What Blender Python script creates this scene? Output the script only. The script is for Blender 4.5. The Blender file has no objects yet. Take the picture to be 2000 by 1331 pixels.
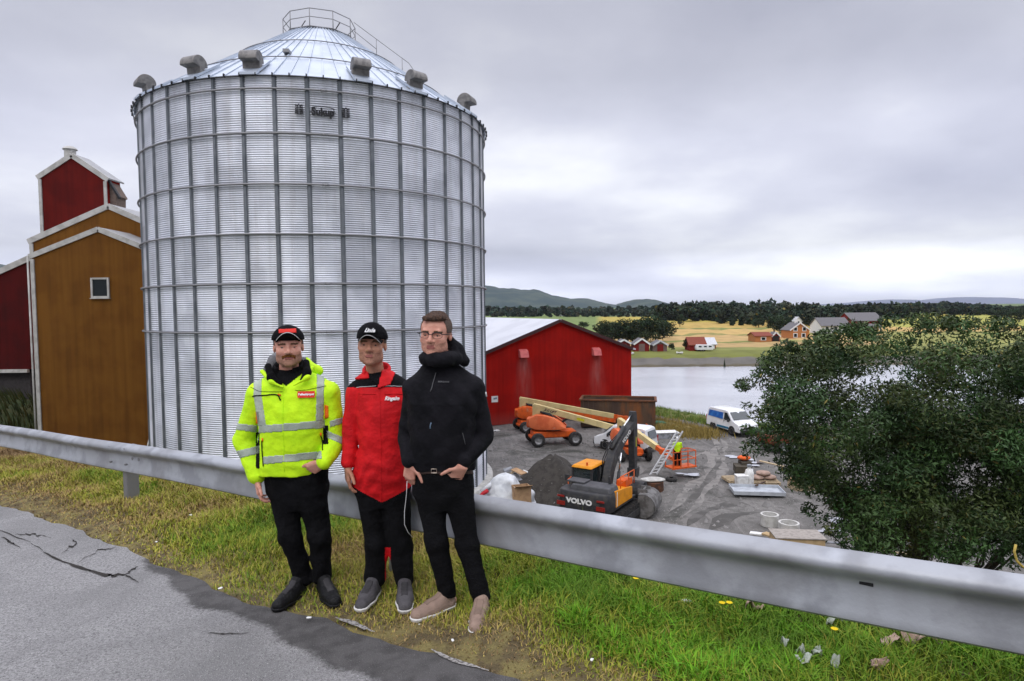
import bpy, bmesh, math, random
import numpy as np
from mathutils import Vector, Matrix, Euler
random.seed(7); rng = np.random.default_rng(7)
R_ = math.radians; PI = math.pi
scene = bpy.context.scene
col = scene.collection

# ---------------------------------------------------------------- camera
FP = 1250.0; PITCH = -0.05; ROLL = -0.0098; CAMZ = 1.9
_F = Vector((0, math.cos(PITCH), math.sin(PITCH)))
_U0 = Vector((0, -math.sin(PITCH), math.cos(PITCH))); _R0 = Vector((1, 0, 0))
_R = _R0 * math.cos(ROLL) + _U0 * math.sin(ROLL)
_U = _U0 * math.cos(ROLL) - _R0 * math.sin(ROLL)
CAM = Vector((0, 0, CAMZ))
cd = bpy.data.cameras.new('camera'); cam = bpy.data.objects.new('camera', cd); col.objects.link(cam)
cd.sensor_width = 36; cd.sensor_fit = 'HORIZONTAL'; cd.lens = FP / 2000 * 36; cd.clip_start = 0.05; cd.clip_end = 60000
m = Matrix.Identity(4)
for i in range(3):
    m[i][0] = _R[i]; m[i][1] = _U[i]; m[i][2] = -_F[i]; m[i][3] = CAM[i]
cam.matrix_world = m
scene.camera = cam

def ray(px, py):
    return _F + _R * ((px - 1000) / FP) - _U * ((py - 665.5) / FP)
def P(px, py, Y):
    """point on the sight line at world depth Y (metres along +Y from the camera)"""
    r = ray(px, py); return CAM + r * (Y / r.y)
def G(px, py, z):
    r = ray(px, py); return CAM + r * ((z - CAMZ) / r.z)
def PV(px, py, A, n):
    """hit with the vertical plane through A whose horizontal normal is n"""
    r = ray(px, py); return CAM + r * (((A - CAM).dot(n)) / r.dot(n))

# ---------------------------------------------------------------- world, sun, exposure
SUN_EL, SUN_AZ = R_(48), R_(205)          # azimuth clockwise from +Y: behind the camera, a little left
w = bpy.data.worlds.new('World'); scene.world = w; w.use_nodes = True
nt = w.node_tree; nt.nodes.clear()
def N(t, **k):
    n = nt.nodes.new(t)
    for a, b in k.items(): setattr(n, a, b)
    return n
def L(a, b): nt.links.new(a, b)
out = N('ShaderNodeOutputWorld')
sky = N('ShaderNodeTexSky', sky_type='NISHITA', sun_disc=False)
sky.sun_elevation = SUN_EL; sky.sun_rotation = SUN_AZ
bg1 = N('ShaderNodeBackground'); bg1.inputs[1].default_value = 0.08; L(sky.outputs[0], bg1.inputs[0])
tc = N('ShaderNodeTexCoord'); sep = N('ShaderNodeSeparateXYZ'); L(tc.outputs['Generated'], sep.inputs[0])
def mth(op, a, b=None, c=None, clamp=False):
    n = N('ShaderNodeMath', operation=op); n.use_clamp = clamp
    for i, v in enumerate((a, b, c)):
        if v is None: continue
        if isinstance(v, (int, float)): n.inputs[i].default_value = v
        else: L(v, n.inputs[i])
    return n.outputs[0]
zz = mth('MAXIMUM', sep.outputs[2], 0.0)
den = mth('ADD', zz, 0.22)
cx_ = mth('DIVIDE', sep.outputs[0], den); cy_ = mth('DIVIDE', sep.outputs[1], den)
cmb = N('ShaderNodeCombineXYZ'); L(cx_, cmb.inputs[0]); L(cy_, cmb.inputs[1]); cmb.inputs[2].default_value = 3.7
n1 = N('ShaderNodeTexNoise'); n1.inputs['Scale'].default_value = 0.75; n1.inputs['Detail'].default_value = 7; n1.inputs['Roughness'].default_value = 0.44; n1.inputs['Distortion'].default_value = 0.2
L(cmb.outputs[0], n1.inputs['Vector'])
n2 = N('ShaderNodeTexNoise'); n2.inputs['Scale'].default_value = 2.4; n2.inputs['Detail'].default_value = 5; n2.inputs['Roughness'].default_value = 0.55
L(cmb.outputs[0], n2.inputs['Vector'])
nn = mth('ADD', mth('MULTIPLY', n1.outputs[0], 0.78), mth('MULTIPLY', n2.outputs[0], 0.22))
cr = N('ShaderNodeValToRGB'); L(nn, cr.inputs[0])
e = cr.color_ramp.elements; e[0].position = 0.34; e[0].color = (0.44, 0.45, 0.55, 1); e[1].position = 0.66; e[1].color = (0.88, 0.89, 0.92, 1)
k = e.new(0.50); k.color = (0.60, 0.61, 0.705, 1)
# bright band just above the horizon, grey band over it, elevation-driven
el = N('ShaderNodeValToRGB'); L(zz, el.inputs[0])
e = el.color_ramp.elements; e[0].position = 0.0; e[0].color = (1.32, 1.32, 1.30, 1); e[1].position = 1.0; e[1].color = (3.2, 3.15, 3.0, 1)
for p_, c_ in ((0.02, 1.75), (0.048, 1.6), (0.085, 1.0), (0.16, 1.12), (0.24, 1.12), (0.33, .86), (0.42, .80), (0.5, 1.4), (0.7, 2.6)):
    k = e.new(p_); k.color = (c_, c_, c_, 1)
mx = N('ShaderNodeMix', data_type='RGBA', blend_type='MULTIPLY'); mx.inputs[0].default_value = 1
L(cr.outputs[0], mx.inputs[6]); L(el.outputs[0], mx.inputs[7])
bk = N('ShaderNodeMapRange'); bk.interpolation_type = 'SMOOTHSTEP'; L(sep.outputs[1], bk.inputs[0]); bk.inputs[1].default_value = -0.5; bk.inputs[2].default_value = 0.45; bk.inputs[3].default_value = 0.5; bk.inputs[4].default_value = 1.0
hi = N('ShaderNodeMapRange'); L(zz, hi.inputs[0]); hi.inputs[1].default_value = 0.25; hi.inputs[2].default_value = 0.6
bf = mth('ADD', mth('MULTIPLY', bk.outputs[0], mth('SUBTRACT', 1.0, hi.outputs[0])), hi.outputs[0])   # unseen low sky behind the camera dimmed, added to shade rail and people
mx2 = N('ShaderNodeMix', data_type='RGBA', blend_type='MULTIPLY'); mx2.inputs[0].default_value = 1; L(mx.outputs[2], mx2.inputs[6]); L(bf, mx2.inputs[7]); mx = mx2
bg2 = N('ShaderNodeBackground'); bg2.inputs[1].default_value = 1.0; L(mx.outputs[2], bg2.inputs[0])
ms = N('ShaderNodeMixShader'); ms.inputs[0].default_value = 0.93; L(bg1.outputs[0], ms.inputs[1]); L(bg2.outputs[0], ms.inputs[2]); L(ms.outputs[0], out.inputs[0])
sl = bpy.data.lights.new('sun', 'SUN'); sl.energy = 0.9; sl.angle = R_(40); sl.color = (1, 0.96, 0.9)
so = bpy.data.objects.new('sun', sl); col.objects.link(so)
sd = Vector((math.sin(SUN_AZ) * math.cos(SUN_EL), math.cos(SUN_AZ) * math.cos(SUN_EL), math.sin(SUN_EL)))
so.rotation_euler = (-sd).to_track_quat('-Z', 'Y').to_euler(); so.location = (0, -20, 40)
scene.view_settings.view_transform = 'Standard'; scene.view_settings.look = 'None'
scene.view_settings.exposure = 0.27; scene.view_settings.gamma = 1
scene.cycles.max_bounces = 6; scene.cycles.volume_bounces = 0
scene.cycles.use_denoising = True
# ---------------------------------------------------------------- materials
MATS = {}
def mat(name, c, rough=0.8, metal=0.0, var=0.12, vs=6.0, bump=0.15, bs=60.0, c2=None, mix=(0.45, 0.6), coord='Object', spec=0.22, stretch=(1, 1, 1), attr=None, extra=None, coat=0.0, detail=6):
    """principled surface: base colour varied by noise (c to c2), fine bump"""
    if name in MATS: return MATS[name]
    M = bpy.data.materials.new(name); M.use_nodes = True; t = M.node_tree; b = t.nodes['Principled BSDF']
    b.inputs['Roughness'].default_value = rough; b.inputs['Metallic'].default_value = metal
    b.inputs['Specular IOR Level'].default_value = spec; b.inputs['Coat Weight'].default_value = coat
    tcn = t.nodes.new('ShaderNodeTexCoord'); mp = t.nodes.new('ShaderNodeMapping'); t.links.new(tcn.outputs[coord], mp.inputs[0]); mp.inputs['Scale'].default_value = stretch
    def noise(s, d=detail):
        n = t.nodes.new('ShaderNodeTexNoise'); n.inputs['Scale'].default_value = s; n.inputs['Detail'].default_value = d; t.links.new(mp.outputs[0], n.inputs['Vector']); return n.outputs[0]
    if c2 is None: c2 = tuple(x * (1 - var) for x in c); c = tuple(min(1, x * (1 + var)) for x in c)
    rp = t.nodes.new('ShaderNodeValToRGB'); t.links.new(noise(vs), rp.inputs[0])
    rp.color_ramp.elements[0].position = mix[0]; rp.color_ramp.elements[0].color = (*c, 1)
    rp.color_ramp.elements[1].position = mix[1]; rp.color_ramp.elements[1].color = (*c2, 1)
    colr = rp.outputs[0]
    if attr:
        a = t.nodes.new('ShaderNodeAttribute'); a.attribute_name = attr
        mm = t.nodes.new('ShaderNodeMix'); mm.data_type = 'RGBA'; mm.blend_type = 'MULTIPLY'; mm.inputs[0].default_value = 1
        t.links.new(a.outputs['Color'], mm.inputs[6]); t.links.new(colr, mm.inputs[7]); colr = mm.outputs[2]
    if extra: colr = extra(t, colr, mp.outputs[0], b)
    t.links.new(colr, b.inputs['Base Color'])
    if bump:
        bp = t.nodes.new('ShaderNodeBump'); bp.inputs['Strength'].default_value = bump; bp.inputs['Distance'].default_value = 0.02
        t.links.new(noise(bs, 4), bp.inputs['Height']); t.links.new(bp.outputs[0], b.inputs['Normal'])
    MATS[name] = M; return M
def tmix(t, a, b, f, blend='MIX'):
    mm = t.nodes.new('ShaderNodeMix'); mm.data_type = 'RGBA'; mm.blend_type = blend
    for v, i in ((f, 0), (a, 6), (b, 7)):
        if isinstance(v, (int, float)): mm.inputs[i].default_value = v
        elif isinstance(v, tuple): mm.inputs[i].default_value = (*v, 1)
        else: t.links.new(v, mm.inputs[i])
    return mm.outputs[2]
def tnoise(t, vec, s, d=4, lo=0.45, hi=0.55, dist=0.0):
    n = t.nodes.new('ShaderNodeTexNoise'); n.inputs['Scale'].default_value = s; n.inputs['Detail'].default_value = d; n.inputs['Distortion'].default_value = dist
    if vec is not None: t.links.new(vec, n.inputs['Vector'])
    r = t.nodes.new('ShaderNodeMapRange'); t.links.new(n.outputs[0], r.inputs[0]); r.inputs[1].default_value = lo; r.inputs[2].default_value = hi
    return r.outputs[0]

# ---------------------------------------------------------------- object bookkeeping
def tag(o, label=None, cat=None, group=None, kind=None):
    if label: o['label'] = label
    if cat: o['category'] = cat
    if group: o['group'] = group
    if kind: o['kind'] = kind
    return o
def thing(name, label, cat, loc=(0, 0, 0), rz=0.0, group=None):
    o = bpy.data.objects.new(name, None); col.objects.link(o); o.empty_display_size = 0.2
    o.location = loc; o.rotation_euler = (0, 0, rz)
    return tag(o, label, cat, group)
def link(name, me, parent=None, smooth=False, world=False):
    o = bpy.data.objects.new(name, me); col.objects.link(o)
    if smooth: me.polygons.foreach_set('use_smooth', [True] * len(me.polygons))
    if parent is not None:
        o.parent = parent
        if world:                                   # mesh is in world space, parent (or its parent) is not at the origin
            par = parent; mw = Matrix.Identity(4); ch = []
            while par is not None: ch.append(par.matrix_basis.copy() if par.parent is None else par.matrix_parent_inverse @ par.matrix_basis); par = par.parent
            for x in reversed(ch): mw = mw @ x
            o.matrix_parent_inverse = mw.inverted()
    return o
def copy_tree(o, parent=None):
    c = o.copy(); col.objects.link(c)
    if parent is not None: c.parent = parent
    for ch in [x for x in o.children]: copy_tree(ch, c)
    return c
def npmesh(name, V, Fc, material=None, colors=None):
    """mesh from arrays; Fc is (n,3) or (n,4)"""
    me = bpy.data.meshes.new(name); V = np.ascontiguousarray(V, dtype=np.float32); Fc = np.ascontiguousarray(Fc, dtype=np.int32)
    k = Fc.shape[1]; me.vertices.add(len(V)); me.vertices.foreach_set('co', V.ravel())
    me.loops.add(Fc.size); me.loops.foreach_set('vertex_index', Fc.ravel())
    me.polygons.add(len(Fc)); me.polygons.foreach_set('loop_start', np.arange(0, Fc.size, k, dtype=np.int32)); me.polygons.foreach_set('loop_total', np.full(len(Fc), k, dtype=np.int32))
    me.update(calc_edges=True)
    if colors is not None:
        ca = me.color_attributes.new('tint', 'FLOAT_COLOR', 'POINT'); ca.data.foreach_set('color', np.c_[colors, np.ones(len(colors))].astype(np.float32).ravel())
    if material: me.materials.append(material)
    return me

class MB:
    """collects shapes, then links them as one mesh object"""
    def __init__(s): s.v = []; s.f = []
    def _add(s, vs, fs):
        n = len(s.v); s.v += [tuple(v) for v in vs]; s.f += [tuple(n + i for i in f) for f in fs]; return s
    def box(s, c, d, rz=0, rot=None, taper=None):
        """c centre, d full sizes; taper (tx,ty) scales the top"""
        x, y, z = d[0] / 2, d[1] / 2, d[2] / 2; tx, ty = taper or (1, 1)
        vs = [Vector((a * x * (tx if e_ > 0 else 1), b * y * (ty if e_ > 0 else 1), e_ * z)) for e_ in (-1, 1) for b in (-1, 1) for a in (-1, 1)]
        R = (Euler(rot).to_matrix() if rot is not None else Matrix.Rotation(rz, 3, 'Z'))
        return s._add([R @ v + Vector(c) for v in vs], [(0, 2, 3, 1), (4, 5, 7, 6), (0, 1, 5, 4), (2, 6, 7, 3), (0, 4, 6, 2), (1, 3, 7, 5)])
    def beam(s, a, b, w, h, up=(0, 0, 1), w2=None, h2=None):
        a, b = Vector(a), Vector(b); d = (b - a).normalized(); up = Vector(up)
        x = d.cross(up)
        if x.length < 1e-4: x = d.cross(Vector((0, 1, 0)))
        x.normalize(); u = x.cross(d)
        vs = []
        for p, ww, hh in ((a, w, h), (b, w2 or w, h2 or h)):
            for i, j in ((-1, -1), (1, -1), (1, 1), (-1, 1)): vs.append(p + x * (i * ww / 2) + u * (j * hh / 2))
        return s._add(vs, [(0, 3, 2, 1), (4, 5, 6, 7), (0, 1, 5, 4), (1, 2, 6, 5), (2, 3, 7, 6), (3, 0, 4, 7)])
    def tube(s, pts, r, n=10, caps=True, closed=False):
        pts = [Vector(p) for p in pts]; m_ = len(pts); rs = r if isinstance(r, (list, tuple)) else [r] * m_
        vs = []; u = None
        for i, p in enumerate(pts):
            if closed: d = pts[(i + 1) % m_] - pts[i - 1]
            else: d = pts[min(i + 1, m_ - 1)] - pts[max(i - 1, 0)]
            d.normalize()
            if u is None:
                u = d.cross(Vector((0, 0, 1)))
                if u.length < 1e-3: u = d.cross(Vector((1, 0, 0)))
            u = (u - d * u.dot(d)).normalized(); v = d.cross(u)
            vs += [p + u * (rs[i] * math.cos(2 * PI * j / n)) + v * (rs[i] * math.sin(2 * PI * j / n)) for j in range(n)]
        fs = []
        for i in range(m_ if closed else m_ - 1):
            for j in range(n):
                a = i * n + j; b = i * n + (j + 1) % n; c = ((i + 1) % m_) * n + (j + 1) % n; d_ = ((i + 1) % m_) * n + j
                fs.append((a, b, c, d_))
        if caps and not closed: fs += [tuple(range(n - 1, -1, -1)), tuple((m_ - 1) * n + j for j in range(n))]
        return s._add(vs, fs)
    def cyl(s, a, b, r, n=24, r2=None): return s.tube([a, b], [r, r2 if r2 is not None else r], n)
    def lathe(s, prof, n=32, c=(0, 0, 0), axis='z', a0=0, a1=2 * PI):
        full = abs(a1 - a0 - 2 * PI) < 1e-6; m_ = n if full else n + 1; vs = []
        for r, z in prof:
            for j in range(m_):
                a = a0 + (a1 - a0) * j / n; x, y = r * math.cos(a), r * math.sin(a)
                vs.append({'z': (x, y, z), 'x': (z, x, y), 'y': (x, z, y)}[axis])
        fs = []
        for i in range(len(prof) - 1):
            for j in range(n if full else n): 
                j2 = (j + 1) % m_; fs.append((i * m_ + j, i * m_ + j2, (i + 1) * m_ + j2, (i + 1) * m_ + j))
        return s._add([Vector(v) + Vector(c) for v in vs], fs)
    def prism(s, poly, ext):
        """polygon (3D points) extruded by vector ext"""
        poly = [Vector(p) for p in poly]; ext = Vector(ext); n = len(poly)
        return s._add(poly + [p + ext for p in poly], [tuple(range(n - 1, -1, -1)), tuple(range(n, 2 * n))] + [(i, (i + 1) % n, n + (i + 1) % n, n + i) for i in range(n)])
    def loft(s, secs, caps=True):
        n = len(secs[0]); vs = [v for q in secs for v in q]; fs = []
        for i in range(len(secs) - 1):
            for j in range(n): fs.append((i * n + j, i * n + (j + 1) % n, (i + 1) * n + (j + 1) % n, (i + 1) * n + j))
        if caps: fs += [tuple(range(n - 1, -1, -1)), tuple((len(secs) - 1) * n + j for j in range(n))]
        return s._add(vs, fs)
    def ell(s, c, r, n=12, m_=8, rz=0):
        vs = []; Rm = Matrix.Rotation(rz, 3, 'Z')
        for i in range(m_ + 1):
            t = PI * i / m_
            for j in range(n):
                a = 2 * PI * j / n; vs.append(Rm @ Vector((r[0] * math.sin(t) * math.cos(a), r[1] * math.sin(t) * math.sin(a), r[2] * math.cos(t))) + Vector(c))
        return s._add(vs, [(i * n + j, (i + 1) * n + j, (i + 1) * n + (j + 1) % n, i * n + (j + 1) % n) for i in range(m_) for j in range(n)])
    def build(s, name, material, parent=None, smooth=False, bevel=0, label=None, world=False, seg=2, recalc=True):
        me = bpy.data.meshes.new(name); me.from_pydata(s.v, [], s.f)
        bm = bmesh.new(); bm.from_mesh(me)
        if recalc: bmesh.ops.recalc_face_normals(bm, faces=bm.faces)
        bm.to_mesh(me); bm.free()
        me.materials.append(material); o = link(name, me, parent, smooth, world)
        if bevel:
            b = o.modifiers.new('bevel', 'BEVEL'); b.width = bevel; b.segments = seg; b.limit_method = 'ANGLE'; b.angle_limit = R_(35)
            me.polygons.foreach_set('use_smooth', [True] * len(me.polygons)); b.harden_normals = True
        elif smooth == 'auto':
            me.polygons.foreach_set('use_smooth', [True] * len(me.polygons)); e_ = o.modifiers.new('es', 'EDGE_SPLIT'); e_.split_angle = R_(40)
        if label: o['label'] = label
        return o

def text_mesh(name, body, size, M4, material, parent=None, bold=0.0, depth=0.004, shear=0.0, align='CENTER', squash=1.0, world=False, sub=3):
    c = bpy.data.curves.new(name, 'FONT'); c.body = body; c.size = size; c.extrude = depth; c.offset = bold; c.shear = shear
    c.align_x = align; c.align_y = 'CENTER'; c.resolution_u = sub
    o = bpy.data.objects.new(name, c); col.objects.link(o)
    dg = bpy.context.evaluated_depsgraph_get(); me = bpy.data.meshes.new_from_object(o.evaluated_get(dg)); bpy.data.objects.remove(o); bpy.data.curves.remove(c)
    me.transform(M4 @ Matrix.Diagonal((squash, 1, 1, 1))); me.materials.clear(); me.materials.append(material); me.name = name
    return link(name, me, parent, False, world)
def frame(o, x, y):
    """matrix with origin o, local x and y axes given (z = x cross y)"""
    x = Vector(x).normalized(); y = Vector(y); y = (y - x * y.dot(x)).normalized(); z = x.cross(y); M4 = Matrix.Identity(4)
    for i in range(3): M4[i][0] = x[i]; M4[i][1] = y[i]; M4[i][2] = z[i]; M4[i][3] = o[i]
    return M4

# ---------------------------------------------------------------- implicit surfaces
def fnoise(x, y, z, s, seed=0, oct_=3):
    r = np.random.default_rng(seed); o = 0; a = 1.0
    for k_ in range(oct_):
        for _ in range(3):
            d = r.normal(size=3); d /= np.linalg.norm(d); p = r.uniform(0, 6.28, 2)
            t = (x * d[0] + y * d[1] + z * d[2]) * s
            d2 = r.normal(size=3); d2 /= np.linalg.norm(d2)
            o = o + a * np.sin(t + p[0] + 1.3 * np.sin((x * d2[0] + y * d2[1] + z * d2[2]) * s * 0.7 + p[1])) / 3
        s *= 2.03; a *= 0.55
    return o
class SDF:
    def __init__(s, lo, hi, h):
        s.h = h; s.lo = np.array(lo, dtype=np.float32); n = np.ceil((np.array(hi) - s.lo) / h).astype(int) + 1
        s.ax = [s.lo[i] + h * np.arange(n[i], dtype=np.float32) for i in range(3)]; s.F = np.full(n, 1.0, dtype=np.float32)
    def sub(s, lo, hi):
        sl = []
        for i in range(3):
            a = int(np.floor((lo[i] - s.lo[i]) / s.h)); b = int(np.ceil((hi[i] - s.lo[i]) / s.h)) + 1
            a = max(0, a); b = min(len(s.ax[i]), b)
            if b <= a: return None, None
            sl.append(slice(a, b))
        g = (s.ax[0][sl[0]][:, None, None], s.ax[1][sl[1]][None, :, None], s.ax[2][sl[2]][None, None, :]); return tuple(sl), g
    def put(s, fn, lo, hi, k=0.02, op='add'):
        m_ = k + 2 * s.h + (0.03 if op == 'add' else 0.01); sl, g = s.sub([x - m_ for x in lo], [x + m_ for x in hi])
        if sl is None: return s
        d = fn(*g).astype(np.float32); a = s.F[sl]; k = max(k, 1e-4)
        if op == 'add':
            h_ = np.clip(0.5 + 0.5 * (a - d) / k, 0, 1); s.F[sl] = a + (d - a) * h_ - k * h_ * (1 - h_)
        else:
            d = -d; h_ = np.clip(0.5 - 0.5 * (a - d) / k, 0, 1); s.F[sl] = a + (d - a) * h_ + k * h_ * (1 - h_)
        return s
    def cap(s, a, b, r1, r2, k=0.02, op='add', flat=None):
        a = np.array(a, dtype=float); b = np.array(b, dtype=float); v = b - a; L2 = max(v @ v, 1e-9); R = max(r1, r2)
        def fn(x, y, z):
            t = np.clip(((x - a[0]) * v[0] + (y - a[1]) * v[1] + (z - a[2]) * v[2]) / L2, 0, 1)
            dx, dy, dz = x - a[0] - t * v[0], y - a[1] - t * v[1], z - a[2] - t * v[2]
            if flat is not None:
                q = dx * flat[0] + dy * flat[1] + dz * flat[2]; f = flat[3] - 1
                dx, dy, dz = dx + q * f * flat[0], dy + q * f * flat[1], dz + q * f * flat[2]
            return np.sqrt(dx * dx + dy * dy + dz * dz) - (r1 + (r2 - r1) * t)
        return s.put(fn, np.minimum(a, b) - R, np.maximum(a, b) + R, k, op)
    def chain(s, pts, rs, k=0.015, flat=None):
        for i in range(len(pts) - 1): s.cap(pts[i], pts[i + 1], rs[i], rs[i + 1], k, flat=flat)
        return s
    def ell(s, c, r, k=0.02, op='add', R=None):
        c = np.array(c, dtype=float); r = np.array(r, dtype=float); Rm = np.eye(3) if R is None else np.array(R); mx_ = max(r)
        def fn(x, y, z):
            dx, dy, dz = x - c[0], y - c[1], z - c[2]
            q = [dx * Rm[0][i] + dy * Rm[1][i] + dz * Rm[2][i] for i in range(3)]
            k0 = np.sqrt(sum((q[i] / r[i]) ** 2 for i in range(3))) + 1e-9; k1 = np.sqrt(sum((q[i] / r[i] ** 2) ** 2 for i in range(3))) + 1e-9
            return k0 * (k0 - 1) / k1
        return s.put(fn, c - mx_, c + mx_, k, op)
    def stack(s, lev, k=0.02, n=2.3, op='add', ycurve=0.0):
        """lev: (z, cx, cy, a, b) from low to high"""
        lev = np.array(sorted(lev), dtype=float); Z = lev[:, 0]
        def fn(x, y, z):
            cx, cy, a, b = [np.interp(z.ravel(), Z, lev[:, i]).reshape(z.shape) for i in (1, 2, 3, 4)]
            q = (np.abs((x - cx) / a) ** n + np.abs((y - cy) / b) ** n + 1e-9) ** (1 / n)
            d = (q - 1) * np.minimum(a, b) * 0.95
            return np.maximum(d, np.maximum(Z[0] - z, z - Z[-1]))
        A = lev[:, 3].max(); B = lev[:, 4].max()
        return s.put(fn, (lev[:, 1].min() - A, lev[:, 2].min() - B, Z[0]), (lev[:, 1].max() + A, lev[:, 2].max() + B, Z[-1]), k, op)
    def wrinkle(s, amp, sc, seed=0, fold=None):
        I = np.argwhere(np.abs(s.F) < 0.03 + amp); x, y, z = s.ax[0][I[:, 0]], s.ax[1][I[:, 1]], s.ax[2][I[:, 2]]
        d = amp * fnoise(x, y, z, sc, seed)
        if fold is not None: d = d + fold(x, y, z)
        s.F[I[:, 0], I[:, 1], I[:, 2]] += d.astype(np.float32); return s
    def cut(s, fn):
        g = (s.ax[0][:, None, None], s.ax[1][None, :, None], s.ax[2][None, None, :]); s.F = np.maximum(s.F, fn(*g).astype(np.float32)); return s
    def mesh(s):
        F = s.F; F[0] = F[-1] = 1; F[:, 0] = F[:, -1] = 1; F[:, :, 0] = F[:, :, -1] = 1
        ins = F < 0; nx, ny, nz = F.shape
        c = np.zeros((nx - 1, ny - 1, nz - 1), dtype=np.int8)
        O = [(i, j, k_) for i in (0, 1) for j in (0, 1) for k_ in (0, 1)]
        for i, j, k_ in O: c += ins[i:nx - 1 + i, j:ny - 1 + j, k_:nz - 1 + k_]
        act = (c > 0) & (c < 8); idx = np.argwhere(act); vid = np.full(act.shape, -1, dtype=np.int32); vid[act] = np.arange(len(idx))
        pos = np.zeros((len(idx), 3)); cnt = np.zeros(len(idx))
        for a in range(8):
            for b in range(a + 1, 8):
                oa, ob = np.array(O[a]), np.array(O[b])
                if np.abs(oa - ob).sum() != 1: continue
                f0 = F[tuple((idx + oa).T)]; f1 = F[tuple((idx + ob).T)]; cr_ = (f0 < 0) != (f1 < 0)
                t = np.where(cr_, f0 / np.where(f0 == f1, 1, f0 - f1), 0)
                pos += np.where(cr_[:, None], oa + t[:, None] * (ob - oa), 0); cnt += cr_
        V = s.lo + s.h * (idx + pos / cnt[:, None]); Q = []
        for ax in range(3):
            o1, o2 = (ax + 1) % 3, (ax + 2) % 3
            A = np.moveaxis(ins, ax, 0); e_ = A[:-1] != A[1:]; e_ = np.moveaxis(e_, 0, ax)
            I = np.argwhere(e_); I = I[(I[:, o1] > 0) & (I[:, o2] > 0) & (I[:, o1] < F.shape[o1] - 1) & (I[:, o2] < F.shape[o2] - 1)]
            def g(d1, d2):
                J = I.copy(); J[:, o1] -= d1; J[:, o2] -= d2; return vid[tuple(J.T)]
            q = np.stack([g(1, 1), g(0, 1), g(0, 0), g(1, 0)], 1); st = ins[tuple(I.T)]; q[~st] = q[~st][:, ::-1]; Q.append(q)
        return V, np.concatenate(Q)
def vnorm(V, Q):
    n = np.zeros_like(V); fn = np.cross(V[Q[:, 2]] - V[Q[:, 0]], V[Q[:, 3]] - V[Q[:, 1]])
    for i in range(4): np.add.at(n, Q[:, i], fn)
    return n / (np.linalg.norm(n, axis=1, keepdims=True) + 1e-12)
def sdf_obj(name, V, Q, material, parent, world=True):
    return link(name, npmesh(name, V, Q, material), parent, True, world)
def patch(name, V, Q, Nn, mask, material, parent, off=0.003, thick=0.0, world=True, label=None):
    """a piece of a garment or skin lying on its surface: faces whose centre satisfies mask, lifted by off"""
    C = V[Q].mean(1); k_ = mask(C[:, 0], C[:, 1], C[:, 2]); q = Q[k_]
    if len(q) == 0: print('EMPTY PATCH', name); return None
    u, inv = np.unique(q, return_inverse=True); inv = inv.reshape(q.shape); me = npmesh(name, V[u] + Nn[u] * off, inv, material)
    o = link(name, me, parent, True, world)
    sm = o.modifiers.new('solid', 'SOLIDIFY'); sm.thickness = off + thick + 0.002; sm.offset = -1
    if label: o['label'] = label
    return o
# ---------------------------------------------------------------- terrain
DIR = Vector((0.8117, -0.584, 0)); NRM = Vector((0.584, 0.8117, 0)); RAILN = 3.102; GA, GB = 0.169, 0.0515; YZ = -8.7; WZ = -9.7
def sn(s, n, z=0): return DIR * s + NRM * n + Vector((0, 0, z))
def rz_(s): return GA + GB * s
def GP(px, py):
    r = ray(px, py); t = (GA - CAMZ) / (r.z - GB * r.dot(DIR)); return CAM + r * t
EDGE = sorted([(p.dot(DIR), p.dot(NRM)) for p in (GP(*q) for q in ((-150, 955), (0, 985), (150, 1035), (300, 1097), (420, 1150), (530, 1192), (640, 1212), (740, 1247), (950, 1312), (1100, 1352)))])
EDGE = [(-60, EDGE[0][1])] + EDGE + [(20, EDGE[-1][1] - .1)]
ES, EN = np.array([e_[0] for e_ in EDGE]), np.array([e_[1] for e_ in EDGE])
def edge(s): return np.interp(s, ES, EN) + 0.02 * np.sin(s * 5.1) + 0.012 * np.sin(s * 13.7 + 1) + 0.006 * np.sin(s * 37)
def gridmesh(name, S, T, fn, material, kind='structure', colors=None, smooth=True, label=None):
    A, B = np.meshgrid(S, T, indexing='ij'); x, y, z = fn(A, B); V = np.stack([x, y, z], -1).reshape(-1, 3)
    nt_ = len(T); i = np.arange(len(S) - 1)[:, None] * nt_ + np.arange(nt_ - 1)[None]; Q = np.stack([i, i + nt_, i + nt_ + 1, i + 1], -1).reshape(-1, 4)
    c_ = colors(x, y, z).reshape(-1, 3) if colors else None
    o = link(name, npmesh(name, V, Q, material, c_), None, smooth); tag(o, label, None, None, kind); return o
DX, DY, NX, NY = DIR.x, DIR.y, NRM.x, NRM.y

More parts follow.
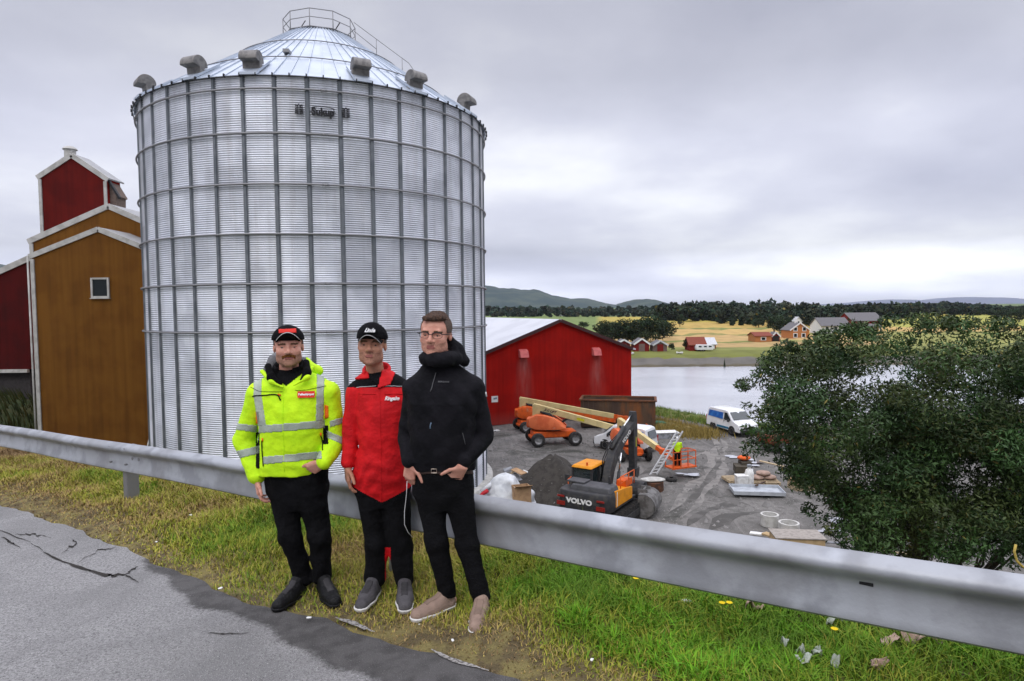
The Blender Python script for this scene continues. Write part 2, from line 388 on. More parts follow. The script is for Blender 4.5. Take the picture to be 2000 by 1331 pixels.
def asph(t, c, v, b):
    f = tnoise(t, v, 1.1, 5, .42, .62, .4); c = tmix(t, c, (0.22, 0.217, 0.215), f)
    s = tnoise(t, v, 190, 2, .62, .70); c = tmix(t, c, (0.62, 0.60, 0.58), s)
    s2 = tnoise(t, v, 120, 2, .60, .72); return tmix(t, c, (0.06, 0.06, 0.06), s2)
def asph2(t, c, v, b):
    c = asph(t, c, v, b); d = tmix(t, (0.115, 0.11, 0.108), (0.078, 0.075, 0.073), tnoise(t, v, 9, 5, .4, .6)); d = tmix(t, d, (.27, .26, .25), tnoise(t, v, 210, 2, .63, .72)); a = t.nodes.new('ShaderNodeAttribute'); a.attribute_name = 'tint'
    n = t.nodes.new('ShaderNodeTexNoise'); n.inputs['Scale'].default_value = 30; n.inputs['Detail'].default_value = 8; n.inputs['Roughness'].default_value = .75; t.links.new(v, n.inputs['Vector'])
    m1 = t.nodes.new('ShaderNodeMath'); m1.operation = 'ADD'; t.links.new(a.outputs['Fac'], m1.inputs[0]); t.links.new(n.outputs[0], m1.inputs[1])
    r = t.nodes.new('ShaderNodeMapRange'); t.links.new(m1.outputs[0], r.inputs[0]); r.inputs[1].default_value = .82; r.inputs[2].default_value = 1.12
    return tmix(t, c, d, r.outputs[0])
M_ASPH = mat('asphalt', (0.34, 0.335, 0.33), .9, c2=(0.21, 0.205, 0.205), vs=65, bump=.9, bs=150, extra=asph2)
# darker repair along the road edge
pts_in = sorted([(p.dot(DIR), p.dot(NRM)) for p in (GP(*q) for q in ((270, 1092), (296, 1118), (340, 1162), (400, 1190), (455, 1202), (508, 1236), (565, 1262), (630, 1288), (699, 1326), (760, 1365), (900, 1430), (1050, 1480)))])
PS, PN = np.array([q[0] for q in pts_in]), np.array([q[1] for q in pts_in])
S = np.arange(-45, 14, 0.1); T = 1 - np.linspace(1, 0, 110) ** 2.4
def rfn(a, b): n = -9 + (edge(a) + 9) * b; return DX * a + NX * n, DY * a + NY * n, GA + GB * a + 0.0 * b
def rcol(x, y, z):
    s_, n_ = x * DX + y * DY, x * NX + y * NY; w_ = .03 * np.sin(s_ * 5) + .02 * np.sin(s_ * 13 + 2)
    f = np.clip((n_ - np.interp(s_, PS, PN) - w_) / .16 + .35, 0, 1) * np.clip((s_ - PS[0] + .05) / .12, 0, 1); return np.repeat(f[..., None], 3, -1)
gridmesh('road', S, T, rfn, M_ASPH, colors=rcol)
# pale worn strips of old surface in the patch edge
M_WORN = mat('worn_edge', (0.36, 0.345, 0.33), .9, c2=(.13, .12, .11), vs=60, bump=.6, bs=150)
M_CRACK = mat('crack_dirt', (0.03, 0.027, 0.024), 1, bump=.5)
def ribbon(name, px, wpx, material, dz, seed=0, jit=4, wj=.6, sub=6):
    r = np.random.default_rng(seed); q = [px[0]]
    for a, b in zip(px[:-1], px[1:]):
        for i in range(1, sub + 1):
            f = i / sub; q.append((a[0] + (b[0] - a[0]) * f + (r.normal() * jit if i < sub else 0), a[1] + (b[1] - a[1]) * f + (r.normal() * jit * .4 if i < sub else 0)))
    V = []; n = len(q)
    for i, (x, y) in enumerate(q):
        w_ = wpx * (1 - wj + wj * 2 * r.random()) * min(1, 2.5 * min(i, n - 1 - i) / n + .15)
        a = GP(x, y - w_ / 2); b = GP(x, y + w_ / 2); a.z += dz; b.z += dz; V += [tuple(a), tuple(b)]
    Q = [(2 * i, 2 * i + 1, 2 * i + 3, 2 * i + 2) for i in range(n - 1)]
    return tag(link(name, npmesh(name, V, Q, material), None), kind='structure')
ribbon('asphalt_crack', [(60, 1062), (100, 1088), (150, 1108), (205, 1125), (245, 1124), (272, 1140)], 4.2, M_CRACK, .006, 1, 3)
ribbon('asphalt_crack', [(2, 1050), (22, 1062), (40, 1072)], 3, M_CRACK, .006, 2, 3)
ribbon('asphalt_crack', [(120, 1082), (150, 1062), (140, 1054)], 2.4, M_CRACK, .006, 3, 3)
ribbon('asphalt_crack', [(245, 1124), (262, 1112), (270, 1108)], 2.2, M_CRACK, .006, 4, 2)
ribbon('asphalt_crack', [(30, 1046), (62, 1044), (100, 1052)], 1.8, M_CRACK, .006, 5, 3)
ribbon('asphalt_crack', [(403, 1236), (440, 1240), (487, 1237)], 1.8, M_CRACK, .006, 6, 2)
ribbon('asphalt_crack', [(-20, 1030), (60, 1060)], 2, M_CRACK, .006, 7, 3)
ribbon('asphalt_crack', [(150, 1108), (190, 1075), (232, 1070)], 1.6, M_CRACK, .006, 8, 3)
ribbon('worn_asphalt_edge', [(655, 1208), (700, 1222), (732, 1236)], 7, M_WORN, .006, 9, 1.2, .35)
ribbon('worn_asphalt_edge', [(842, 1270), (880, 1290), (955, 1312)], 8, M_WORN, .006, 10, 1.2, .35)

def gzb(s, n):
    return .022 * np.sin(s * 2.3 + n * 1.9) + .018 * np.sin(s * 4.7 - n * 5.1 + 1) + .010 * np.sin(s * 11 + n * 9)
def verge_z(s, n):
    d = n - edge(s); return GA + GB * s + np.where(d < 0, -.05, np.clip(d * .12, 0, .05) - .02 + gzb(s, n) * np.clip(d * 3, 0, 1)) - np.clip(n - 3.75, 0, 9) ** 1.5 * .22
M_SOIL = mat('verge_soil', (0.20, 0.165, 0.065), .95, c2=(0.11, 0.085, 0.045), vs=7, bump=1, bs=70, mix=(.42, .58))
gridmesh('grass_verge', np.arange(-26, 9, .05), np.arange(1.2, 4.62, .05), lambda s, n: (DX * s + NX * n, DY * s + NY * n, verge_z(s, n)), M_SOIL)
M_BANK = mat('bank_grass', (0.075, 0.095, 0.03), .95, c2=(0.12, 0.11, 0.05), vs=.9, bump=1, bs=12)
def bfn(s, n):
    z = GA + GB * s - .18 - np.clip(n - 4.55, 0, 99) / 1.5 + .12 * np.sin(s * 1.1 + n) + .08 * np.sin(s * 2.9 - n * 2.1)
    return DX * s + NX * n, DY * s + NY * n, z
gridmesh('embankment', np.arange(-50, 40, .3), np.arange(4.5, 19, .3), bfn, M_BANK)

# gravel yard with the shoreline as its far edge
SHP = [G(*q, YZ) for q in ((1240, 797), (1280, 803), (1340, 815), (1400, 824), (1440, 831), (1500, 834), (1600, 822), (1700, 806), (1850, 795), (2100, 785), (2400, 785))]
SHX = np.array([-200, -30, 5] + [p.x for p in SHP]); SHY = np.array([95, 95, 88] + [p.y for p in SHP])
def bankL(x, y): return 4.6 * np.exp(-(((x + 41) / 11) ** 4 + ((y - 43) / 9) ** 4))
def yz(x, y):
    d = np.interp(x, SHX, SHY) - y + .35 * np.sin(x * 1.3) + .2 * np.sin(x * 3.7)
    z = YZ + .04 * np.sin(x * .9 + 1.1 * np.sin(y * .5)) + .03 * np.sin(y * 1.3 + x * .4) + bankL(x, y)
    return np.where(d > 0, z, z + np.maximum(d * .45, -3) + 0 * z)
def gravel(t, c, v, b):
    f = tnoise(t, v, .16, 6, .40, .62, 1.2); c = tmix(t, c, (0.11, 0.104, 0.097), f)
    mp = t.nodes.new('ShaderNodeMapping'); mp.inputs['Rotation'].default_value = (0, 0, R_(-62)); mp.inputs['Scale'].default_value = (1, .16, 1); t.links.new(v, mp.inputs[0])
    f = tnoise(t, mp.outputs[0], 1.1, 6, .50, .80, 1.5); c = tmix(t, c, (0.215, 0.20, 0.188), f)
    f = tnoise(t, v, .35, 6, .56, .68, .8); c = tmix(t, c, (0.05, 0.05, 0.043), f)
    return tmix(t, c, (.36, .35, .33), tnoise(t, v, 14, 2, .64, .74))
M_GRAV = mat('gravel', (0.165, 0.157, 0.145), .93, c2=(0.12, 0.113, 0.105), vs=2.5, bump=1, bs=22, extra=gravel)
gridmesh('yard', np.arange(-100, 110, .55), np.arange(10, 104, .55), lambda x, y: (x, y, yz(x, y)), M_GRAV)
M_SHGR = mat('shore_grass', (0.10, 0.135, 0.035), .95, c2=(0.165, 0.15, 0.06), vs=1.2, bump=1, bs=9)
def strip(name, px, wd, material, h, y0=None, seed=3):
    """low irregular band of rough ground following a line of points (x,y)"""
    r = np.random.default_rng(seed); out_ = []; 
    for a, b in zip(px[:-1], px[1:]):
        n = max(2, int((b - a).length / .4))
        for i in range(n): out_.append(a.lerp(b, i / n))
    out_.append(px[-1]); V = []; K = 9
    for i, p in enumerate(out_):
        d = (out_[min(i + 1, len(out_) - 1)] - out_[max(i - 1, 0)]).normalized(); nrm = Vector((-d.y, d.x, 0)); e_ = min(1, 5 * min(i, len(out_) - 1 - i) / len(out_) + .1); ww = wd * e_ * (1 + .25 * math.sin(i * .5) + .15 * r.normal())
        for j in range(K):
            t = j / (K - 1) * 2 - 1; q = p + nrm * (t * ww / 2); V.append((q.x, q.y, p.z + (h * e_ * (1 - t * t) * (1 + .3 * r.normal()) if 0 < j < K - 1 else -.08)))
    Q = [(i * K + j, (i + 1) * K + j, (i + 1) * K + j + 1, i * K + j + 1) for i in range(len(out_) - 1) for j in range(K - 1)]
    return tag(link(name, npmesh(name, V, Q, material), None, True), kind='structure')
strip('shore_verge', [G(*q, YZ) for q in ((1232, 797), (1283, 806), (1340, 818), (1400, 828), (1437, 834), (1500, 838))], 2.2, M_SHGR, .35)
strip('weedy_ridge', [G(*q, YZ) for q in ((1268, 826), (1300, 835), (1340, 846), (1372, 853))], 3.2, mat('dry_weeds', (0.20, 0.155, 0.06), .95, c2=(.12, .12, .04), vs=1.5, bump=1, bs=8), .4, seed=5)
gridmesh('weedy_slope', np.arange(-58, -24, .5), np.arange(32, 54, .5), lambda x, y: (x, y, yz(x, y) + np.where(bankL(x, y) > .25, .12 + .12 * np.sin(x * 2.1 + y * 3.3), -.5)), mat('slope_weeds', (0.035, 0.05, 0.018), .95, c2=(.06, .06, .025), vs=.8, bump=1, bs=6))
# water
def watx(t, c, v, b):
    n = t.nodes.new('ShaderNodeTexNoise'); n.inputs['Scale'].default_value = .9; n.inputs['Detail'].default_value = 5; t.links.new(v, n.inputs['Vector'])
    bp = t.nodes.new('ShaderNodeBump'); bp.inputs['Strength'].default_value = .5; bp.inputs['Distance'].default_value = .12; t.links.new(n.outputs[0], bp.inputs['Height']); t.links.new(bp.outputs[0], b.inputs['Normal']); return c
M_WATER = mat('water', (0.62, 0.63, 0.66), .25, metal=.6, var=.06, vs=.05, bump=0, stretch=(1, 2.2, 1), extra=watx, spec=.8)
gridmesh('water', np.linspace(-500, 700, 13), np.linspace(20, 150, 5), lambda x, y: (x, y, WZ + 0 * x), M_WATER)
# wheel tracks pressed into the gravel
M_TRK = mat('track_light', (0.215, 0.202, 0.187), .93, c2=(0.15, 0.142, 0.132), vs=1.6, bump=1, bs=22); M_TRD = mat('track_dark', (0.082, 0.078, 0.072), .93, c2=(0.125, 0.118, 0.11), vs=1.2, bump=1, bs=22)
def track(px, wd, m_, seed):
    r = np.random.default_rng(seed); q = [G(*a, YZ) for a in px]; pts = []
    for a, b in zip(q[:-1], q[1:]):
        n = max(2, int((b - a).length / .45)); pts += [a.lerp(b, i / n) for i in range(n)]
    pts.append(q[-1]); V = []; n = len(pts); ph = r.uniform(0, 6)
    for i, p in enumerate(pts):
        d = (pts[min(i + 1, n - 1)] - pts[max(i - 1, 0)]).normalized(); nr = Vector((-d.y, d.x, 0)); w_ = wd * (.55 + .3 * math.sin(i * .7 + ph) + .35 * r.random()) * min(1, 4 * min(i, n - 1 - i) / n + .05); off = .18 * math.sin(i * .33 + ph)
        for s_ in (-1, 0, 1): c_ = p + nr * (off + s_ * w_ / 2); V.append((c_.x, c_.y, float(yz(np.array(c_.x), np.array(c_.y))) + (.018 if s_ == 0 else .010)))
    Q = [(3 * i + j, 3 * i + 3 + j, 3 * i + 4 + j, 3 * i + 1 + j) for i in range(n - 1) for j in (0, 1)]
    tag(link('wheel_track', npmesh('wheel_track', V, Q, m_), None, True), kind='structure')
for k_, (q_, w_, m_) in enumerate((([(1290, 1010), (1330, 975), (1372, 935), (1392, 900), (1398, 872), (1385, 850)], .9, M_TRK), ([(1320, 1020), (1358, 985), (1396, 945), (1412, 905), (1414, 875), (1402, 852)], .7, M_TRK), ([(1305, 1012), (1345, 978), (1384, 938), (1402, 902), (1406, 873)], .6, M_TRD),
    ([(1345, 1030), (1385, 1000), (1440, 975), (1470, 985)], .8, M_TRD), ([(1380, 1035), (1430, 1010), (1490, 1000)], .9, M_TRD), ([(1325, 915), (1370, 912), (1420, 922)], .9, M_TRD), ([(1010, 870), (1080, 888), (1150, 896), (1200, 905)], .7, M_TRD), ([(1140, 905), (1060, 900), (985, 896)], .6, M_TRK), ([(1340, 900), (1380, 880), (1420, 870), (1450, 880)], .5, M_TRK), ([(1240, 930), (1300, 910), (1350, 880)], .7, M_TRD))): track(q_, w_, m_, k_)
# loose stones scattered over the yard
r = np.random.default_rng(91); n_ = 2600; sx_ = r.uniform(-4, 30, n_); sy_ = r.uniform(24, 62, n_); sz_ = yz(sx_, sy_); oc = np.array([[1, 0, 0], [0, 1, 0], [-1, 0, 0], [0, -1, 0], [0, 0, 1]]); sc_ = r.uniform(.03, .13, (n_, 1, 1)) * np.where(r.random((n_, 1, 1)) < .04, 2.2, 1)
V = (oc[None] * r.uniform(.6, 1.3, (n_, 5, 3)) * sc_ + np.stack([sx_, sy_, sz_ + .01], 1)[:, None]).reshape(-1, 3); F_ = (np.arange(n_)[:, None, None] * 5 + np.array([[0, 1, 4], [1, 2, 4], [2, 3, 4], [3, 0, 4]])[None]).reshape(-1, 3)
tag(link('loose_stones', npmesh('loose_stones', V, F_, mat('stone', (.22, .21, .20), .95, c2=(.10, .095, .09), vs=2, coord='Generated', bump=0)), None), 'loose stones scattered over the gravel yard', 'stones', None, 'stuff')
# puddles
M_PUD = mat('puddle_water', (0.75, 0.75, 0.77), .04, metal=.8, var=.05, bump=0, spec=1.0)
def puddle(px, py, rx, ry, seed):
    r = np.random.default_rng(seed); c = G(px, py, YZ); ex = G(px + rx, py, YZ).x - c.x; ey = abs(G(px, py - ry, YZ).y - c.y); V = [(c.x, c.y, YZ + .10)]; n = 28; ph = r.uniform(0, 6, 4)
    for j in range(n):
        a = 2 * PI * j / n; k_ = 1 + .25 * math.sin(2 * a + ph[0]) + .18 * math.sin(3 * a + ph[1]) + .12 * math.sin(5 * a + ph[2]); V.append((c.x + ex * k_ * math.cos(a), c.y + ey * k_ * math.sin(a), YZ + .10))
    me = bpy.data.meshes.new('puddle'); me.from_pydata(V, [], [(0, j + 1, (j + 1) % n + 1) for j in range(n)]); me.materials.append(M_PUD); tag(link('puddle', me), kind='structure')
for i, q in enumerate(((1433, 895, 16, 2.6), (1463, 900, 14, 2.2), (1464, 912, 15, 2.2), (1478, 906, 12, 1.8), (1460, 920, 13, 2.4), (1352, 930, 18, 2.2), (1330, 928, 10, 1.2), (1262, 893, 12, 2), (1475, 862, 14, 1.5), (1500, 1085, 30, 5), (1640, 1020, 26, 5), (1620, 1040, 22, 4), (1400, 826, 20, .8), (1345, 846, 10, 1.0))):
    puddle(*q, seed=i)

# ---------------------------------------------------------------- far shore, fields, hills
FZ = [(118, -11.5), (123, -9.75), (125.5, -9.2), (129, -8.35), (132, -8.0), (150, -7.65), (200, -7.35), (300, -6.6), (450, -5.2), (800, -3.0), (2000, 0.2), (5000, 1.0), (14000, 0.5)]
FZY, FZZ = np.array([q[0] for q in FZ]), np.array([q[1] for q in FZ])
def fz(y, x=0): return np.interp(y, FZY, FZZ)
def fcol(x, y, z):
    u = x / y; w1 = (3 * np.sin(u * 40) + 2 * np.sin(u * 97 + 1)) * np.clip((y - 135) / 40, 0, 1); c = np.zeros(x.shape + (3,)); c[...] = (.12, .16, .06)
    def band(lo, hi, rgb, u0=-9, u1=9): m_ = (y + w1 * y / 200 >= lo) & (y + w1 * y / 200 < hi) & (u > u0) & (u < u1); c[m_] = rgb
    band(0, 124.9, (.10, .085, .055)); band(124.9, 128.6, (.135, .125, .11)); band(128.6, 142, (.15, .16, .035)); band(142, 150, (.20, .21, .06))
    band(150, 168, (.38, .26, .11)); band(168, 174, (.17, .19, .05)); band(174, 205, (.43, .29, .12)); band(205, 214, (.22, .21, .06)); band(214, 250, (.46, .31, .11)); band(250, 262, (.17, .19, .05)); band(262, 330, (.42, .29, .08)); band(330, 480, (.38, .30, .06))
    band(128.6, 3000, (.15, .20, .06), -9, .14); band(160, 215, (.50, .40, .18), .05, .15)
    band(250, 420, (.33, .32, .07), .58, 9); band(150, 205, (.25, .25, .07), .58, 9)
    return c
M_FIELD = mat('farmland', (1, 1, 1), .95, var=.18, vs=.25, bump=1, bs=1.2, attr='tint', stretch=(1, .5, 1))
YS = np.unique(np.concatenate([np.arange(118, 150, .7), np.arange(150, 500, 3.), np.geomspace(500, 14000, 60)]))
gridmesh('farmland', YS, np.linspace(-1.3, 1.4, 220), lambda y, u: (u * y, y + 0 * u, fz(y) + (.25 * np.sin(u * y * .31) + .2 * np.sin(u * y * .83 + 1)) * np.clip((y - 140) / 60, 0, 1) * np.clip((600 - y) / 300, 0, 1) + .14 * rng.normal(size=y.shape) * ((y > 121) & (y < 131))), M_FIELD, colors=fcol)
def hill(name, ridge, Y, depth, material, rough, seed, foot=0):
    """ridge: (px,py) of the skyline; a real hill with a front and a back slope"""
    r = np.random.default_rng(seed); px = np.array([q[0] for q in ridge]); py = np.array([q[1] for q in ridge]); X = (px - 1000) / FP * Y
    Z = np.array([P(a, b, Y).z for a, b in zip(px, py)]); n = 260; xs = np.linspace(X[0], X[-1], n); zs = np.interp(xs, X, Z)
    zs = zs + (zs - foot).clip(0) * .03 * (np.sin(xs / Y * 60) + .7 * np.sin(xs / Y * 173 + 1) + .5 * np.sin(xs / Y * 391)) 
    T = np.linspace(-1, 1, 36)
    def fn(a, t):
        z0 = np.interp(a, xs, zs); pr = np.clip(1 - np.abs(t) ** 1.5, 0, 1) ** .9; nz = fnoise(a, t * depth, 0 * a, 2 * PI / (depth * .5), seed, 4)
        return a, Y + t * depth + 0 * a, foot - 4 + (z0 - foot + 4) * pr * (1 + rough * nz * (1 - pr))
    return gridmesh(name, xs, T, fn, material)
M_HILL = mat('hill_forest', (0.03, 0.05, 0.05), 1, c2=(0.06, 0.08, 0.065), vs=.012, bump=1, bs=.05, detail=10)
M_MTN = mat('mountain', (0.12, 0.13, 0.20), 1, c2=(0.09, 0.10, 0.16), vs=.002, bump=1, bs=.004, detail=8)  # violet-blue of distant haze mixed into the base colour
hill('hill', [(-900, 600), (-500, 560), (-200, 530), (0, 520), (120, 535), (300, 530), (600, 520), (800, 535), (900, 548), (950, 557), (985, 562), (1020, 567), (1048, 567), (1080, 577), (1110, 583), (1140, 583), (1165, 591), (1190, 597), (1215, 598), (1260, 606)], 2600, 700, M_HILL, .35, 3)
hill('hill', [(1180, 606), (1205, 597), (1222, 590), (1240, 585), (1262, 584), (1280, 590), (1298, 597), (1330, 601), (1400, 606)], 2200, 400, M_HILL, .3, 4)
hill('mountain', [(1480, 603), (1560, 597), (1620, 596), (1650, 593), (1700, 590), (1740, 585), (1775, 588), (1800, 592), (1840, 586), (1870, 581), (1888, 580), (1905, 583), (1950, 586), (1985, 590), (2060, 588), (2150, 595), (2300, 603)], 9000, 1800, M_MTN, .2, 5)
# ---------------------------------------------------------------- grain silo
SR = 9.6; SC = Vector((4.2312 * SR * math.sin(-.2813), 4.2312 * SR * math.cos(-.2813), YZ)); PH0, DPH = 3.8823, 2 * PI / 42
def galv(t, c, v, b):
    mp = t.nodes.new('ShaderNodeMapping'); mp.inputs['Scale'].default_value = (3, 3, .15); t.links.new(v, mp.inputs[0]); c = tmix(t, c, tmix(t, c, (.84, .83, .82), 1.0, 'MULTIPLY'), tnoise(t, mp.outputs[0], 1.0, 6, .50, .75))
    s = tnoise(t, v, 1.6, 6, .35, .65, .5); r = t.nodes.new('ShaderNodeMapRange'); t.links.new(s, r.inputs[0]); r.inputs[3].default_value = .46; r.inputs[4].default_value = .6; t.links.new(r.outputs[0], b.inputs['Roughness']); return c
M_GALV = mat('galvanised_steel', (0.78, 0.80, 0.85),   .5, metal=.7, c2=(0.66, 0.68, 0.73), vs=.6, bump=.04, bs=30, extra=galv, attr='tint')
M_STIF = mat('stiffener_steel', (0.185, 0.20, 0.215), .55, metal=.5, c2=(0.13, 0.145, 0.16), vs=1.5, bump=.05, bs=20)
M_ROOF = mat('roof_steel', (0.50, 0.55, 0.62), .45, metal=.5, c2=(0.43, 0.48, 0.55), vs=.8, bump=.04, bs=15)
M_DSTEEL = mat('dull_steel', (0.26, 0.26, 0.265), .55, metal=.6, c2=(.26, .26, .27), vs=4, bump=.08)
M_CONC = mat('concrete', (0.52, 0.51, 0.48), .9, c2=(.40, .39, .36), vs=3, bump=.4, bs=40)
M_WHITE = mat('white_paint', (0.74, 0.74, 0.72), .55, c2=(.62, .61, .58), vs=5, bump=.08)
M_BLACK = mat('black_paint', (0.02, 0.02, 0.022), .45, var=.2)
silo = thing('grain_silo', 'huge corrugated galvanised steel grain silo with a shallow conical roof and round concrete base', 'silo', SC)
EAVE = 21.27; ZB = .45; pitch = .1016; nseg = 252
RH = [CAMZ + h_ * SR - YZ for h_ in (1.042, .8358, .5992, .3647, .1282, -.1044)]
n = int((EAVE - ZB) / pitch * 8); zs = np.linspace(ZB, EAVE, n); rr = SR + .0195 * np.cos(2 * PI * (zs - ZB) / pitch)
ang = np.linspace(0, 2 * PI, nseg, endpoint=False)
V = np.stack([rr[:, None] * np.cos(ang), rr[:, None] * np.sin(ang), np.repeat(zs[:, None], nseg, 1)], -1).reshape(-1, 3)
i = np.arange(n - 1)[:, None] * nseg; j = np.arange(nseg)[None]; j2 = (j + 1) % nseg
_pi = ((ang - PH0) % (2 * PI) / (2 * DPH)).astype(int); _zi = ((zs - ZB) / 1.118).astype(int); _rt = np.random.default_rng(3).uniform(.86, 1.06, (40, 30)); _tn = _rt[_zi][:, _pi % 30].reshape(-1, 1)
link('wall', npmesh('wall', V, np.stack([i + j, i + j2, i + nseg + j2, i + nseg + j], -1).reshape(-1, 4), M_GALV, np.repeat(_tn, 3, 1)), silo, True)
mb = MB(); w_ = .225
prof = [(-w_ / 2, .012), (-w_ / 2 + .035, .018), (-w_ / 2 + .055, .075), (w_ / 2 - .055, .075), (w_ / 2 - .035, .018), (w_ / 2, .012)]
vs = []
for z in (ZB, EAVE - .05):
    vs += [(SR + b, a, z) for a, b in prof] + [(SR - .01, -w_ / 2, z), (SR - .01, w_ / 2, z)][::-1]
mb._add(vs, [(k_, (k_ + 1) % 8, 8 + (k_ + 1) % 8, 8 + k_) for k_ in range(8)] + [tuple(range(7, -1, -1)), tuple(range(8, 16))])
st = mb.build('stiffener', M_STIF, silo); st.rotation_euler.z = PH0
for k_ in range(1, 42):
    c_ = st.copy(); col.objects.link(c_); c_.parent = silo; c_.rotation_euler.z = PH0 + k_ * DPH
for h_ in RH:
    mb = MB(); mb.tube([((SR + .125) * math.cos(a), (SR + .125) * math.sin(a), h_) for a in np.linspace(0, 2 * PI, 168, endpoint=False)], .050, 8, closed=True)
    for k_ in range(0, 42, 7): mb.tube([((SR + .13) * math.cos(PH0 + (k_ + .4) * DPH + d), (SR + .13) * math.sin(PH0 + (k_ + .4) * DPH + d), h_) for d in (0, .03)], .06, 8)
    mb.build('wind_ring', M_DSTEEL, silo, True)
SL = .69
mb = MB(); rad = [9.78, 9.6, 7.6, 7.4, 4.8, 4.6, 1.9]
def rz(r): return EAVE + .04 + SL * (9.6 - r)
for k_ in range(84):
    a0, a1 = PH0 + k_ * DPH / 2, PH0 + (k_ + 1) * DPH / 2
    for ra, rb in zip(rad[:-1], rad[1:]):
        mb._add([(ra * math.cos(a0), ra * math.sin(a0), rz(ra)), (ra * math.cos(a1), ra * math.sin(a1), rz(ra)), (rb * math.cos(a1), rb * math.sin(a1), rz(rb)), (rb * math.cos(a0), rb * math.sin(a0), rz(rb))], [(0, 1, 2, 3)])
    if k_ % 2 == 0 or True:
        t_ = Vector((-math.sin(a0), math.cos(a0), 0))
        for ra, rb, hh in ((9.84, 1.95, .05 if k_ % 2 == 0 else .03),):
            p0 = Vector((ra * math.cos(a0), ra * math.sin(a0), rz(ra) + .01)); p1 = Vector((rb * math.cos(a0), rb * math.sin(a0), rz(rb) + .01))
            mb.beam(p0, p1, .06, hh * 2, w2=.03)
mb.build('roof', M_ROOF, silo)
for r0 in (7.5, 4.7):
    mb = MB(); mb.tube([((r0) * math.cos(a), (r0) * math.sin(a), rz(r0) + .10) for a in np.linspace(0, 2 * PI, 84, endpoint=False)], .028, 6, closed=True); mb.build('roof_ring', M_DSTEEL, silo, True)
mb = MB()
for k_ in range(84):
    a0 = PH0 + k_ * DPH / 2; mb.box((9.86 * math.cos(a0), 9.86 * math.sin(a0), rz(9.84) + .02), (.10, .05, .16), rz=a0)
mb.tube([(9.83 * math.cos(a), 9.83 * math.sin(a), rz(9.84) - .03) for a in np.linspace(0, 2 * PI, 168, endpoint=False)], .03, 4, closed=True)
mb.build('eave_trim', M_BLACK, silo)
# gooseneck vents
def find_ang(px, r):
    best = min((abs(((lambda v: 1000 + FP * v.dot(_R) / v.dot(_F))(SC + Vector((r * math.cos(a), r * math.sin(a), rz(r))) - CAM)) - px), a) for a in np.linspace(3.72, 6.34, 900)); return best[1]
M_VENT = mat('vent_steel', (0.22, 0.21, 0.20), .6, metal=.4, c2=(.15, .145, .14), vs=5, bump=.1)
for px in (293, 387, 495, 703, 808, 905, None):
    r0 = 9.25; a = find_ang(px, r0) if px else math.atan2(CAM.y - SC.y, CAM.x - SC.x) + 1.62
    mb = MB(); rad_ = .43; wd = .82; arc = [(rad_ * math.cos(t), rad_ * math.sin(t) + .40) for t in np.linspace(-.15, PI + .05, 18)]
    poly = [(r0 + .22 + x, z) for x, z in arc]; poly += [(r0 - .02, .30), (r0 - .08, -.2), (r0 + .20, -.25), (r0 + .26, .32)]
    p0 = [Vector((x * math.cos(a) + wd / 2 * math.sin(a), x * math.sin(a) - wd / 2 * math.cos(a), rz(r0) - .02 + z)) for x, z in poly]
    mb.prism(p0, Vector((-math.sin(a), math.cos(a), 0)) * wd); v = mb.build('roof_vent', M_VENT, silo, bevel=.03)
    mb = MB(); q = []
    for s_, r_ in ((-1, 9.9), (1, 9.9), (1, 8.3), (-1, 8.3)): q.append(Vector((r_ * math.cos(a) - s_ * .42 * math.sin(a), r_ * math.sin(a) + s_ * .42 * math.cos(a), rz(r_) + .06)))
    mb.prism(q, (0, 0, .12)); mb.build('vent_flashing', M_ROOF, v).matrix_parent_inverse = Matrix.Identity(4)
# peak platform
PT = rz(2.0); NP = 10; pa = [PH0 + .22 + 2 * PI * k_ / NP for k_ in range(NP)]
mb = MB()
for zz_, r_ in ((1.08, .026), (.62, .022), (.10, .03)): mb.tube([(2.06 * math.cos(a), 2.06 * math.sin(a), PT + zz_) for a in pa], r_, 6, closed=True)
for a in pa: mb.tube([(2.06 * math.cos(a), 2.06 * math.sin(a), PT - .15), (2.06 * math.cos(a), 2.06 * math.sin(a), PT + 1.08)], .026, 6)
mb.build('platform_railing', M_DSTEEL, silo, True)
mb = MB(); mb.lathe([(1.95, PT - .1), (1.98, PT + .10), (1.75, PT + .12), (1.5, PT + .12), (.6, PT + .25)], 30); mb.build('roof_collar', M_DSTEEL, silo)
mb = MB(); mb.cyl((.1, 0, PT + .15), (.1, 0, PT + .62), .42, 20, .42); mb.build('peak_cap', M_ROOF, silo, 'auto')
mb = MB(); mb.box((-.62, -.5, PT + .42), (.7, .5, .14), rot=(0, .3, .3)); mb.build('hatch_lid', M_BLACK, silo)
mb = MB(); mb.beam((-1.3, -.6, PT + .1), (-.75, -.3, PT + 1.15), .05, .05); mb.build('lifting_bar', M_BLACK, silo); mb = MB(); mb.beam((1.0, -.9, PT + .1), (1.35, -.5, PT + .95), .05, .05); mb.build('lifting_bar', M_BLACK, silo)
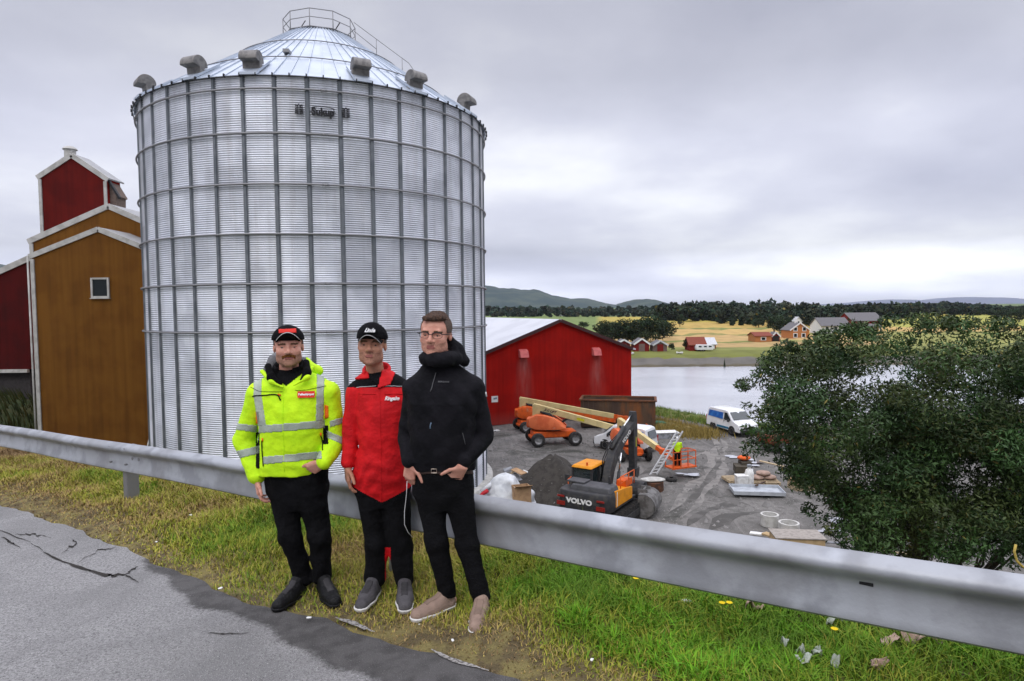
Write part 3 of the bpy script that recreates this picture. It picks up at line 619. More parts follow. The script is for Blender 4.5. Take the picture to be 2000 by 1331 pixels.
# roof stair with handrail running down to the right
ra_ = math.atan2(CAM.y - SC.y, CAM.x - SC.x) + 1.32
def rp(r, z, dt=0): return Vector((r * math.cos(ra_) - dt * math.sin(ra_), r * math.sin(ra_) + dt * math.cos(ra_), rz(r) + z))
mb = MB()
for dt in (-.25, .25): mb.beam(rp(2.1, .12, dt), rp(9.6, .12, dt), .05, .05)
for k_ in range(24): r_ = 2.3 + k_ * .31; mb.beam(rp(r_, .14, -.25), rp(r_, .14, .25), .03, .03)
mb.build('roof_ladder', M_DSTEEL, silo)
mb = MB(); mb.tube([rp(2.1, 1.1, -.35), rp(5.3, .95, -.35), rp(6.3, .15, -.35)], .022, 6); mb.tube([rp(2.1, .6, -.35), rp(3.4, .45, -.35)], .02, 6)
for r_ in (3.4, 4.9): mb.tube([rp(r_, 0, -.35), rp(r_, 1.0, -.35)], .018, 6)
mb.build('roof_handrail', M_DSTEEL, silo, True)
mb = MB(); mb.lathe([(SR + .42, -.6), (SR + .42, .36), (SR + .36, .44), (SR - .3, .45)], 120); mb.build('foundation', M_CONC, silo, 'auto')
mb = MB(); a = PH0 + 5.9 * DPH; r_ = 6.9; mb.box((r_ * math.cos(a), r_ * math.sin(a), rz(r_) + .12), (.5, .3, .16), rz=a); mb.build('roof_hatch', M_DSTEEL, silo)
# maker's lettering, bent to the wall
def silo_text(body, px0, px1, py, hpx, name, size_k=1.0, bold=.012, shear=.15, kind='text'):
    out_ = []
    for px in (px0, px1):
        best = min((abs((lambda v: 1000 + FP * v.dot(_R) / v.dot(_F))(SC + Vector((SR * math.cos(a), SR * math.sin(a), 18.5)) - CAM) - px), a) for a in np.linspace(4.2, 5.6, 1400)); out_.append(best[1])
    am = sum(out_) / 2; d = (SC + Vector((SR * math.cos(am), SR * math.sin(am), 0))).y; pm = P((px0 + px1) / 2, py, d); hz = hpx / FP * d; wd = (out_[1] - out_[0]) * SR
    return am, pm.z - YZ, hz, wd
def bend(o, am, z0, off=.10, kz=1.0):
    me = o.data
    for v in me.vertices:
        x, y, z = v.co; a = am + x / SR; r_ = SR + off + z; v.co = (r_ * math.cos(a), r_ * math.sin(a), z0 + y * kz)
    me.update()
am, z0, hz, wd = silo_text('', 607, 657, 221, 17, '')
o = text_mesh('maker_lettering', 'Sukup', .46, Matrix.Identity(4), M_BLACK, silo, bold=.022, depth=.02); xs_ = [v.co.x for v in o.data.vertices]; sc_ = wd * .88 / (max(xs_) - min(xs_))
o.data.transform(Matrix.Diagonal((sc_, 1.0, 1, 1))); bend(o, am, z0)
mb = MB(); pts = [(-wd * .50, 0, 0), (-wd * .43, 0, 0)] + [(t * wd * .42, .27 + .07 * (1 - t * t), 0) for t in np.linspace(-1, 1, 13)] + [(wd * .43, 0, 0), (wd * .50, 0, 0)]
mb.tube([Vector(q_) for q_ in pts], .022, 5)
o = mb.build('lettering_arc', M_BLACK, silo); bend(o, am, z0, kz=.72)
for px, py in ((586, 217), (676, 224)):
    a_, z_, h_, _ = silo_text('', px - 8, px + 8, py, 18, ''); mb = MB()
    for q in range(5):
        yy = -.25 + q * .12
        for s_ in (-1, 1): mb.prism([(s_ * .02, yy - .02, 0), (s_ * .19, yy + .06, 0), (s_ * .15, yy + .13, 0), (s_ * .02, yy + .07, 0)], (0, 0, .03))
    mb.prism([(-.06, .3, 0), (.06, .3, 0), (0, .42, 0)], (0, 0, .03)); o = mb.build('wheat_ear_emblem', M_BLACK, silo); bend(o, a_, z_, kz=.72)
# two thin poles leaning at the foot of the silo, left
A = P(287, 872, 34.2); B = P(297, 838, 34.0)
mb = MB(); mb.tube([P(279, 905, 34.0), P(297, 838, 34.3)], .035, 6); mb.tube([P(285, 905, 33.9), P(298, 853, 34.2)], .03, 6)
tag(mb.build('leaning_poles', M_WHITE), 'pair of thin pale poles leaning against the left foot of the silo', 'poles')

# ---------------------------------------------------------------- timber grain elevator, left
def plank(t, c, v, b, s=17.0):
    w_ = t.nodes.new('ShaderNodeTexWave'); w_.bands_direction = 'X'; w_.inputs['Scale'].default_value = s; w_.inputs['Distortion'].default_value = .15; t.links.new(v, w_.inputs['Vector'])
    bp = t.nodes.new('ShaderNodeBump'); bp.inputs['Strength'].default_value = .9; bp.inputs['Distance'].default_value = .03; t.links.new(w_.outputs['Fac'], bp.inputs['Height']); t.links.new(bp.outputs[0], b.inputs['Normal'])
    r = t.nodes.new('ShaderNodeMapRange'); t.links.new(w_.outputs['Fac'], r.inputs[0]); r.inputs[1].default_value = 0; r.inputs[2].default_value = .25; r.inputs[3].default_value = .62; r.inputs[4].default_value = 1
    c = tmix(t, c, r.outputs[0], 1.0, 'MULTIPLY')
    mp = t.nodes.new('ShaderNodeMapping'); mp.inputs['Scale'].default_value = (3, 3, .12); t.links.new(v, mp.inputs[0])
    return tmix(t, c, tmix(t, c, (.72, .70, .68), 1.0, 'MULTIPLY'), tnoise(t, mp.outputs[0], 1.2, 6, .40, .75))
M_YEL = mat('ochre_boards', (0.36, 0.145, 0.018), .9, c2=(0.30, 0.115, 0.014), vs=.7, bump=0, extra=plank)
M_RED = mat('red_boards', (0.24, 0.010, 0.005), .9, c2=(0.19, 0.007, 0.004), vs=.7, bump=0, extra=plank)
M_RED2 = mat('dark_red_boards', (0.16, 0.006, 0.005), .9, c2=(0.12, 0.005, 0.004), vs=.7, bump=0, extra=plank)
M_TRIM = mat('trim_paint', (0.47, 0.46, 0.43), .6, c2=(.36, .35, .32), vs=2, bump=.1, bs=20)
M_GLASSD = mat('dark_glass', (0.010, 0.014, 0.016), .12, var=.1, bump=0, spec=.25)
M_SHEET = mat('sheet_roof', (0.36, 0.36, 0.36), .5, metal=.3, c2=(.3, .3, .3), vs=2, bump=.1)
B0 = P(80, 843, 38); elev = thing('grain_elevator', 'tall ochre timber grain elevator with white trim, one small window and a red tower', 'building', (B0.x, 38, YZ))
def at(px, py, Y): return P(px, py, Y) - Vector((B0.x, 0, YZ)) - Vector((0, 38, 0))
def gable(pts, Y, back, wall_m, trim_m, parent, roofm, tw=.22, corners=True, base=None, name='wall', over=.15):
    """pts: px polyline eaveL, peak, eaveR ; walls dropped to base"""
    q = [at(x, y, Y) for x, y in pts]; b = 0 if base is None else base
    poly = [Vector((q[0].x, q[0].y, b))] + q + [Vector((q[-1].x, q[-1].y, b))]
    mb = MB(); mb.prism(poly, (0, back, 0)); mb.build(name, wall_m, parent)
    mb = MB()
    for a, c_ in zip(q[:-1], q[1:]):
        d = (c_ - a).normalized(); up = Vector((-d.z, 0, d.x)); up = up if up.z > 0 else -up
        a2 = a - d * (over if a is q[0] else 0); c2 = c_ + d * (over if c_ is q[-1] else 0)
        mb.prism([a2 + up * .02, c2 + up * .02, c2 + up * .12, a2 + up * .12], (0, back + .2, 0))
    r = mb.build('roof', roofm, parent); r.location.y = 0
    mb = MB()
    for a, c_ in zip(q[:-1], q[1:]):
        d = (c_ - a).normalized(); up = Vector((-d.z, 0, d.x)); up = up if up.z > 0 else -up; a2 = a - d * (over if a is q[0] else 0); c2 = c_ + d * (over if c_ is q[-1] else 0)
        mb.prism([a2 - up * (tw - .02) + Vector((0, -.08, 0)), c2 - up * (tw - .02) + Vector((0, -.08, 0)), c2 + up * .14 + Vector((0, -.08, 0)), a2 + up * .14 + Vector((0, -.08, 0))], (0, .076, 0))
    if corners:
        for e_, s_ in ((q[0], 1), (q[-1], -1)): mb.box((e_.x + s_ * tw / 2 - s_ * .02, e_.y - .045, (e_.z + b) / 2 - .05), (tw, .08, e_.z - b - .3))
    mb.build('trim', trim_m, parent)
    return q
gable([(62, 500), (192, 448), (322, 500)], 38, 3, M_YEL, M_TRIM, elev, M_SHEET, .17)
gable([(59, 470), (212, 402), (365, 470)], 41.02, 9, M_YEL, M_TRIM, elev, M_SHEET, .22)
gable([(76, 345), (140, 303), (208, 349)], 44, 1.5, M_RED, M_TRIM, elev, M_SHEET, .20, base=12)
q = [at(x, y, 44.3) for x, y in ((210, 350), (231, 384), (227, 386), (227, 430), (210, 430))]
mb = MB(); mb.prism(q, (0, 1.1, 0)); mb.build('side_bay', mat('grey_boards', (.16, .12, .10), .9), elev)
q = [at(x, y, 44.1) for x, y in ((209, 347), (233, 385), (231, 389), (209, 353))]
mb = MB(); mb.prism(q, (0, .25, 0)); mb.build('side_bay_roof', M_BLACK, elev)
p = at(137, 301, 44.8); mb = MB(); mb.cyl(p + Vector((0, 0, -.5)), p + Vector((0, 0, .28)), .36, 16); mb.lathe([(.46, .28), (.40, .4), (.22, .5), (.01, .52)], 16, c=p); mb.build('roof_cowl', M_TRIM, elev, 'auto')
w0, w1 = at(178, 543, 38), at(215, 582, 38); cx2, cz2 = (w0.x + w1.x) / 2, (w0.z + w1.z) / 2; hw, hh = (w1.x - w0.x) / 2, (w0.z - w1.z) / 2
mb = MB()
for s_ in (-1, 1): mb.box((cx2 + s_ * (hw - .05), -.035, cz2), (.11, .12, 2 * hh)); mb.box((cx2, -.035, cz2 + s_ * (hh - .05)), (2 * hw - .222, .12, .11))
wi = mb.build('window', M_TRIM, elev); mb = MB(); mb.box((cx2, -.012, cz2), (2 * hw - .2, .02, 2 * hh - .2)); mb.build('pane', M_GLASSD, wi)
mb = MB(); mb.box((cx2, .02 - .06, cz2 - hh - .03), (2 * hw + .1, .2, .05)); mb.build('sill', M_TRIM, wi)
d0 = at(60, 500, 38); mb = MB(); mb.tube([(d0.x - .12, -.1, d0.z), (d0.x - .12, -.1, 0)], .05, 8); mb.build('downpipe', M_TRIM, elev, True)
# red warehouse behind it
B1 = P(56, 720, 47); ware = thing('red_warehouse', 'dark red timber warehouse on a grey foundation at the left edge, behind the ochre elevator', 'building', (B1.x, 47, YZ))
def at1(px, py, Y=47): return P(px, py, Y) - Vector((B1.x, 47, YZ))
q = [at1(62, 718), at1(62, 503), at1(-160, 603)]; zb = at1(0, 722).z
mb = MB(); mb.prism([Vector((q[0].x, 0, zb)), q[1], Vector((q[2].x, 0, q[2].z)), Vector((q[2].x, 0, zb))], (0, 10, 0)); mb.build('wall', M_RED2, ware)
d = (q[2] - q[1]).normalized(); up = Vector((-d.z, 0, d.x)); up = up if up.z > 0 else -up
mb = MB(); mb.prism([q[1] + up * .02, q[2] + up * .02, q[2] + up * .2, q[1] + up * .2], (0, 10.3, 0)); mb.build('roof', M_SHEET, ware)
mb = MB(); mb.prism([q[1] + up * .21 - Vector((0, .1, 0)), q[2] + up * .21 - Vector((0, .1, 0)), q[2] - up * .2 - Vector((0, .1, 0)), q[1] - up * .2 - Vector((0, .1, 0))], (0, .09, 0)); mb.build('bargeboard', M_TRIM, ware)
mb = MB(); mb.box((q[2].x / 2, -.06, zb - .12), (abs(q[2].x), .25, .24)); mb.build('foundation_cap', M_CONC, ware)
mb = MB(); mb.box((q[2].x / 2, 5, zb / 2 - .12), (abs(q[2].x) - .3, 9.4, zb - .25)); mb.build('basement', mat('dark_basement', (.05, .045, .045), .95), ware)

# ---------------------------------------------------------------- red barn
BA = G(965, 831, YZ); _r = ray(1233, 800); BB = CAM + _r * (63.5 / _r.y); gx = Vector((BB.x - BA.x, BB.y - BA.y, 0)).normalized(); bn = Vector((gx.y, -gx.x, 0)); bang = math.atan2(gx.y, gx.x)
barn = thing('red_barn', 'large red metal barn with a pale low-pitched roof beside the gravel yard', 'barn', BA, bang)
Bi = (Matrix.Translation(BA) @ Matrix.Rotation(bang, 4, 'Z')).inverted()
def bl(px, py): return Bi @ PV(px, py, BA, bn)
pk, er = bl(1093, 627), bl(1233, 682); hwid = er.x - pk.x; el_ = Vector((pk.x - hwid, 0, er.z)); pk.y = er.y = 0
ht = [bl(1021, 698), bl(1163, 694)]
def stains(t, c, v, b):
    sp = t.nodes.new('ShaderNodeSeparateXYZ'); t.links.new(v, sp.inputs[0])
    def m_(op, a, b_, clamp=False):
        n_ = t.nodes.new('ShaderNodeMath'); n_.operation = op; n_.use_clamp = clamp
        for i_, q_ in enumerate((a, b_)):
            if isinstance(q_, (int, float)): n_.inputs[i_].default_value = q_
            elif q_ is not None: t.links.new(q_, n_.inputs[i_])
        return n_.outputs[0]
    mp = t.nodes.new('ShaderNodeMapping'); mp.inputs['Scale'].default_value = (1, 1, .25); t.links.new(v, mp.inputs[0]); nz = tnoise(t, mp.outputs[0], 2.5, 5, .2, .7)
    for h_ in ht:
        dx = m_('ABSOLUTE', m_('SUBTRACT', sp.outputs[0], h_.x + .15), None); drop = m_('SUBTRACT', h_.z, sp.outputs[2]); wd_ = m_('ADD', m_('MULTIPLY', drop, .16), .7)
        f = m_('SUBTRACT', 1.0, m_('DIVIDE', dx, wd_), True); f = m_('MULTIPLY', f, m_('MULTIPLY', drop, 5.0, True)); f = m_('MULTIPLY', f, m_('SUBTRACT', 1.25, m_('MULTIPLY', drop, .25), True)); f = m_('MULTIPLY', m_('MULTIPLY', f, nz), .75, True)
        c = tmix(t, c, (.42, .17, .15), f)
    f = m_('SUBTRACT', m_('MULTIPLY', sp.outputs[2], -.8), -1.0, True); c = tmix(t, c, (.30, .12, .10), m_('MULTIPLY', f, .35))
    return c
M_BARN = mat('red_cladding', (0.44, 0.009, 0.004), .8, c2=(0.36, 0.007, 0.004), vs=.5, bump=0, spec=.1, extra=lambda t, c, v, b: stains(t, plank(t, c, v, b, 4.0), v, b))
mb = MB(); mb.prism([(el_.x, 0, 0), (er.x, 0, 0), tuple(er), tuple(pk), tuple(el_)], (0, 26, 0)); mb.build('wall', M_BARN, barn)
M_BROOF = mat('pale_roof', (0.56, 0.57, 0.60), .45, metal=.2, c2=(.50, .51, .54), vs=.4, bump=.1, bs=6)
for a, c_ in ((el_, pk), (pk, er)):
    d = (c_ - a).normalized(); up = Vector((-d.z, 0, d.x)); mb = MB(); a2 = a - d * (.35 if a is el_ else 0); c2 = c_ + d * (.35 if c_ is er else 0)
    mb.prism([a2 + up * .02 - Vector((0, .25, 0)), c2 + up * .02 - Vector((0, .25, 0)), c2 + up * .16 - Vector((0, .25, 0)), a2 + up * .16 - Vector((0, .25, 0))], (0, 26.5, 0)); mb.build('roof_slope', M_BROOF, barn)
mb = MB()
for a, c_ in ((el_, pk), (pk, er)):
    d = (c_ - a).normalized(); up = Vector((-d.z, 0, d.x)); mb.prism([a - up * .12 - Vector((0, .30, 0)), c_ - up * .12 - Vector((0, .30, 0)), c_ + up * .18 - Vector((0, .30, 0)), a + up * .18 - Vector((0, .30, 0))], (0, .045, 0))
mb.build('bargeboard', mat('dark_bargeboard', (.05, .02, .02), .6), barn)
M_HOOD = mat('hood_paint', (0.55, 0.14, 0.13), .6, c2=(.45, .10, .1), vs=3)
for h_ in ht:
    mb = MB(); mb.prism([(h_.x - .42, 0, h_.z + .75), (h_.x - .42, 0, h_.z - .02), (h_.x - .42, -.55, h_.z - .02), (h_.x - .42, -.35, h_.z + .55)], (.84, 0, 0)); mb.build('vent_hood', M_HOOD, barn, bevel=.02)
s0 = bl(966, 780); mb = MB(); mb.box((s0.x, -.03, s0.z), (.62, .04, .56)); sg = mb.build('sign', M_WHITE, barn); mb = MB(); mb.box((s0.x + .04, -.056, s0.z + .06), (.34, .01, .16), rot=(0, -.15, 0)); mb.build('sign_print', mat('sign_grey', (.15, .2, .24), .6), sg)
# ---------------------------------------------------------------- guardrail
M_RAIL = mat('rail_steel', (0.38, 0.395, 0.42), .5, metal=.4, c2=(0.27, 0.28, 0.30), vs=5, bump=.06, bs=60, extra=lambda t, c, v, b: tmix(t, c, (.25, .25, .255), tnoise(t, v, 1.3, 7, .5, .75, .8)))
rs0 = sn(-7.5, RAILN); rail = thing('guardrail', 'long galvanised steel W-beam guardrail running along the road edge behind the three men', 'guardrail', (rs0.x, rs0.y, rz_(-7.5)))
Ri = Matrix.Translation(-Vector((rs0.x, rs0.y, rz_(-7.5))))
prof = [(.0, .148), (-.006, .156), (-.020, .154), (-.066, .131), (-.079, .118), (-.084, .100), (-.081, .082), (-.058, .060), (-.037, .044), (-.029, .026), (-.028, .005), (-.031, -.028), (-.037, -.066), (-.045, -.102), (-.052, -.124), (-.052, -.140), (-.040, -.152), (-.020, -.157), (0, -.155)]
prof = [(x + .04, z) for x, z in prof]; prof2 = [(x + .006, z * .97) for x, z in prof][::-1]
ring_ = prof + prof2; mb = MB(); secs = []
for s_ in np.arange(-30, 6.1, .5):
    wob = .004 * math.sin(s_ * 1.7) ; secs.append([Vector((0, 0, rz_(s_) + .545 - .0035 * (s_ + 9) + z + wob)) + sn(s_, RAILN + x + .006 * math.sin(s_ * .9)) for x, z in ring_])
mb.loft(secs); o = mb.build('beam', M_RAIL, rail, True, world=True); e_ = o.modifiers.new('es', 'EDGE_SPLIT'); e_.split_angle = R_(40)
for s_ in (-24.2, -20.2, -16.2, -12.2, -7.5, -3.32, .43, 4.4):
    zt, zb_ = rz_(s_) + .66, rz_(s_) - .5; mb = MB(); c0 = sn(s_, RAILN + .105)
    for a_, b_, w2, d2 in ((0, 0, .012, .10), (-.03, -.045, .07, .008), (.03, .045, .07, .008)):
        pass
    mb.beam(sn(s_, RAILN + .10, zb_), sn(s_, RAILN + .10, zt), .10, .13, up=NRM); mb.build('post', M_DSTEEL, rail, bevel=.012, world=True)
for s_ in (-7.24, -7.10, -3.4, .9):
    for z_ in (.545,):
        mb = MB(); a = sn(s_, RAILN + .028, rz_(s_) + z_); mb.cyl(a - NRM * .022, a + NRM * .01, .017, 10); mb.build('bolt', M_DSTEEL, rail, world=True)
sp_ = CAM + ray(1690, 1150) * ((RAILN - .02) / ray(1690, 1150).dot(NRM)); ss_ = sp_.dot(DIR)
mb = MB(); mb.box((0, 0, 0), (.055, .004, .018)); o = mb.build('bolt_slot', M_BLACK, rail, world=True, bevel=.006)
o.data.transform(Matrix.Translation(sn(ss_, RAILN + .0085, sp_.z + .012)) @ Matrix.Rotation(math.atan2(DIR.y, DIR.x), 4, 'Z'))

for s_ in (-7.66, -7.30):
    for z_ in (.108, -.06):
        mb = MB(); a = sn(s_, RAILN - .048, rz_(s_) + .545 + z_); mb.cyl(a + NRM * .004, a + NRM * .03, .011, 10); mb.build('bolt', M_DSTEEL, rail, world=True)
# ---------------------------------------------------------------- people
def pxy(x, y, z):
    a, b, c = x, y, z - CAMZ; f = a * _F.x + b * _F.y + c * _F.z
    return 1000 + FP * (a * _R.x + b * _R.y + c * _R.z) / f, 665.5 - FP * (a * _U.x + b * _U.y + c * _U.z) / f
def np3(v): return np.array([v[0], v[1], v[2]], dtype=float)
def J(px, py, Y): return np3(P(px, py, Y))
def un(v): v = np.array(v, dtype=float); return v / np.linalg.norm(v)
def hand(S, W, D, B, curl=(.35, .5, .4), k=1.0, thumb=(.55, .75, .25), tcurl=.25, hide=False):
    W = np.array(W); D = un(D); B = un(np.array(B) - D * np.dot(B, D)); Nn = np.cross(D, B)
    if Nn[1] < 0 if hide is False else False: pass
    return W, D, B, Nn
def build_hand(S, W, D, B, Pn, curl=(.35, .5, .4), k=1.0, tdir=(.55, .75, .25), fing=True):
    """W wrist, D finger direction, B towards the thumb, Pn the way the palm faces"""
    W = np.array(W, dtype=float); D = un(D); B = un(np.array(B) - D * np.dot(B, D)); Pn = np.array(Pn, dtype=float); Pn = un(Pn - D * np.dot(Pn, D) - B * np.dot(Pn, B))
    offs = (.030, .0105, -.0095, -.029); ln = (.090, .094, .089, .081); kn = []
    for o_, l_ in zip(offs, ln):
        K = W + D * l_ * k + B * o_ * k; kn.append(K); S.cap(W + B * o_ * .55 * k, K, .0175 * k, .0125 * k, .012)
    S.cap(W + B * .012 * k + D * .01, W + D * .055 * k + B * .028 * k + Pn * .008, .018 * k, .015 * k, .012)
    seg = ((.042, .025, .021), (.047, .029, .022), (.043, .027, .021), (.034, .021, .019)); rad_ = (.0098, .0100, .0095, .0085)
    if fing:
        for i_, K in enumerate(kn):
            p = K; a = 0; spread = (offs[i_]) * 1.2; cl = 1 + .12 * i_
            for j_ in range(3):
                a += curl[j_] * cl; d_ = un(D * math.cos(a) + Pn * math.sin(a) + B * spread * .5); q = p + d_ * seg[i_][j_] * k
                S.cap(p, q, (rad_[i_] - .0008 * j_) * k, (rad_[i_] - .0008 * (j_ + 1)) * k, .004); p = q
    t0 = W + D * .028 * k + B * .026 * k; d1 = un(D * tdir[0] + B * tdir[1] + Pn * tdir[2]); t1 = t0 + d1 * .042 * k; d2 = un(d1 * .75 + D * .5); t2 = t1 + d2 * .033 * k; t3 = t2 + un(d2 + D * .15) * .024 * k
    S.cap(t0, t1, .0155 * k, .012 * k, .008); S.cap(t1, t2, .0118 * k, .0108 * k, .004); S.cap(t2, t3, .0108 * k, .009 * k, .003)
class Head:
    def __init__(s, C, yaw=0, pitch=0, roll=0, k=1.0, jaw=1.0, wide=1.0):
        s.C = np.array(C); s.k = k; yaw += math.atan2(C[0], C[1]); f = np.array([-math.sin(yaw) * math.cos(pitch), -math.cos(yaw) * math.cos(pitch), math.sin(pitch)]); x = np.array([math.cos(yaw), -math.sin(yaw), 0.])
        u = -np.cross(f, x) if np.cross(f, x)[2] < 0 else np.cross(f, x); x2 = x * math.cos(roll) + u * math.sin(roll); u2 = u * math.cos(roll) - x * math.sin(roll); s.R = np.stack([x2, f, u2], 1); s.jaw = jaw; s.w = wide
    def p(s, x, y, z): return s.C + s.R @ (np.array([x * s.w, y, z]) * s.k)
    def local(s, x, y, z):
        d = [x - s.C[0], y - s.C[1], z - s.C[2]]; return [sum(d[j] * s.R[j, i] for j in range(3)) / s.k / (s.w if i == 0 else 1) for i in range(3)]
    def e(s, S, c, r, k=.02, op='add'): S.ell(s.p(*c), np.array([r[0] * s.w, r[1], r[2]]) * s.k, k, op, s.R)
    def c(s, S, a, b, r1, r2, k=.02, op='add'): S.cap(s.p(*a), s.p(*b), r1 * s.k, r2 * s.k, k, op)
    def build(s, S):
        e, c = s.e, s.c
        e(S, (0, -.018, .045), (.076, .097, .086), .02); e(S, (0, .02, .035), (.066, .070, .07), .02); e(S, (0, .030, -.03), (.063, .068, .088), .02)
        e(S, (0, .040, -.078), (.050 * s.jaw, .050, .038), .02); e(S, (0, .078, -.100), (.022, .018, .016), .018)
        for q in (-1, 1):
            e(S, (q * .036, .058, -.022), (.026, .030, .024), .02); e(S, (q * .050 * s.jaw, .012, -.068), (.014, .034, .028), .02)
        c(S, (-.036, .083, .030), (.036, .083, .030), .011, .011, .014)
        for q in (-1, 1): e(S, (q * .031, .100, .006), (.020, .016, .012), .012, 'sub')
        c(S, (0, .088, .020), (0, .112, -.020), .008, .012, .012); e(S, (0, .110, -.026), (.0125, .013, .011), .008)
        for q in (-1, 1): e(S, (q * .013, .100, -.029), (.009, .011, .008), .006); e(S, (q * .007, .113, -.037), (.004, .006, .004), .003, 'sub')
        for q in (-1, 1): c(S, (q * .031 - .013, .083, .0125), (q * .031 + .013, .083, .0115), .005, .005, .004); c(S, (q * .031 - .012, .081, -.0015), (q * .031 + .012, .081, -.001), .0042, .0042, .004)
        c(S, (-.018, .090, -.055), (.018, .090, -.055), .007, .007, .008); c(S, (-.015, .090, -.067), (.015, .090, -.067), .0075, .0075, .008)
        c(S, (-.023, .100, -.0605), (.023, .100, -.0605), .0025, .0025, .003, 'sub')
        for q in (-1, 1):
            e(S, (q * .073, -.014, -.004), (.009, .017, .028), .010); e(S, (q * .080, -.006, .002), (.005, .008, .011), .005, 'sub')
M_SKIN = mat('skin', (0.60, 0.305, 0.225), .5, c2=(0.52, 0.24, 0.175), vs=25, bump=.12, bs=300)
M_SKIN2 = mat('skin_tanned', (0.46, 0.225, 0.145), .5, c2=(0.38, 0.175, 0.11), vs=25, bump=.12, bs=300)
for m_ in (M_SKIN, M_SKIN2):
    b_ = m_.node_tree.nodes['Principled BSDF']; b_.inputs['Subsurface Weight'].default_value = .12; b_.inputs['Subsurface Radius'].default_value = (.012, .005, .003)
M_EYE = mat('eye', (0.13, 0.10, 0.09), .2, bump=0, var=.03); M_IRIS = mat('iris', (0.03, 0.04, 0.04), .2, bump=0)  # whites darkened: shade of the eye sockets put into the colour
M_LIP = mat('lips', (0.30, 0.11, 0.09), .5, var=.1, bump=.1); M_BROW = mat('brow_hair', (0.12, 0.07, 0.04), .9, var=.3, vs=200, bump=.6, bs=500)
M_BEARD = mat('beard_hair', (0.30, 0.14, 0.06), .95, c2=(0.20, 0.10, 0.055), vs=180, bump=1, bs=500); M_STUB = mat('stubble', (0.46, 0.25, 0.175), .9, c2=(.36, .19, .13), vs=300, bump=.5, bs=600)
M_MOUST = mat('moustache_hair', (0.34, 0.14, 0.03), .95, c2=(0.24, 0.09, 0.02), vs=180, bump=1, bs=500)
M_HAIR = mat('short_brown_hair', (0.13, 0.075, 0.05), .8, c2=(0.07, 0.045, 0.035), vs=90, bump=1, bs=350, stretch=(1, 1, .3)); M_HAIRG = mat('clipped_hair', (0.17, 0.12, 0.095), .9, c2=(.12, .09, .075), vs=250, bump=.8, bs=500)
def cloth(name, c, c2=None, rough=.85, bs=35, bump=.5, vs=8, sheen=0.0, **k):
    M = mat(name, c, rough, c2=c2, vs=vs, bump=bump, bs=bs, **k); M.node_tree.nodes['Principled BSDF'].inputs['Sheen Weight'].default_value = sheen; return M
M_HIVIS = cloth('hivis_fabric', (0.58, 0.92, 0.008), (0.50, 0.84, 0.006), .7, 22, .45, spec=.3); M_TAPE = cloth('reflective_tape', (0.36, 0.41, 0.33), (0.30, 0.35, 0.28), .45, 60, .2, spec=.6)
M_BLK = cloth('black_fabric', (0.006, 0.006, 0.007), (0.0035, 0.0035, 0.004), .95, 30, .6, spec=.12); M_BLK2 = cloth('charcoal_shell', (0.0085, 0.008, 0.0105), (0.0045, 0.0045, 0.006), .9, 22, .6, sheen=.0, spec=.16); M_DENIM = cloth('black_denim', (0.006, 0.006, 0.007), (0.0035, 0.0035, 0.004), .95, 60, .5, spec=.12)
M_REDF = cloth('red_fabric', (0.62, 0.008, 0.012), (0.50, 0.006, 0.010), .75, 25, .5); M_ORG = cloth('orange_fabric', (0.85, 0.16, 0.01), None, .7); M_GREYF = cloth('grey_fabric', (0.12, 0.12, 0.125), None, .8)
M_SHOEB = cloth('black_leather', (0.009, 0.009, 0.010), (.006, .006, .006), .6, 60, .4); M_SHOEG = cloth('grey_mesh_shoe', (0.10, 0.095, 0.10), (.07, .065, .07), .8, 150, .5); M_SUEDE = cloth('taupe_suede', (0.33, 0.235, 0.185), (.27, .19, .15), .95, 200, .5); M_SOLE = cloth('white_sole', (0.66, 0.65, 0.62), (.5, .49, .46), .6)
M_TONG = (cloth('tongue_brown', (.22, .155, .12), None, .9), cloth('tongue_dark', (.045, .043, .045), None, .9)); M_LACE = cloth('laces', (.22, .22, .22), None, .8); M_PIPE = cloth('piping', (.55, .55, .55), None, .5); M_WHT = cloth('white_print', (.8, .8, .8), None, .6, bump=0); M_REDP = cloth('red_badge', (.62, .03, .02), None, .6); M_STEELS = mat('buckle', (.35, .3, .25), .35, metal=.8); M_BELT = cloth('brown_belt', (.05, .03, .025), None, .6)

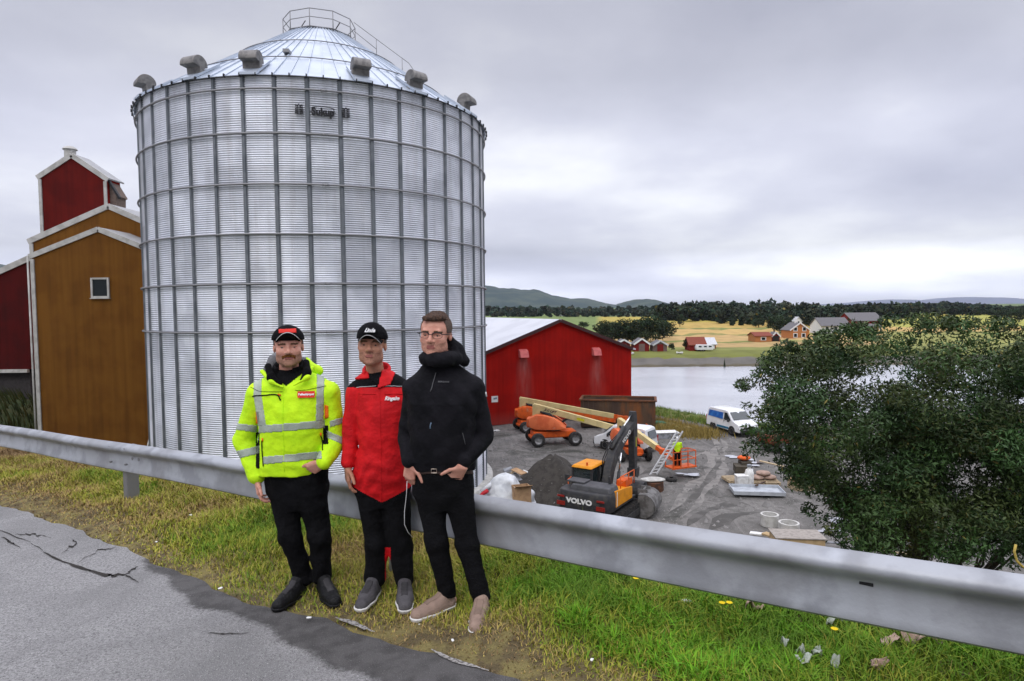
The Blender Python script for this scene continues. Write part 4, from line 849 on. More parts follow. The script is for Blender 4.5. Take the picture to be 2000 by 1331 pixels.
def shoe(name, root, heel, toe, upper, sole, k=1.0, hgt=.075, toecap=None):
    heel, toe = np3(heel), np3(toe); d = un([toe[0] - heel[0], toe[1] - heel[1], 0]); L_ = .285 * k; toe = heel + d * L_; gz = min(heel[2], toe[2]); sd_ = np.array([-d[1], d[0], 0])
    def pt(t, u, z): return heel + d * (t * L_) + sd_ * u + np.array([0, 0, z])
    lo = np.minimum(heel, toe) - .08; hi = np.maximum(heel, toe) + .08; hi[2] += .12
    S = SDF(lo, hi, .005)
    S.cap(pt(.12, 0, .040), pt(.5, .004, .040), .045, .050, .03); S.cap(pt(.5, 0, .038), pt(.84, .004, .034), .050, .043, .03); S.cap(pt(.10, 0, .05), pt(.12, 0, hgt + .02), .038, .036, .03); S.cap(pt(.3, 0, .06), pt(.2, 0, hgt + .02), .038, .038, .03); S.cap(pt(.6, 0, .045), pt(.3, 0, .075), .03, .034, .03)
    f0 = S.F.copy(); gl = heel[2]
    S.cut(lambda x, y, z: (gl + .026) - z + 0 * x + 0 * y); S.wrinkle(.0015, 60, 3); V0, Q0 = S.mesh(); u_ = sdf_obj('shoe', V0, Q0, upper, root)
    S.F = f0 - .007; S.cut(lambda x, y, z: np.maximum(gl + .001 - z, z - (gl + .030)) + 0 * x + 0 * y); V, Q = S.mesh(); sdf_obj('sole', V, Q, sole, u_)
    N2 = vnorm(V0, Q0)
    def tongue(x, y, z): t = ((x - heel[0]) * d[0] + (y - heel[1]) * d[1]) / L_; u = (x - heel[0]) * sd_[0] + (y - heel[1]) * sd_[1]; return (t > .30) & (t < .66) & (np.abs(u) < .021) & (z > heel[2] + .055)
    patch('tongue', V0, Q0, N2, tongue, M_TONG[0] if upper is M_SUEDE else M_TONG[1], u_, .002)
    mb = MB()
    for t in (.36, .43, .50, .57): a, b = pt(t, -.024, .092 - (t - .36) * .15), pt(t, .024, .092 - (t - .36) * .15); mb.tube([a, (a + b) / 2 + np.array([0, 0, .006]), b], .0028, 5)
    mb.build('laces', M_LACE if upper is not M_SUEDE else M_SUEDE, u_, True, world=True)
    return u_
def rows(L_, Y):
    out_ = []
    for py, xl, xr, b, dd in L_:
        c = P((xl + xr) / 2, py, Y + dd); out_.append((c.z, c.x, Y + dd, (xr - xl) / 2 / FP * (Y + dd), b))
    return out_
def eyes(H, root):
    for q in (-1, 1):
        mb = MB(); mb.ell(H.p(q * .031, .0735, .0055), (.0125 * H.k,) * 3, 14, 10); e_ = mb.build('eye', M_EYE, root, True, world=True)
        mb = MB(); mb.ell(H.p(q * .031, .0818, .0050), (.0058 * H.k,) * 3, 10, 8); mb.build('iris', M_IRIS, e_, True, world=True)
def facebits(H, V, Q, Nn, root, brow=True):
    L_ = lambda x, y, z: H.local(x, y, z)
    def m_lip(x, y, z): a, b, c = L_(x, y, z); return (np.abs(a) < .022 - np.abs(c + .0605) * .5) & (b > .06) & (c > -.072) & (c < -.051)
    patch('lips', V, Q, Nn, m_lip, M_LIP, root, .0006)
    if brow:
        def m_br(x, y, z): a, b, c = L_(x, y, z); return (np.abs(np.abs(a) - .032) < .019) & (b > .05) & (np.abs(c - .029 + (np.abs(np.abs(a) - .028)) * .25) < .0045)
        patch('eyebrows', V, Q, Nn, m_br, M_BROW, root, .0018)
def cap_hat(H, root, mainm, brimm, k=1.06, line=None, frontpatch=None, zb=.048, rise=.03):
    S = SDF(H.C - .19, H.C + .2, .005)
    H.e(S, (0, -.014, .046), (.084 * k, .103 * k, .092 * k), .01); H.e(S, (0, .03, .06), (.070 * k, .066 * k, .078 * k), .03); inner = SDF(H.C - .19, H.C + .2, .005)
    R, C, kk = H.R, H.C, H.k
    def cutf(x, y, z): a = ((x - C[0]) * R[0, 2] + (y - C[1]) * R[1, 2] + (z - C[2]) * R[2, 2]) / kk; b = ((x - C[0]) * R[0, 1] + (y - C[1]) * R[1, 1] + (z - C[2]) * R[2, 1]) / kk; return (zb + .06 * np.clip(-b, -.1, .1) * .35 - a) * kk
    S.cut(cutf); S.wrinkle(.001, 50, 5); V, Q = S.mesh(); N_ = vnorm(V, Q); crown = sdf_obj('cap', V, Q, mainm, root)
    mb = MB(); n = 22; top, bot = [], []
    for ring, off in ((top, .004), (bot, -.003)):
        for r_ in (0, 1):
            for i_ in range(n + 1):
                t = -1 + 2 * i_ / n; x = t * (.074 if r_ == 0 else .066) * k; y = (.078 * math.sqrt(max(0, 1 - (t * .86) ** 2)) + .015 if r_ == 0 else .155 - .062 * t * t) * k; z = zb + (.008 - .020 * t * t if r_ == 0 else rise - .048 * t * t) + off; ring.append(H.p(x / H.w, y, z))
    m2 = n + 1; vs = top + bot; fs = []
    for i_ in range(n): fs += [(i_, i_ + 1, m2 + i_ + 1, m2 + i_), (2 * m2 + i_ + 1, 2 * m2 + i_, 3 * m2 + i_, 3 * m2 + i_ + 1), (m2 + i_, m2 + i_ + 1, 3 * m2 + i_ + 1, 3 * m2 + i_), (i_ + 1, i_, 2 * m2 + i_, 2 * m2 + i_ + 1)]
    fs += [(0, m2, 3 * m2, 2 * m2), (n, 2 * m2 + n, 3 * m2 + n, m2 + n)]
    mb._add(vs, fs); br = mb.build('brim', brimm, crown, True, world=True)
    if line:
        mb = MB(); mb.tube([H.p((-1 + 2 * i_ / n) * .067 * k / H.w, (.155 - .062 * (-1 + 2 * i_ / n) ** 2) * k, zb + rise - .048 * (-1 + 2 * i_ / n) ** 2) for i_ in range(n + 1)], .0018, 5); mb.build('brim_piping', line, crown, True, world=True)
    if frontpatch:
        def m_(x, y, z): a, b, c = H.local(x, y, z); return (np.abs(a) < .050) & (b > .03) & (np.abs(a) < .044) & (c > zb + rise - .004) & (c < zb + rise + .020)
        patch('front_panel', V, Q, N_, m_, frontpatch, crown, .002)
    return crown, V, Q, N_
def wrap_text(body, H, zc, r_, size, material, parent, bold=.0, shear=.3, z_t=0):
    o = text_mesh('lettering', body, size, Matrix.Identity(4), material, parent, bold=bold, depth=.001, shear=shear)
    for v in o.data.vertices:
        x, y, z = v.co; a = x / r_; h_ = zc + y; rr_ = r_ * math.sqrt(max(.1, 1 - ((h_ - .046) / .108) ** 2)) + z + .004; q = H.p(rr_ * math.sin(a) / H.w * .86, rr_ * math.cos(a) * 1.02 + .004, h_); v.co = q
    o.data.update(); mw = parent; o.matrix_parent_inverse = parent_world(parent).inverted(); return o
def parent_world(par):
    mw = Matrix.Identity(4); ch = []
    while par is not None: ch.append(par.matrix_basis.copy() if par.parent is None else par.matrix_parent_inverse @ par.matrix_basis); par = par.parent
    for x in reversed(ch): mw = mw @ x
    return mw
def surf_text(body, px, py, Y0, size, material, parent, V, N_, rot=0.0, bold=.0, shear=0.0, off=.006, name='lettering', squash=1.0):
    """text laid on a garment: nearest garment vertex under the pixel gives the spot and normal"""
    vx, vy = pxy(V[:, 0], V[:, 1], V[:, 2]); d_ = (vx - px) ** 2 + (vy - py) ** 2 + np.where(N_[:, 1] < -.2, 0, 1e6); i_ = np.argmin(d_); near = d_ < d_[i_] + 60; nn_ = Vector(N_[near].mean(0)).normalized(); p_ = Vector(V[i_]) + nn_ * off
    x_ = Vector((1, 0, 0)); x_ = (x_ - nn_ * x_.dot(nn_)).normalized(); y_ = nn_.cross(x_); x2 = x_ * math.cos(rot) + y_ * math.sin(rot); y2 = nn_.cross(x2)
    return text_mesh(name, body, size, frame(p_, x2, y2), material, parent, bold=bold, depth=.0008, shear=shear, squash=squash, world=True), p_, x2, y2, nn_
def lines(name, pts, r_, material, parent, V, N_, off=.004):
    """thin seam or zip following garment surface under the given pixels"""
    vx, vy = pxy(V[:, 0], V[:, 1], V[:, 2]); q = []
    for a, b in zip(pts[:-1], pts[1:]):
        n = max(2, int(math.hypot(b[0] - a[0], b[1] - a[1]) / 4))
        for i_ in range(n + (b is pts[-1])):
            x, y = a[0] + (b[0] - a[0]) * i_ / n, a[1] + (b[1] - a[1]) * i_ / n; d_ = (vx - x) ** 2 + (vy - y) ** 2 + np.where(N_[:, 1] < -.1, 0, 1e6); k_ = np.argmin(d_); q.append(V[k_] + N_[k_] * off)
    q = [q[0]] + [(q[i_ - 1] + q[i_] * 2 + q[i_ + 1]) / 4 for i_ in range(1, len(q) - 1)] + [q[-1]]
    mb = MB(); mb.tube(q, r_, 6); return mb.build(name, material, parent, True, world=True)

def bodybase(H, root, skin, neck, sh, hips, legs, torso, arms, hands, feet, name='body'):
    """one continuous figure: head, neck, torso, arms, hands, legs, feet"""
    allp = [H.C + .16, H.C - .16] + [np.array(q) for g in (legs + arms) for q in g[0]] + [np3(f) for ft in feet for f in ft]
    lo = np.min(allp, axis=0) - .16; hi = np.max(allp, axis=0) + .16; S = SDF(lo, hi, .005)
    S.stack(torso, .03)
    for a in arms: S.chain(a[0], a[1], .03)
    for l_ in legs: S.chain(l_[0], l_[1], .04)
    for f0, f1 in feet:
        f0, f1 = np3(f0), np3(f1); S.cap(f0 + [0, 0, .045], f1 * .5 + f0 * .5 + [0, 0, .03], .026, .022, .02)
    S.cap(neck[0], neck[1], neck[2], neck[2] * .93, .03); H.build(S)
    for h_ in hands: build_hand(S, **h_)
    V, Q = S.mesh(); o = sdf_obj(name, V, Q, skin, root); return V, Q, vnorm(V, Q), o
def infl(chain_, d): return (chain_[0], [r_ + d for r_ in chain_[1]])
def garment(name, parts, h, material, root, wr=(.006, 22), seed=0, fold=None, cut=None, pad=.15, mk=True):
    pts = []
    for p_ in parts:
        if p_[0] == 'stack': pts += [np.array([c[1] + sx * c[3], c[2] + sx * c[4], c[0]]) for c in p_[1] for sx in (-1, 1)]
        elif p_[0] in ('chain', 'chainf'): pts += list(p_[1][0])
        else: pts += [np.array(p_[1]) + np.array(p_[2]), np.array(p_[1]) - np.array(p_[2])]
    S = SDF(np.min(pts, axis=0) - pad, np.max(pts, axis=0) + pad, h)
    for p_ in parts:
        if p_[0] == 'stack': S.stack(p_[1], p_[2] if len(p_) > 2 else .03)
        elif p_[0] == 'chainf': S.chain(p_[1][0], p_[1][1], .03, flat=p_[2])
        elif p_[0] == 'chain': S.chain(p_[1][0], p_[1][1], p_[2] if len(p_) > 2 else .03)
        else: S.ell(p_[1], p_[2], .03)
    if cut: S.cut(cut)
    fo = fold; sd2 = seed + 50
    def fold2(x, y, z):
        rd = np.abs(fnoise(x + .35 * z, y, z * .55, 15, sd2, 2)); return (fo(x, y, z) if fo else 0) - .75 * wr[0] * np.clip(1 - rd * 2.2, 0, 1) + wr[0] * .3
    S.wrinkle(wr[0], wr[1], seed, fold2); V, Q = S.mesh(); o = sdf_obj(name, V, Q, material, root) if mk else None
    return V, Q, vnorm(V, Q), o
def foldfn(centers, amp=.008, fr=90, rad=.10):
    amp *= .55; fr *= .72
    """compression folds round a joint: rings across a direction"""
    def f(x, y, z):
        o = 0
        for c, d in centers:
            d = un(d); dd = np.sqrt((x - c[0]) ** 2 + (y - c[1]) ** 2 + (z - c[2]) ** 2); t = (x - c[0]) * d[0] + (y - c[1]) * d[1] + (z - c[2]) * d[2]
            o = o + amp * np.exp(-(dd / rad) ** 2) * np.sin(t * fr + 3.2 * np.sin(x * 13 + 9 * c[0]) + 2.2 * np.sin(y * 11 + z * 6) + x * 30 * (1 if c[2] > 1 else -1))
        return o
    return f
def collar_ring(c0, r_, a0, hb, hback, hfront, material, parent, nm='collar'):
    """upright collar, open towards the camera side"""
    mb = MB(); secs = []
    for i_ in range(25):
        a = R_(a0 + i_ * ((180 - 2 * a0) / 24)); x_, y_ = math.cos(a), math.sin(a); hgt = hb + hback * max(0, y_) + hfront * max(0, -y_); ctr = c0 + np.array([r_ * x_ * 1.10, r_ * y_ * 1.02 - .004, 0]); o_ = np.array([x_, y_, 0])
        secs.append([ctr + o_ * .010 + [0, 0, -.055], ctr + o_ * .013 + [0, 0, hgt - .012], ctr + o_ * .004 + [0, 0, hgt], ctr - o_ * .008 + [0, 0, hgt - .006], ctr - o_ * .010 + [0, 0, -.055]])
    mb.loft(secs); return mb.build(nm, material, parent, True, world=True)
# ---- man in the hi-vis jacket
def man1():
    d = 4.2; gz = rz_(-3.5); root = thing('person', 'man in bright yellow hi-vis work jacket with grey reflective bands, black trousers and black cap', 'person', (P(600, 1160, d).x, d, gz), 0, 'men standing in front of the guardrail')
    H = Head(J(563.5, 679, d - .03), 0.02, 0.0, 0.02, 1.02, 1.02, 1.17)
    tr = rows([(975, 530, 630, .11, .03), (925, 520, 636, .12, .03), (880, 520, 632, .12, .02), (820, 518, 636, .12, .0), (770, 512, 640, .11, .02), (742, 530, 625, .08, .03)], d)
    aL = ([J(508, 768, d + .02), J(481, 856, d + .05), J(503, 934, d - .03)], [.055, .042, .030]); aR = ([J(640, 768, d + .02), J(655, 858, d + .08), J(630, 905, d - .12)], [.055, .042, .030])
    hl, tl = GP(590, 1160), GP(549, 1188); hr, tr_ = GP(630, 1158), GP(662, 1192)
    lL = ([J(552, 940, d + .03), J(567, 1048, d - .01), np3(hl) + [.01, .0, .10]], [.078, .05, .038]); lR = ([J(605, 940, d + .03), J(623, 1048, d), np3(hr) + [-.0, .0, .10]], [.078, .05, .038])
    hands = [dict(W=J(503, 936, d - .03), D=(.10, -.12, -1), B=(.35, -.95, 0), Pn=(1, .3, 0), curl=(.35, .55, .45), k=1.0),
             dict(W=J(630, 905, d - .12), D=(-.75, .10, -.42), B=(-.3, -.4, .9), Pn=(.1, 1, .1), curl=(.5, .6, .4), k=1.0, tdir=(.9, .25, .1))]
    V, Q, N_, body = bodybase(H, root, M_SKIN, (J(565, 738, d + .03), J(564, 700, d), .064), None, None, [lL, lR], tr, [aL, aR], hands, [(hl, tl), (hr, tr_)])
    facebits(H, V, Q, N_, root)
    def beard(x, y, z): a, b, c = H.local(x, y, z); return (c < -.045 + .25 * np.clip(np.abs(a) - .03, 0, 1)) & (c > -.125) & (b > .0) & (np.abs(a) < .068) & ~((np.abs(a) < .030) & (c > -.074)) | ((np.abs(a) > .045) & (c < .0) & (c > -.09) & (b > .0) & (b < .04) & (np.abs(a) < .075))
    patch('beard', V, Q, N_, beard, M_STUB, root, .0012)
    def mo(x, y, z): a, b, c = H.local(x, y, z); return (b > .06) & (c > -.054 - np.clip(np.abs(a) - .015, 0, 1) * .8) & (c < -.038 - np.clip(np.abs(a) - .008, 0, 1) * .35) & (np.abs(a) < .034)
    patch('moustache', V, Q, N_, mo, M_MOUST, root, .004)
    def hr_(x, y, z): a, b, c = H.local(x, y, z); return (c > .02) & (c < .08) & (b < .03) & (np.abs(a) > .05) | (b < -.04) & (c > -.04)
    patch('hair', V, Q, N_, hr_, M_HAIRG, root, .003); eyes(H, root)
    cr_, cv, cq, cn = cap_hat(H, root, M_BLK, M_BLK, 1.03, line=M_WHT, frontpatch=M_REDP, zb=.050, rise=.050)
    # jacket
    js = rows([(922, 507, 633, .145, .02), (905, 503, 637, .152, .02), (880, 505, 637, .15, .02), (840, 507, 638, .148, .0), (800, 504, 643, .148, .0), (770, 500, 648, .14, .01), (750, 506, 642, .125, .02), (736, 522, 620, .10, .03), (722, 540, 592, .08, .04)], d)
    ja = infl(aL, 0); ja = ([J(506, 768, d + .02), J(479, 858, d + .05), J(500, 930, d - .03)], [.074, .076, .054]); jb = ([J(642, 768, d + .01), J(656, 860, d + .04), J(634, 902, d - .12)], [.074, .073, .052])
    FF = foldfn([(ja[0][1], (.2, 0, 1)), (jb[0][1], (.2, 0, 1)), (J(570, 905, d - .14), (.1, 0, 1)), (J(500, 915, d), (0, 0, 1)), (J(535, 800, d - .14), (.6, 0, 1))], .0055, 75, .11)
    hem = P(570, 924, d).z
    V, Q, N_, jk = garment('jacket', [('stack', js), ('chain', ja, .010), ('chain', jb, .010), ('chain', ([J(506, 768, d + .02), J(550, 738, d + .05)], [.068, .06])), ('chain', ([J(642, 768, d + .02), J(590, 738, d + .05)], [.068, .06]))], .006, M_HIVIS, root, (.0045, 20), 11, FF)
    front = lambda y: y < d + .04
    def band(x0, y0, x1, y1, hw, fr=True):
        def m_(x, y, z):
            u, v = pxy(x, y, z); yc = y0 + (y1 - y0) * (u - x0) / (x1 - x0); k_ = (u > min(x0, x1)) & (u < max(x0, x1)) & (np.abs(v - yc) < hw); return k_ & (front(y) if fr else True)
        return m_
    def vband(pts, hw):
        pts = sorted(pts, key=lambda q: q[1])
        def m_(x, y, z): u, v = pxy(x, y, z); return (v > pts[0][1]) & (v < pts[-1][1]) & (np.abs(u - np.interp(v, [q[1] for q in pts], [q[0] for q in pts])) < hw) & front(y)
        return m_
    T = lambda n, m_, mt=M_TAPE, off=.0025: patch(n, V, Q, N_, m_, mt, jk, off)
    T('reflective_band', band(506, 839, 634, 829, 7.2)); T('reflective_band', band(513, 900, 628, 889, 7.2))
    T('reflective_brace', vband([(504, 722), (503, 770), (512, 832)], 7.5)); T('reflective_brace', vband([(626, 718), (626, 760), (624, 823)], 7.2))
    T('sleeve_band', band(450, 832, 501, 838, 6.3, False)); T('sleeve_band', band(455, 891, 507, 878, 7.5, False)); T('sleeve_band', band(644, 829, 682, 817, 6, False)); T('sleeve_band', band(638, 848, 680, 866, 6.8, False))
    T('side_panel', lambda x, y, z: (lambda u, v: (u > 634) & (u < 641) & (v > 792) & (v < 817) & front(y))(*pxy(x, y, z)), M_ORG); T('side_panel', lambda x, y, z: (lambda u, v: (u > 631) & (u < 641) & (v > 832) & (v < 868) & front(y))(*pxy(x, y, z)), M_BLK)
    T('side_panel', lambda x, y, z: (lambda u, v: (u > 500) & (u < 507) & (v > 845) & (v < 915) & front(y))(*pxy(x, y, z)), M_BLK); T('side_panel', lambda x, y, z: (lambda u, v: (u > 500) & (u < 506) & (v > 805) & (v < 828) & front(y))(*pxy(x, y, z)), M_ORG)
    # open neck: dark lining and shirt, standing collar
    T('shirt_front', lambda x, y, z: (lambda u, v: (v < 754 - np.abs(u - 559) * .75) & (v > 716) & front(y))(*pxy(x, y, z)), M_BLK, .003)
    lines('zip', [(512, 861), (513, 885), (515, 912)], .0035, M_BLK, jk, V, N_); lines('zip', [(626, 852), (630, 865), (630, 880)], .0035, M_BLK, jk, V, N_)
    lines('zip', [(493, 774), (520, 772), (543, 771), (549, 782)], .0042, M_BLK, jk, V, N_); lines('piping', [(489, 756), (507, 765), (530, 766), (553, 765)], .0014, M_BLK, jk, V, N_); lines('piping', [(577, 763), (600, 762), (638, 754)], .0014, M_BLK, jk, V, N_)
    lines('placket', [(553, 762), (553, 820), (555, 922)], .0022, M_HIVIS, jk, V, N_, .001)
    for a, b in (((543, 770), (549, 774)), ((513, 856), (514, 862)), ((626, 846), (626, 852))): lines('zip_garage', [a, b], .0055, M_ORG, jk, V, N_)
    # collar ring, open at the front; dark hood rolled behind
    collar_ring(J(565, 726, d + .03), .083, -58, .055, .03, -.03, M_BLK, jk)
    V2, Q2, N2, ho = garment('hood', [('chain', ([J(526, 722, d + .08), J(538, 706, d + .13), J(566, 704, d + .17), J(596, 712, d + .14), J(622, 724, d + .09)], [.040, .045, .045, .042, .030]))], .006, M_GREYF, jk, (.006, 30), 8)
    patch('hood_cover', V2, Q2, N2, lambda x, y, z: (pxy(x, y, z)[0] > 598), M_HIVIS, ho, .004)
    V3, Q3, N3, _ = garment('lapel', [('chain', ([J(524, 716, d - .02), J(530, 738, d - .09), J(548, 750, d - .125)], [.022, .024, .010]))], .005, M_BLK, jk, (.003, 40), 3); garment('lapel', [('chain', ([J(598, 708, d - .02), J(600, 728, d - .085), J(588, 742, d - .12)], [.020, .022, .010]))], .005, M_BLK, jk, (.003, 40), 4)
    garment('lapel', [('chain', ([J(512, 726, d - .02), J(530, 746, d - .115), J(552, 756, d - .135)], [.016, .012, .008]))], .005, M_HIVIS, jk, (.002, 40), 4); garment('lapel', [('chain', ([J(608, 720, d - .02), J(600, 738, d - .105), J(575, 752, d - .135)], [.018, .014, .008]))], .005, M_HIVIS, jk, (.002, 40), 4)
    # badge
    o, p_, x2, y2, nn_ = surf_text('Felleskjøpet', 598.5, 771.5, d, .020, M_WHT, jk, V, N_, rot=.06, bold=.0006, off=.0105)
    mb = MB(); f4 = frame(p_ - nn_ * .004, x2, y2); mb.box((0, 0, 0), (.106, .042, .005)); b_ = mb.build('badge', M_REDP, jk); b_.data.transform(f4); b_.matrix_parent_inverse = parent_world(jk).inverted()
    # trousers
    tj = rows([(990, 545, 615, .10, .03), (960, 522, 640, .125, .03), (925, 516, 643, .132, .03), (905, 516, 641, .13, .03)], d)
    kl = ([lL[0][0], lL[0][1], lL[0][2] + [0, 0, .02]], [.104, .074, .062]); kr = ([lR[0][0], lR[0][1], lR[0][2] + [0, 0, .02]], [.104, .074, .062])
    FT = foldfn([(kl[0][1], (0, 0, 1)), (kr[0][1], (0, 0, 1)), (kl[0][2], (0, .3, 1)), (kr[0][2], (0, .3, 1)), (J(580, 965, d - .1), (.5, 0, 1))], .007, 70, .12)
    gl = gz + .05; garment('trousers', [('stack', tj), ('chain', kl), ('chain', kr)], .006, M_BLK, root, (.005, 18), 5, FT, cut=lambda x, y, z: gl - z + 0 * x + 0 * y)
    shoe('boot', root, hl, tl, M_SHOEB, M_SHOEB, 1.05, .09); shoe('boot', root, hr, tr_, M_SHOEB, M_SHOEB, 1.05, .09)
    for c_ in root.children: 
        pass
    return root
# ---- man in the red coverall
def man2():
    d = 4.2; gz = rz_(-3.0); root = thing('person', 'man in red and black coverall with a white-lettered black cap, standing in the middle', 'person', (P(750, 1160, d).x, d, gz), 0, 'men standing in front of the guardrail')
    H = Head(J(726.5, 676, d - .03), 0.16, 0.06, -0.04, 1.07, 1.04, 1.08)
    tr = rows([(975, 710, 785, .09, .03), (925, 706, 788, .10, .02), (880, 710, 786, .10, .0), (820, 710, 790, .10, .0), (770, 706, 792, .10, .02), (742, 712, 782, .07, .03)], d)
    aL = ([J(699, 770, d + .0), J(686, 848, d + .0), J(679, 908, d - .04)], [.052, .040, .029]); aR = ([J(792, 770, d + .04), J(806, 850, d + .10), J(802, 905, d + .10)], [.052, .040, .029])
    hl, tl = GP(733, 1160), GP(706, 1190); hr, tr_ = GP(791, 1163), GP(790, 1203)
    lL = ([J(722, 950, d + .03), J(736, 1060, d), np3(hl) + [0, 0, .10]], [.078, .05, .038]); lR = ([J(769, 950, d + .03), J(783, 1065, d), np3(hr) + [0, .0, .10]], [.078, .05, .038])
    hands = [dict(W=J(679, 910, d - .04), D=(.02, -.1, -1), B=(.45, -.9, 0), Pn=(.95, .35, 0), curl=(.25, .4, .35), k=1.05), dict(W=J(802, 907, d + .10), D=(0, 0, -1), B=(-.4, -.9, 0), Pn=(-1, 0, 0), k=1.0)]
    V, Q, N_, body = bodybase(H, root, M_SKIN2, (J(735, 742, d + .03), J(730, 705, d), .060), None, None, [lL, lR], tr, [aL, aR], hands, [(hl, tl), (hr, tr_)])
    facebits(H, V, Q, N_, root)
    def st(x, y, z): a, b, c = H.local(x, y, z); return (c < -.036) & (c > -.125) & (b > .02) & (np.abs(a) < .06) & ~((np.abs(a) < .024) & (c > -.074) & (c < -.048))
    patch('stubble', V, Q, N_, st, mat('stubble_dark', (0.37, 0.185, 0.125), .8, var=.2, vs=200, bump=.3, bs=500), root, .0006)
    def hr_(x, y, z): a, b, c = H.local(x, y, z); return (c > .02) & (c < .08) & (b < .03) & (np.abs(a) > .05) | (b < -.04) & (c > -.04)
    patch('hair', V, Q, N_, hr_, M_HAIRG, root, .003); eyes(H, root)
    cr_, cv, cq, cn = cap_hat(H, root, M_BLK, M_BLK, 1.03, line=M_PIPE, zb=.042, rise=.020); wrap_text('Linde', H, .092, .104, .034, M_WHT, cr_, bold=.0012, shear=.4)
    js = rows([(985, 715, 780, .10, .03), (955, 690, 800, .125, .03), (925, 688, 801, .14, .02), (895, 696, 799, .135, .0), (872, 700, 797, .128, .0), (850, 699, 800, .138, .0), (800, 697, 803, .14, .0), (770, 696, 803, .13, .01), (752, 698, 798, .12, .02), (738, 706, 782, .10, .03), (726, 718, 762, .08, .04)], d)
    ja = ([J(697, 766, d + .0), J(686, 845, d - .0), J(680, 903, d - .04)], [.064, .060, .048]); jb = ([J(794, 768, d + .04), J(808, 850, d + .10), J(803, 900, d + .10)], [.068, .064, .050])
    kl = ([lL[0][0], lL[0][1], lL[0][2] + [0, 0, .01]], [.103, .076, .068]); kr = ([lR[0][0], lR[0][1], lR[0][2] + [0, 0, .01]], [.103, .076, .068])
    FF = foldfn([(ja[0][1], (.2, 0, 1)), (J(740, 900, d - .13), (.4, 0, 1)), (J(715, 940, d - .13), (-.8, 0, 1)), (J(775, 940, d - .13), (.9, 0, 1)), (J(705, 800, d - .13), (.6, 0, 1)), (kl[0][1], (0, 0, 1)), (kr[0][1], (0, 0, 1)), (kl[0][2], (0, .2, 1)), (kr[0][2], (0, .2, 1)), (J(745, 965, d - .12), (.1, 0, 1))], .007, 65, .12)
    gl = gz + .035
    V, Q, N_, _ = garment('coverall', [('stack', js), ('chain', ja, .010), ('chain', jb, .010), ('chain', kl), ('chain', kr), ('chain', ([J(698, 768, d + .02), J(722, 740, d + .05)], [.064, .06])), ('chain', ([J(794, 768, d + .04), J(752, 740, d + .05)], [.064, .06]))], .006, M_REDF, root, (.005, 19), 21, FF, cut=lambda x, y, z: gl - z + 0 * x + 0 * y, mk=False)
    u, v = pxy(*V[Q].mean(1).T); yv = V[Q].mean(1)[:, 1]
    blk = (v < 757) & (u > 670) | (v > 945 + np.clip(1 - np.abs(u - 746) / 64, 0, 1) ** .85 * 37) & (yv < 9); slv = (u < 690) & (v > 757) & (v < 925); blk &= ~slv
    redstripe = (u > 808) & (v > 1010) | (u > 752) & (u < 763) & (v > 1070) & (v < 1140) ; ora = redstripe & (v > 1128) & (v < 1137); mo = blk & ~redstripe
    for nm, k_, mt in (('coverall', ~mo, M_REDF), ('shoulder_yoke', mo & (v < 850), M_BLK), ('trouser_legs', mo & (v >= 850), M_BLK)):
        us, inv = np.unique(Q[k_], return_inverse=True); me = npmesh(nm, V[us], inv.reshape(-1, 4), mt); o = link(nm, me, root, True, True)
        if nm == 'coverall': cov = o
    lines('piping', [(697, 757), (715, 756), (735, 755)], .002, M_PIPE, cov, V, N_); lines('piping', [(752, 755), (780, 755), (795, 756)], .002, M_PIPE, cov, V, N_)
    lines('front_placket', [(741, 757), (743, 820), (744, 900), (745, 982)], .0022, M_REDF, cov, V, N_, .001); lines('chest_pocket', [(752, 769), (790, 770)], .003, M_REDF, cov, V, N_, .002); lines('chest_pocket', [(700, 769), (735, 771)], .003, M_REDF, cov, V, N_, .002)
    patch('shirt_front', V, Q, N_, lambda x, y, z: (lambda u, v: (v < 752 - np.abs(u - 738) * .7) & (v > 718) & (y < d))(*pxy(x, y, z)), M_BLK, cov, .004)
    surf_text('Ringalm', 766, 779, d, .034, M_WHT, cov, V, N_, rot=.02, bold=.0012, shear=.35, squash=.85)
    for L_, rr_ in (((706, 738, -.06), (703, 728, .0)), None) if False else ():
        pass
    collar_ring(J(736, 730, d + .03), .074, -42, .045, .030, -.035, M_REDF, cov)
    tri = lambda pts: (lambda x, y, z: (lambda u, v: np.logical_and.reduce([((u - p0[0]) * (p1[1] - p0[1]) - (v - p0[1]) * (p1[0] - p0[0])) * (1 if sum((b_[0] - a_[0]) * (b_[1] + a_[1]) for a_, b_ in zip(pts, pts[1:] + pts[:1])) < 0 else -1) <= 0 for p0, p1 in zip(pts, pts[1:] + pts[:1])]) & (y < d + .02))(*pxy(x, y, z)))
    patch('lapel', V, Q, N_, tri([(716, 708), (697, 722), (695, 742), (722, 740)]), M_REDF, cov, .012)
    patch('lapel', V, Q, N_, tri([(750, 710), (738, 760), (762, 752), (775, 720)]), M_REDF, cov, .012)
    shoe('shoe', root, hl, tl, M_SHOEG, M_SOLE, 1.0, .08); shoe('shoe', root, hr, tr_, M_SHOEG, M_SOLE, 1.0, .08)
    mb = MB(); mb.tube([J(795, 940, d - .12), J(794, 965, d - .13), J(790, 1000, d - .13), J(790, 1025, d - .12), J(797, 1040, d - .10), J(806, 1050, d - .07)], .0022, 6); mb.build('cord', M_WHT, root, True, world=True)
    return root
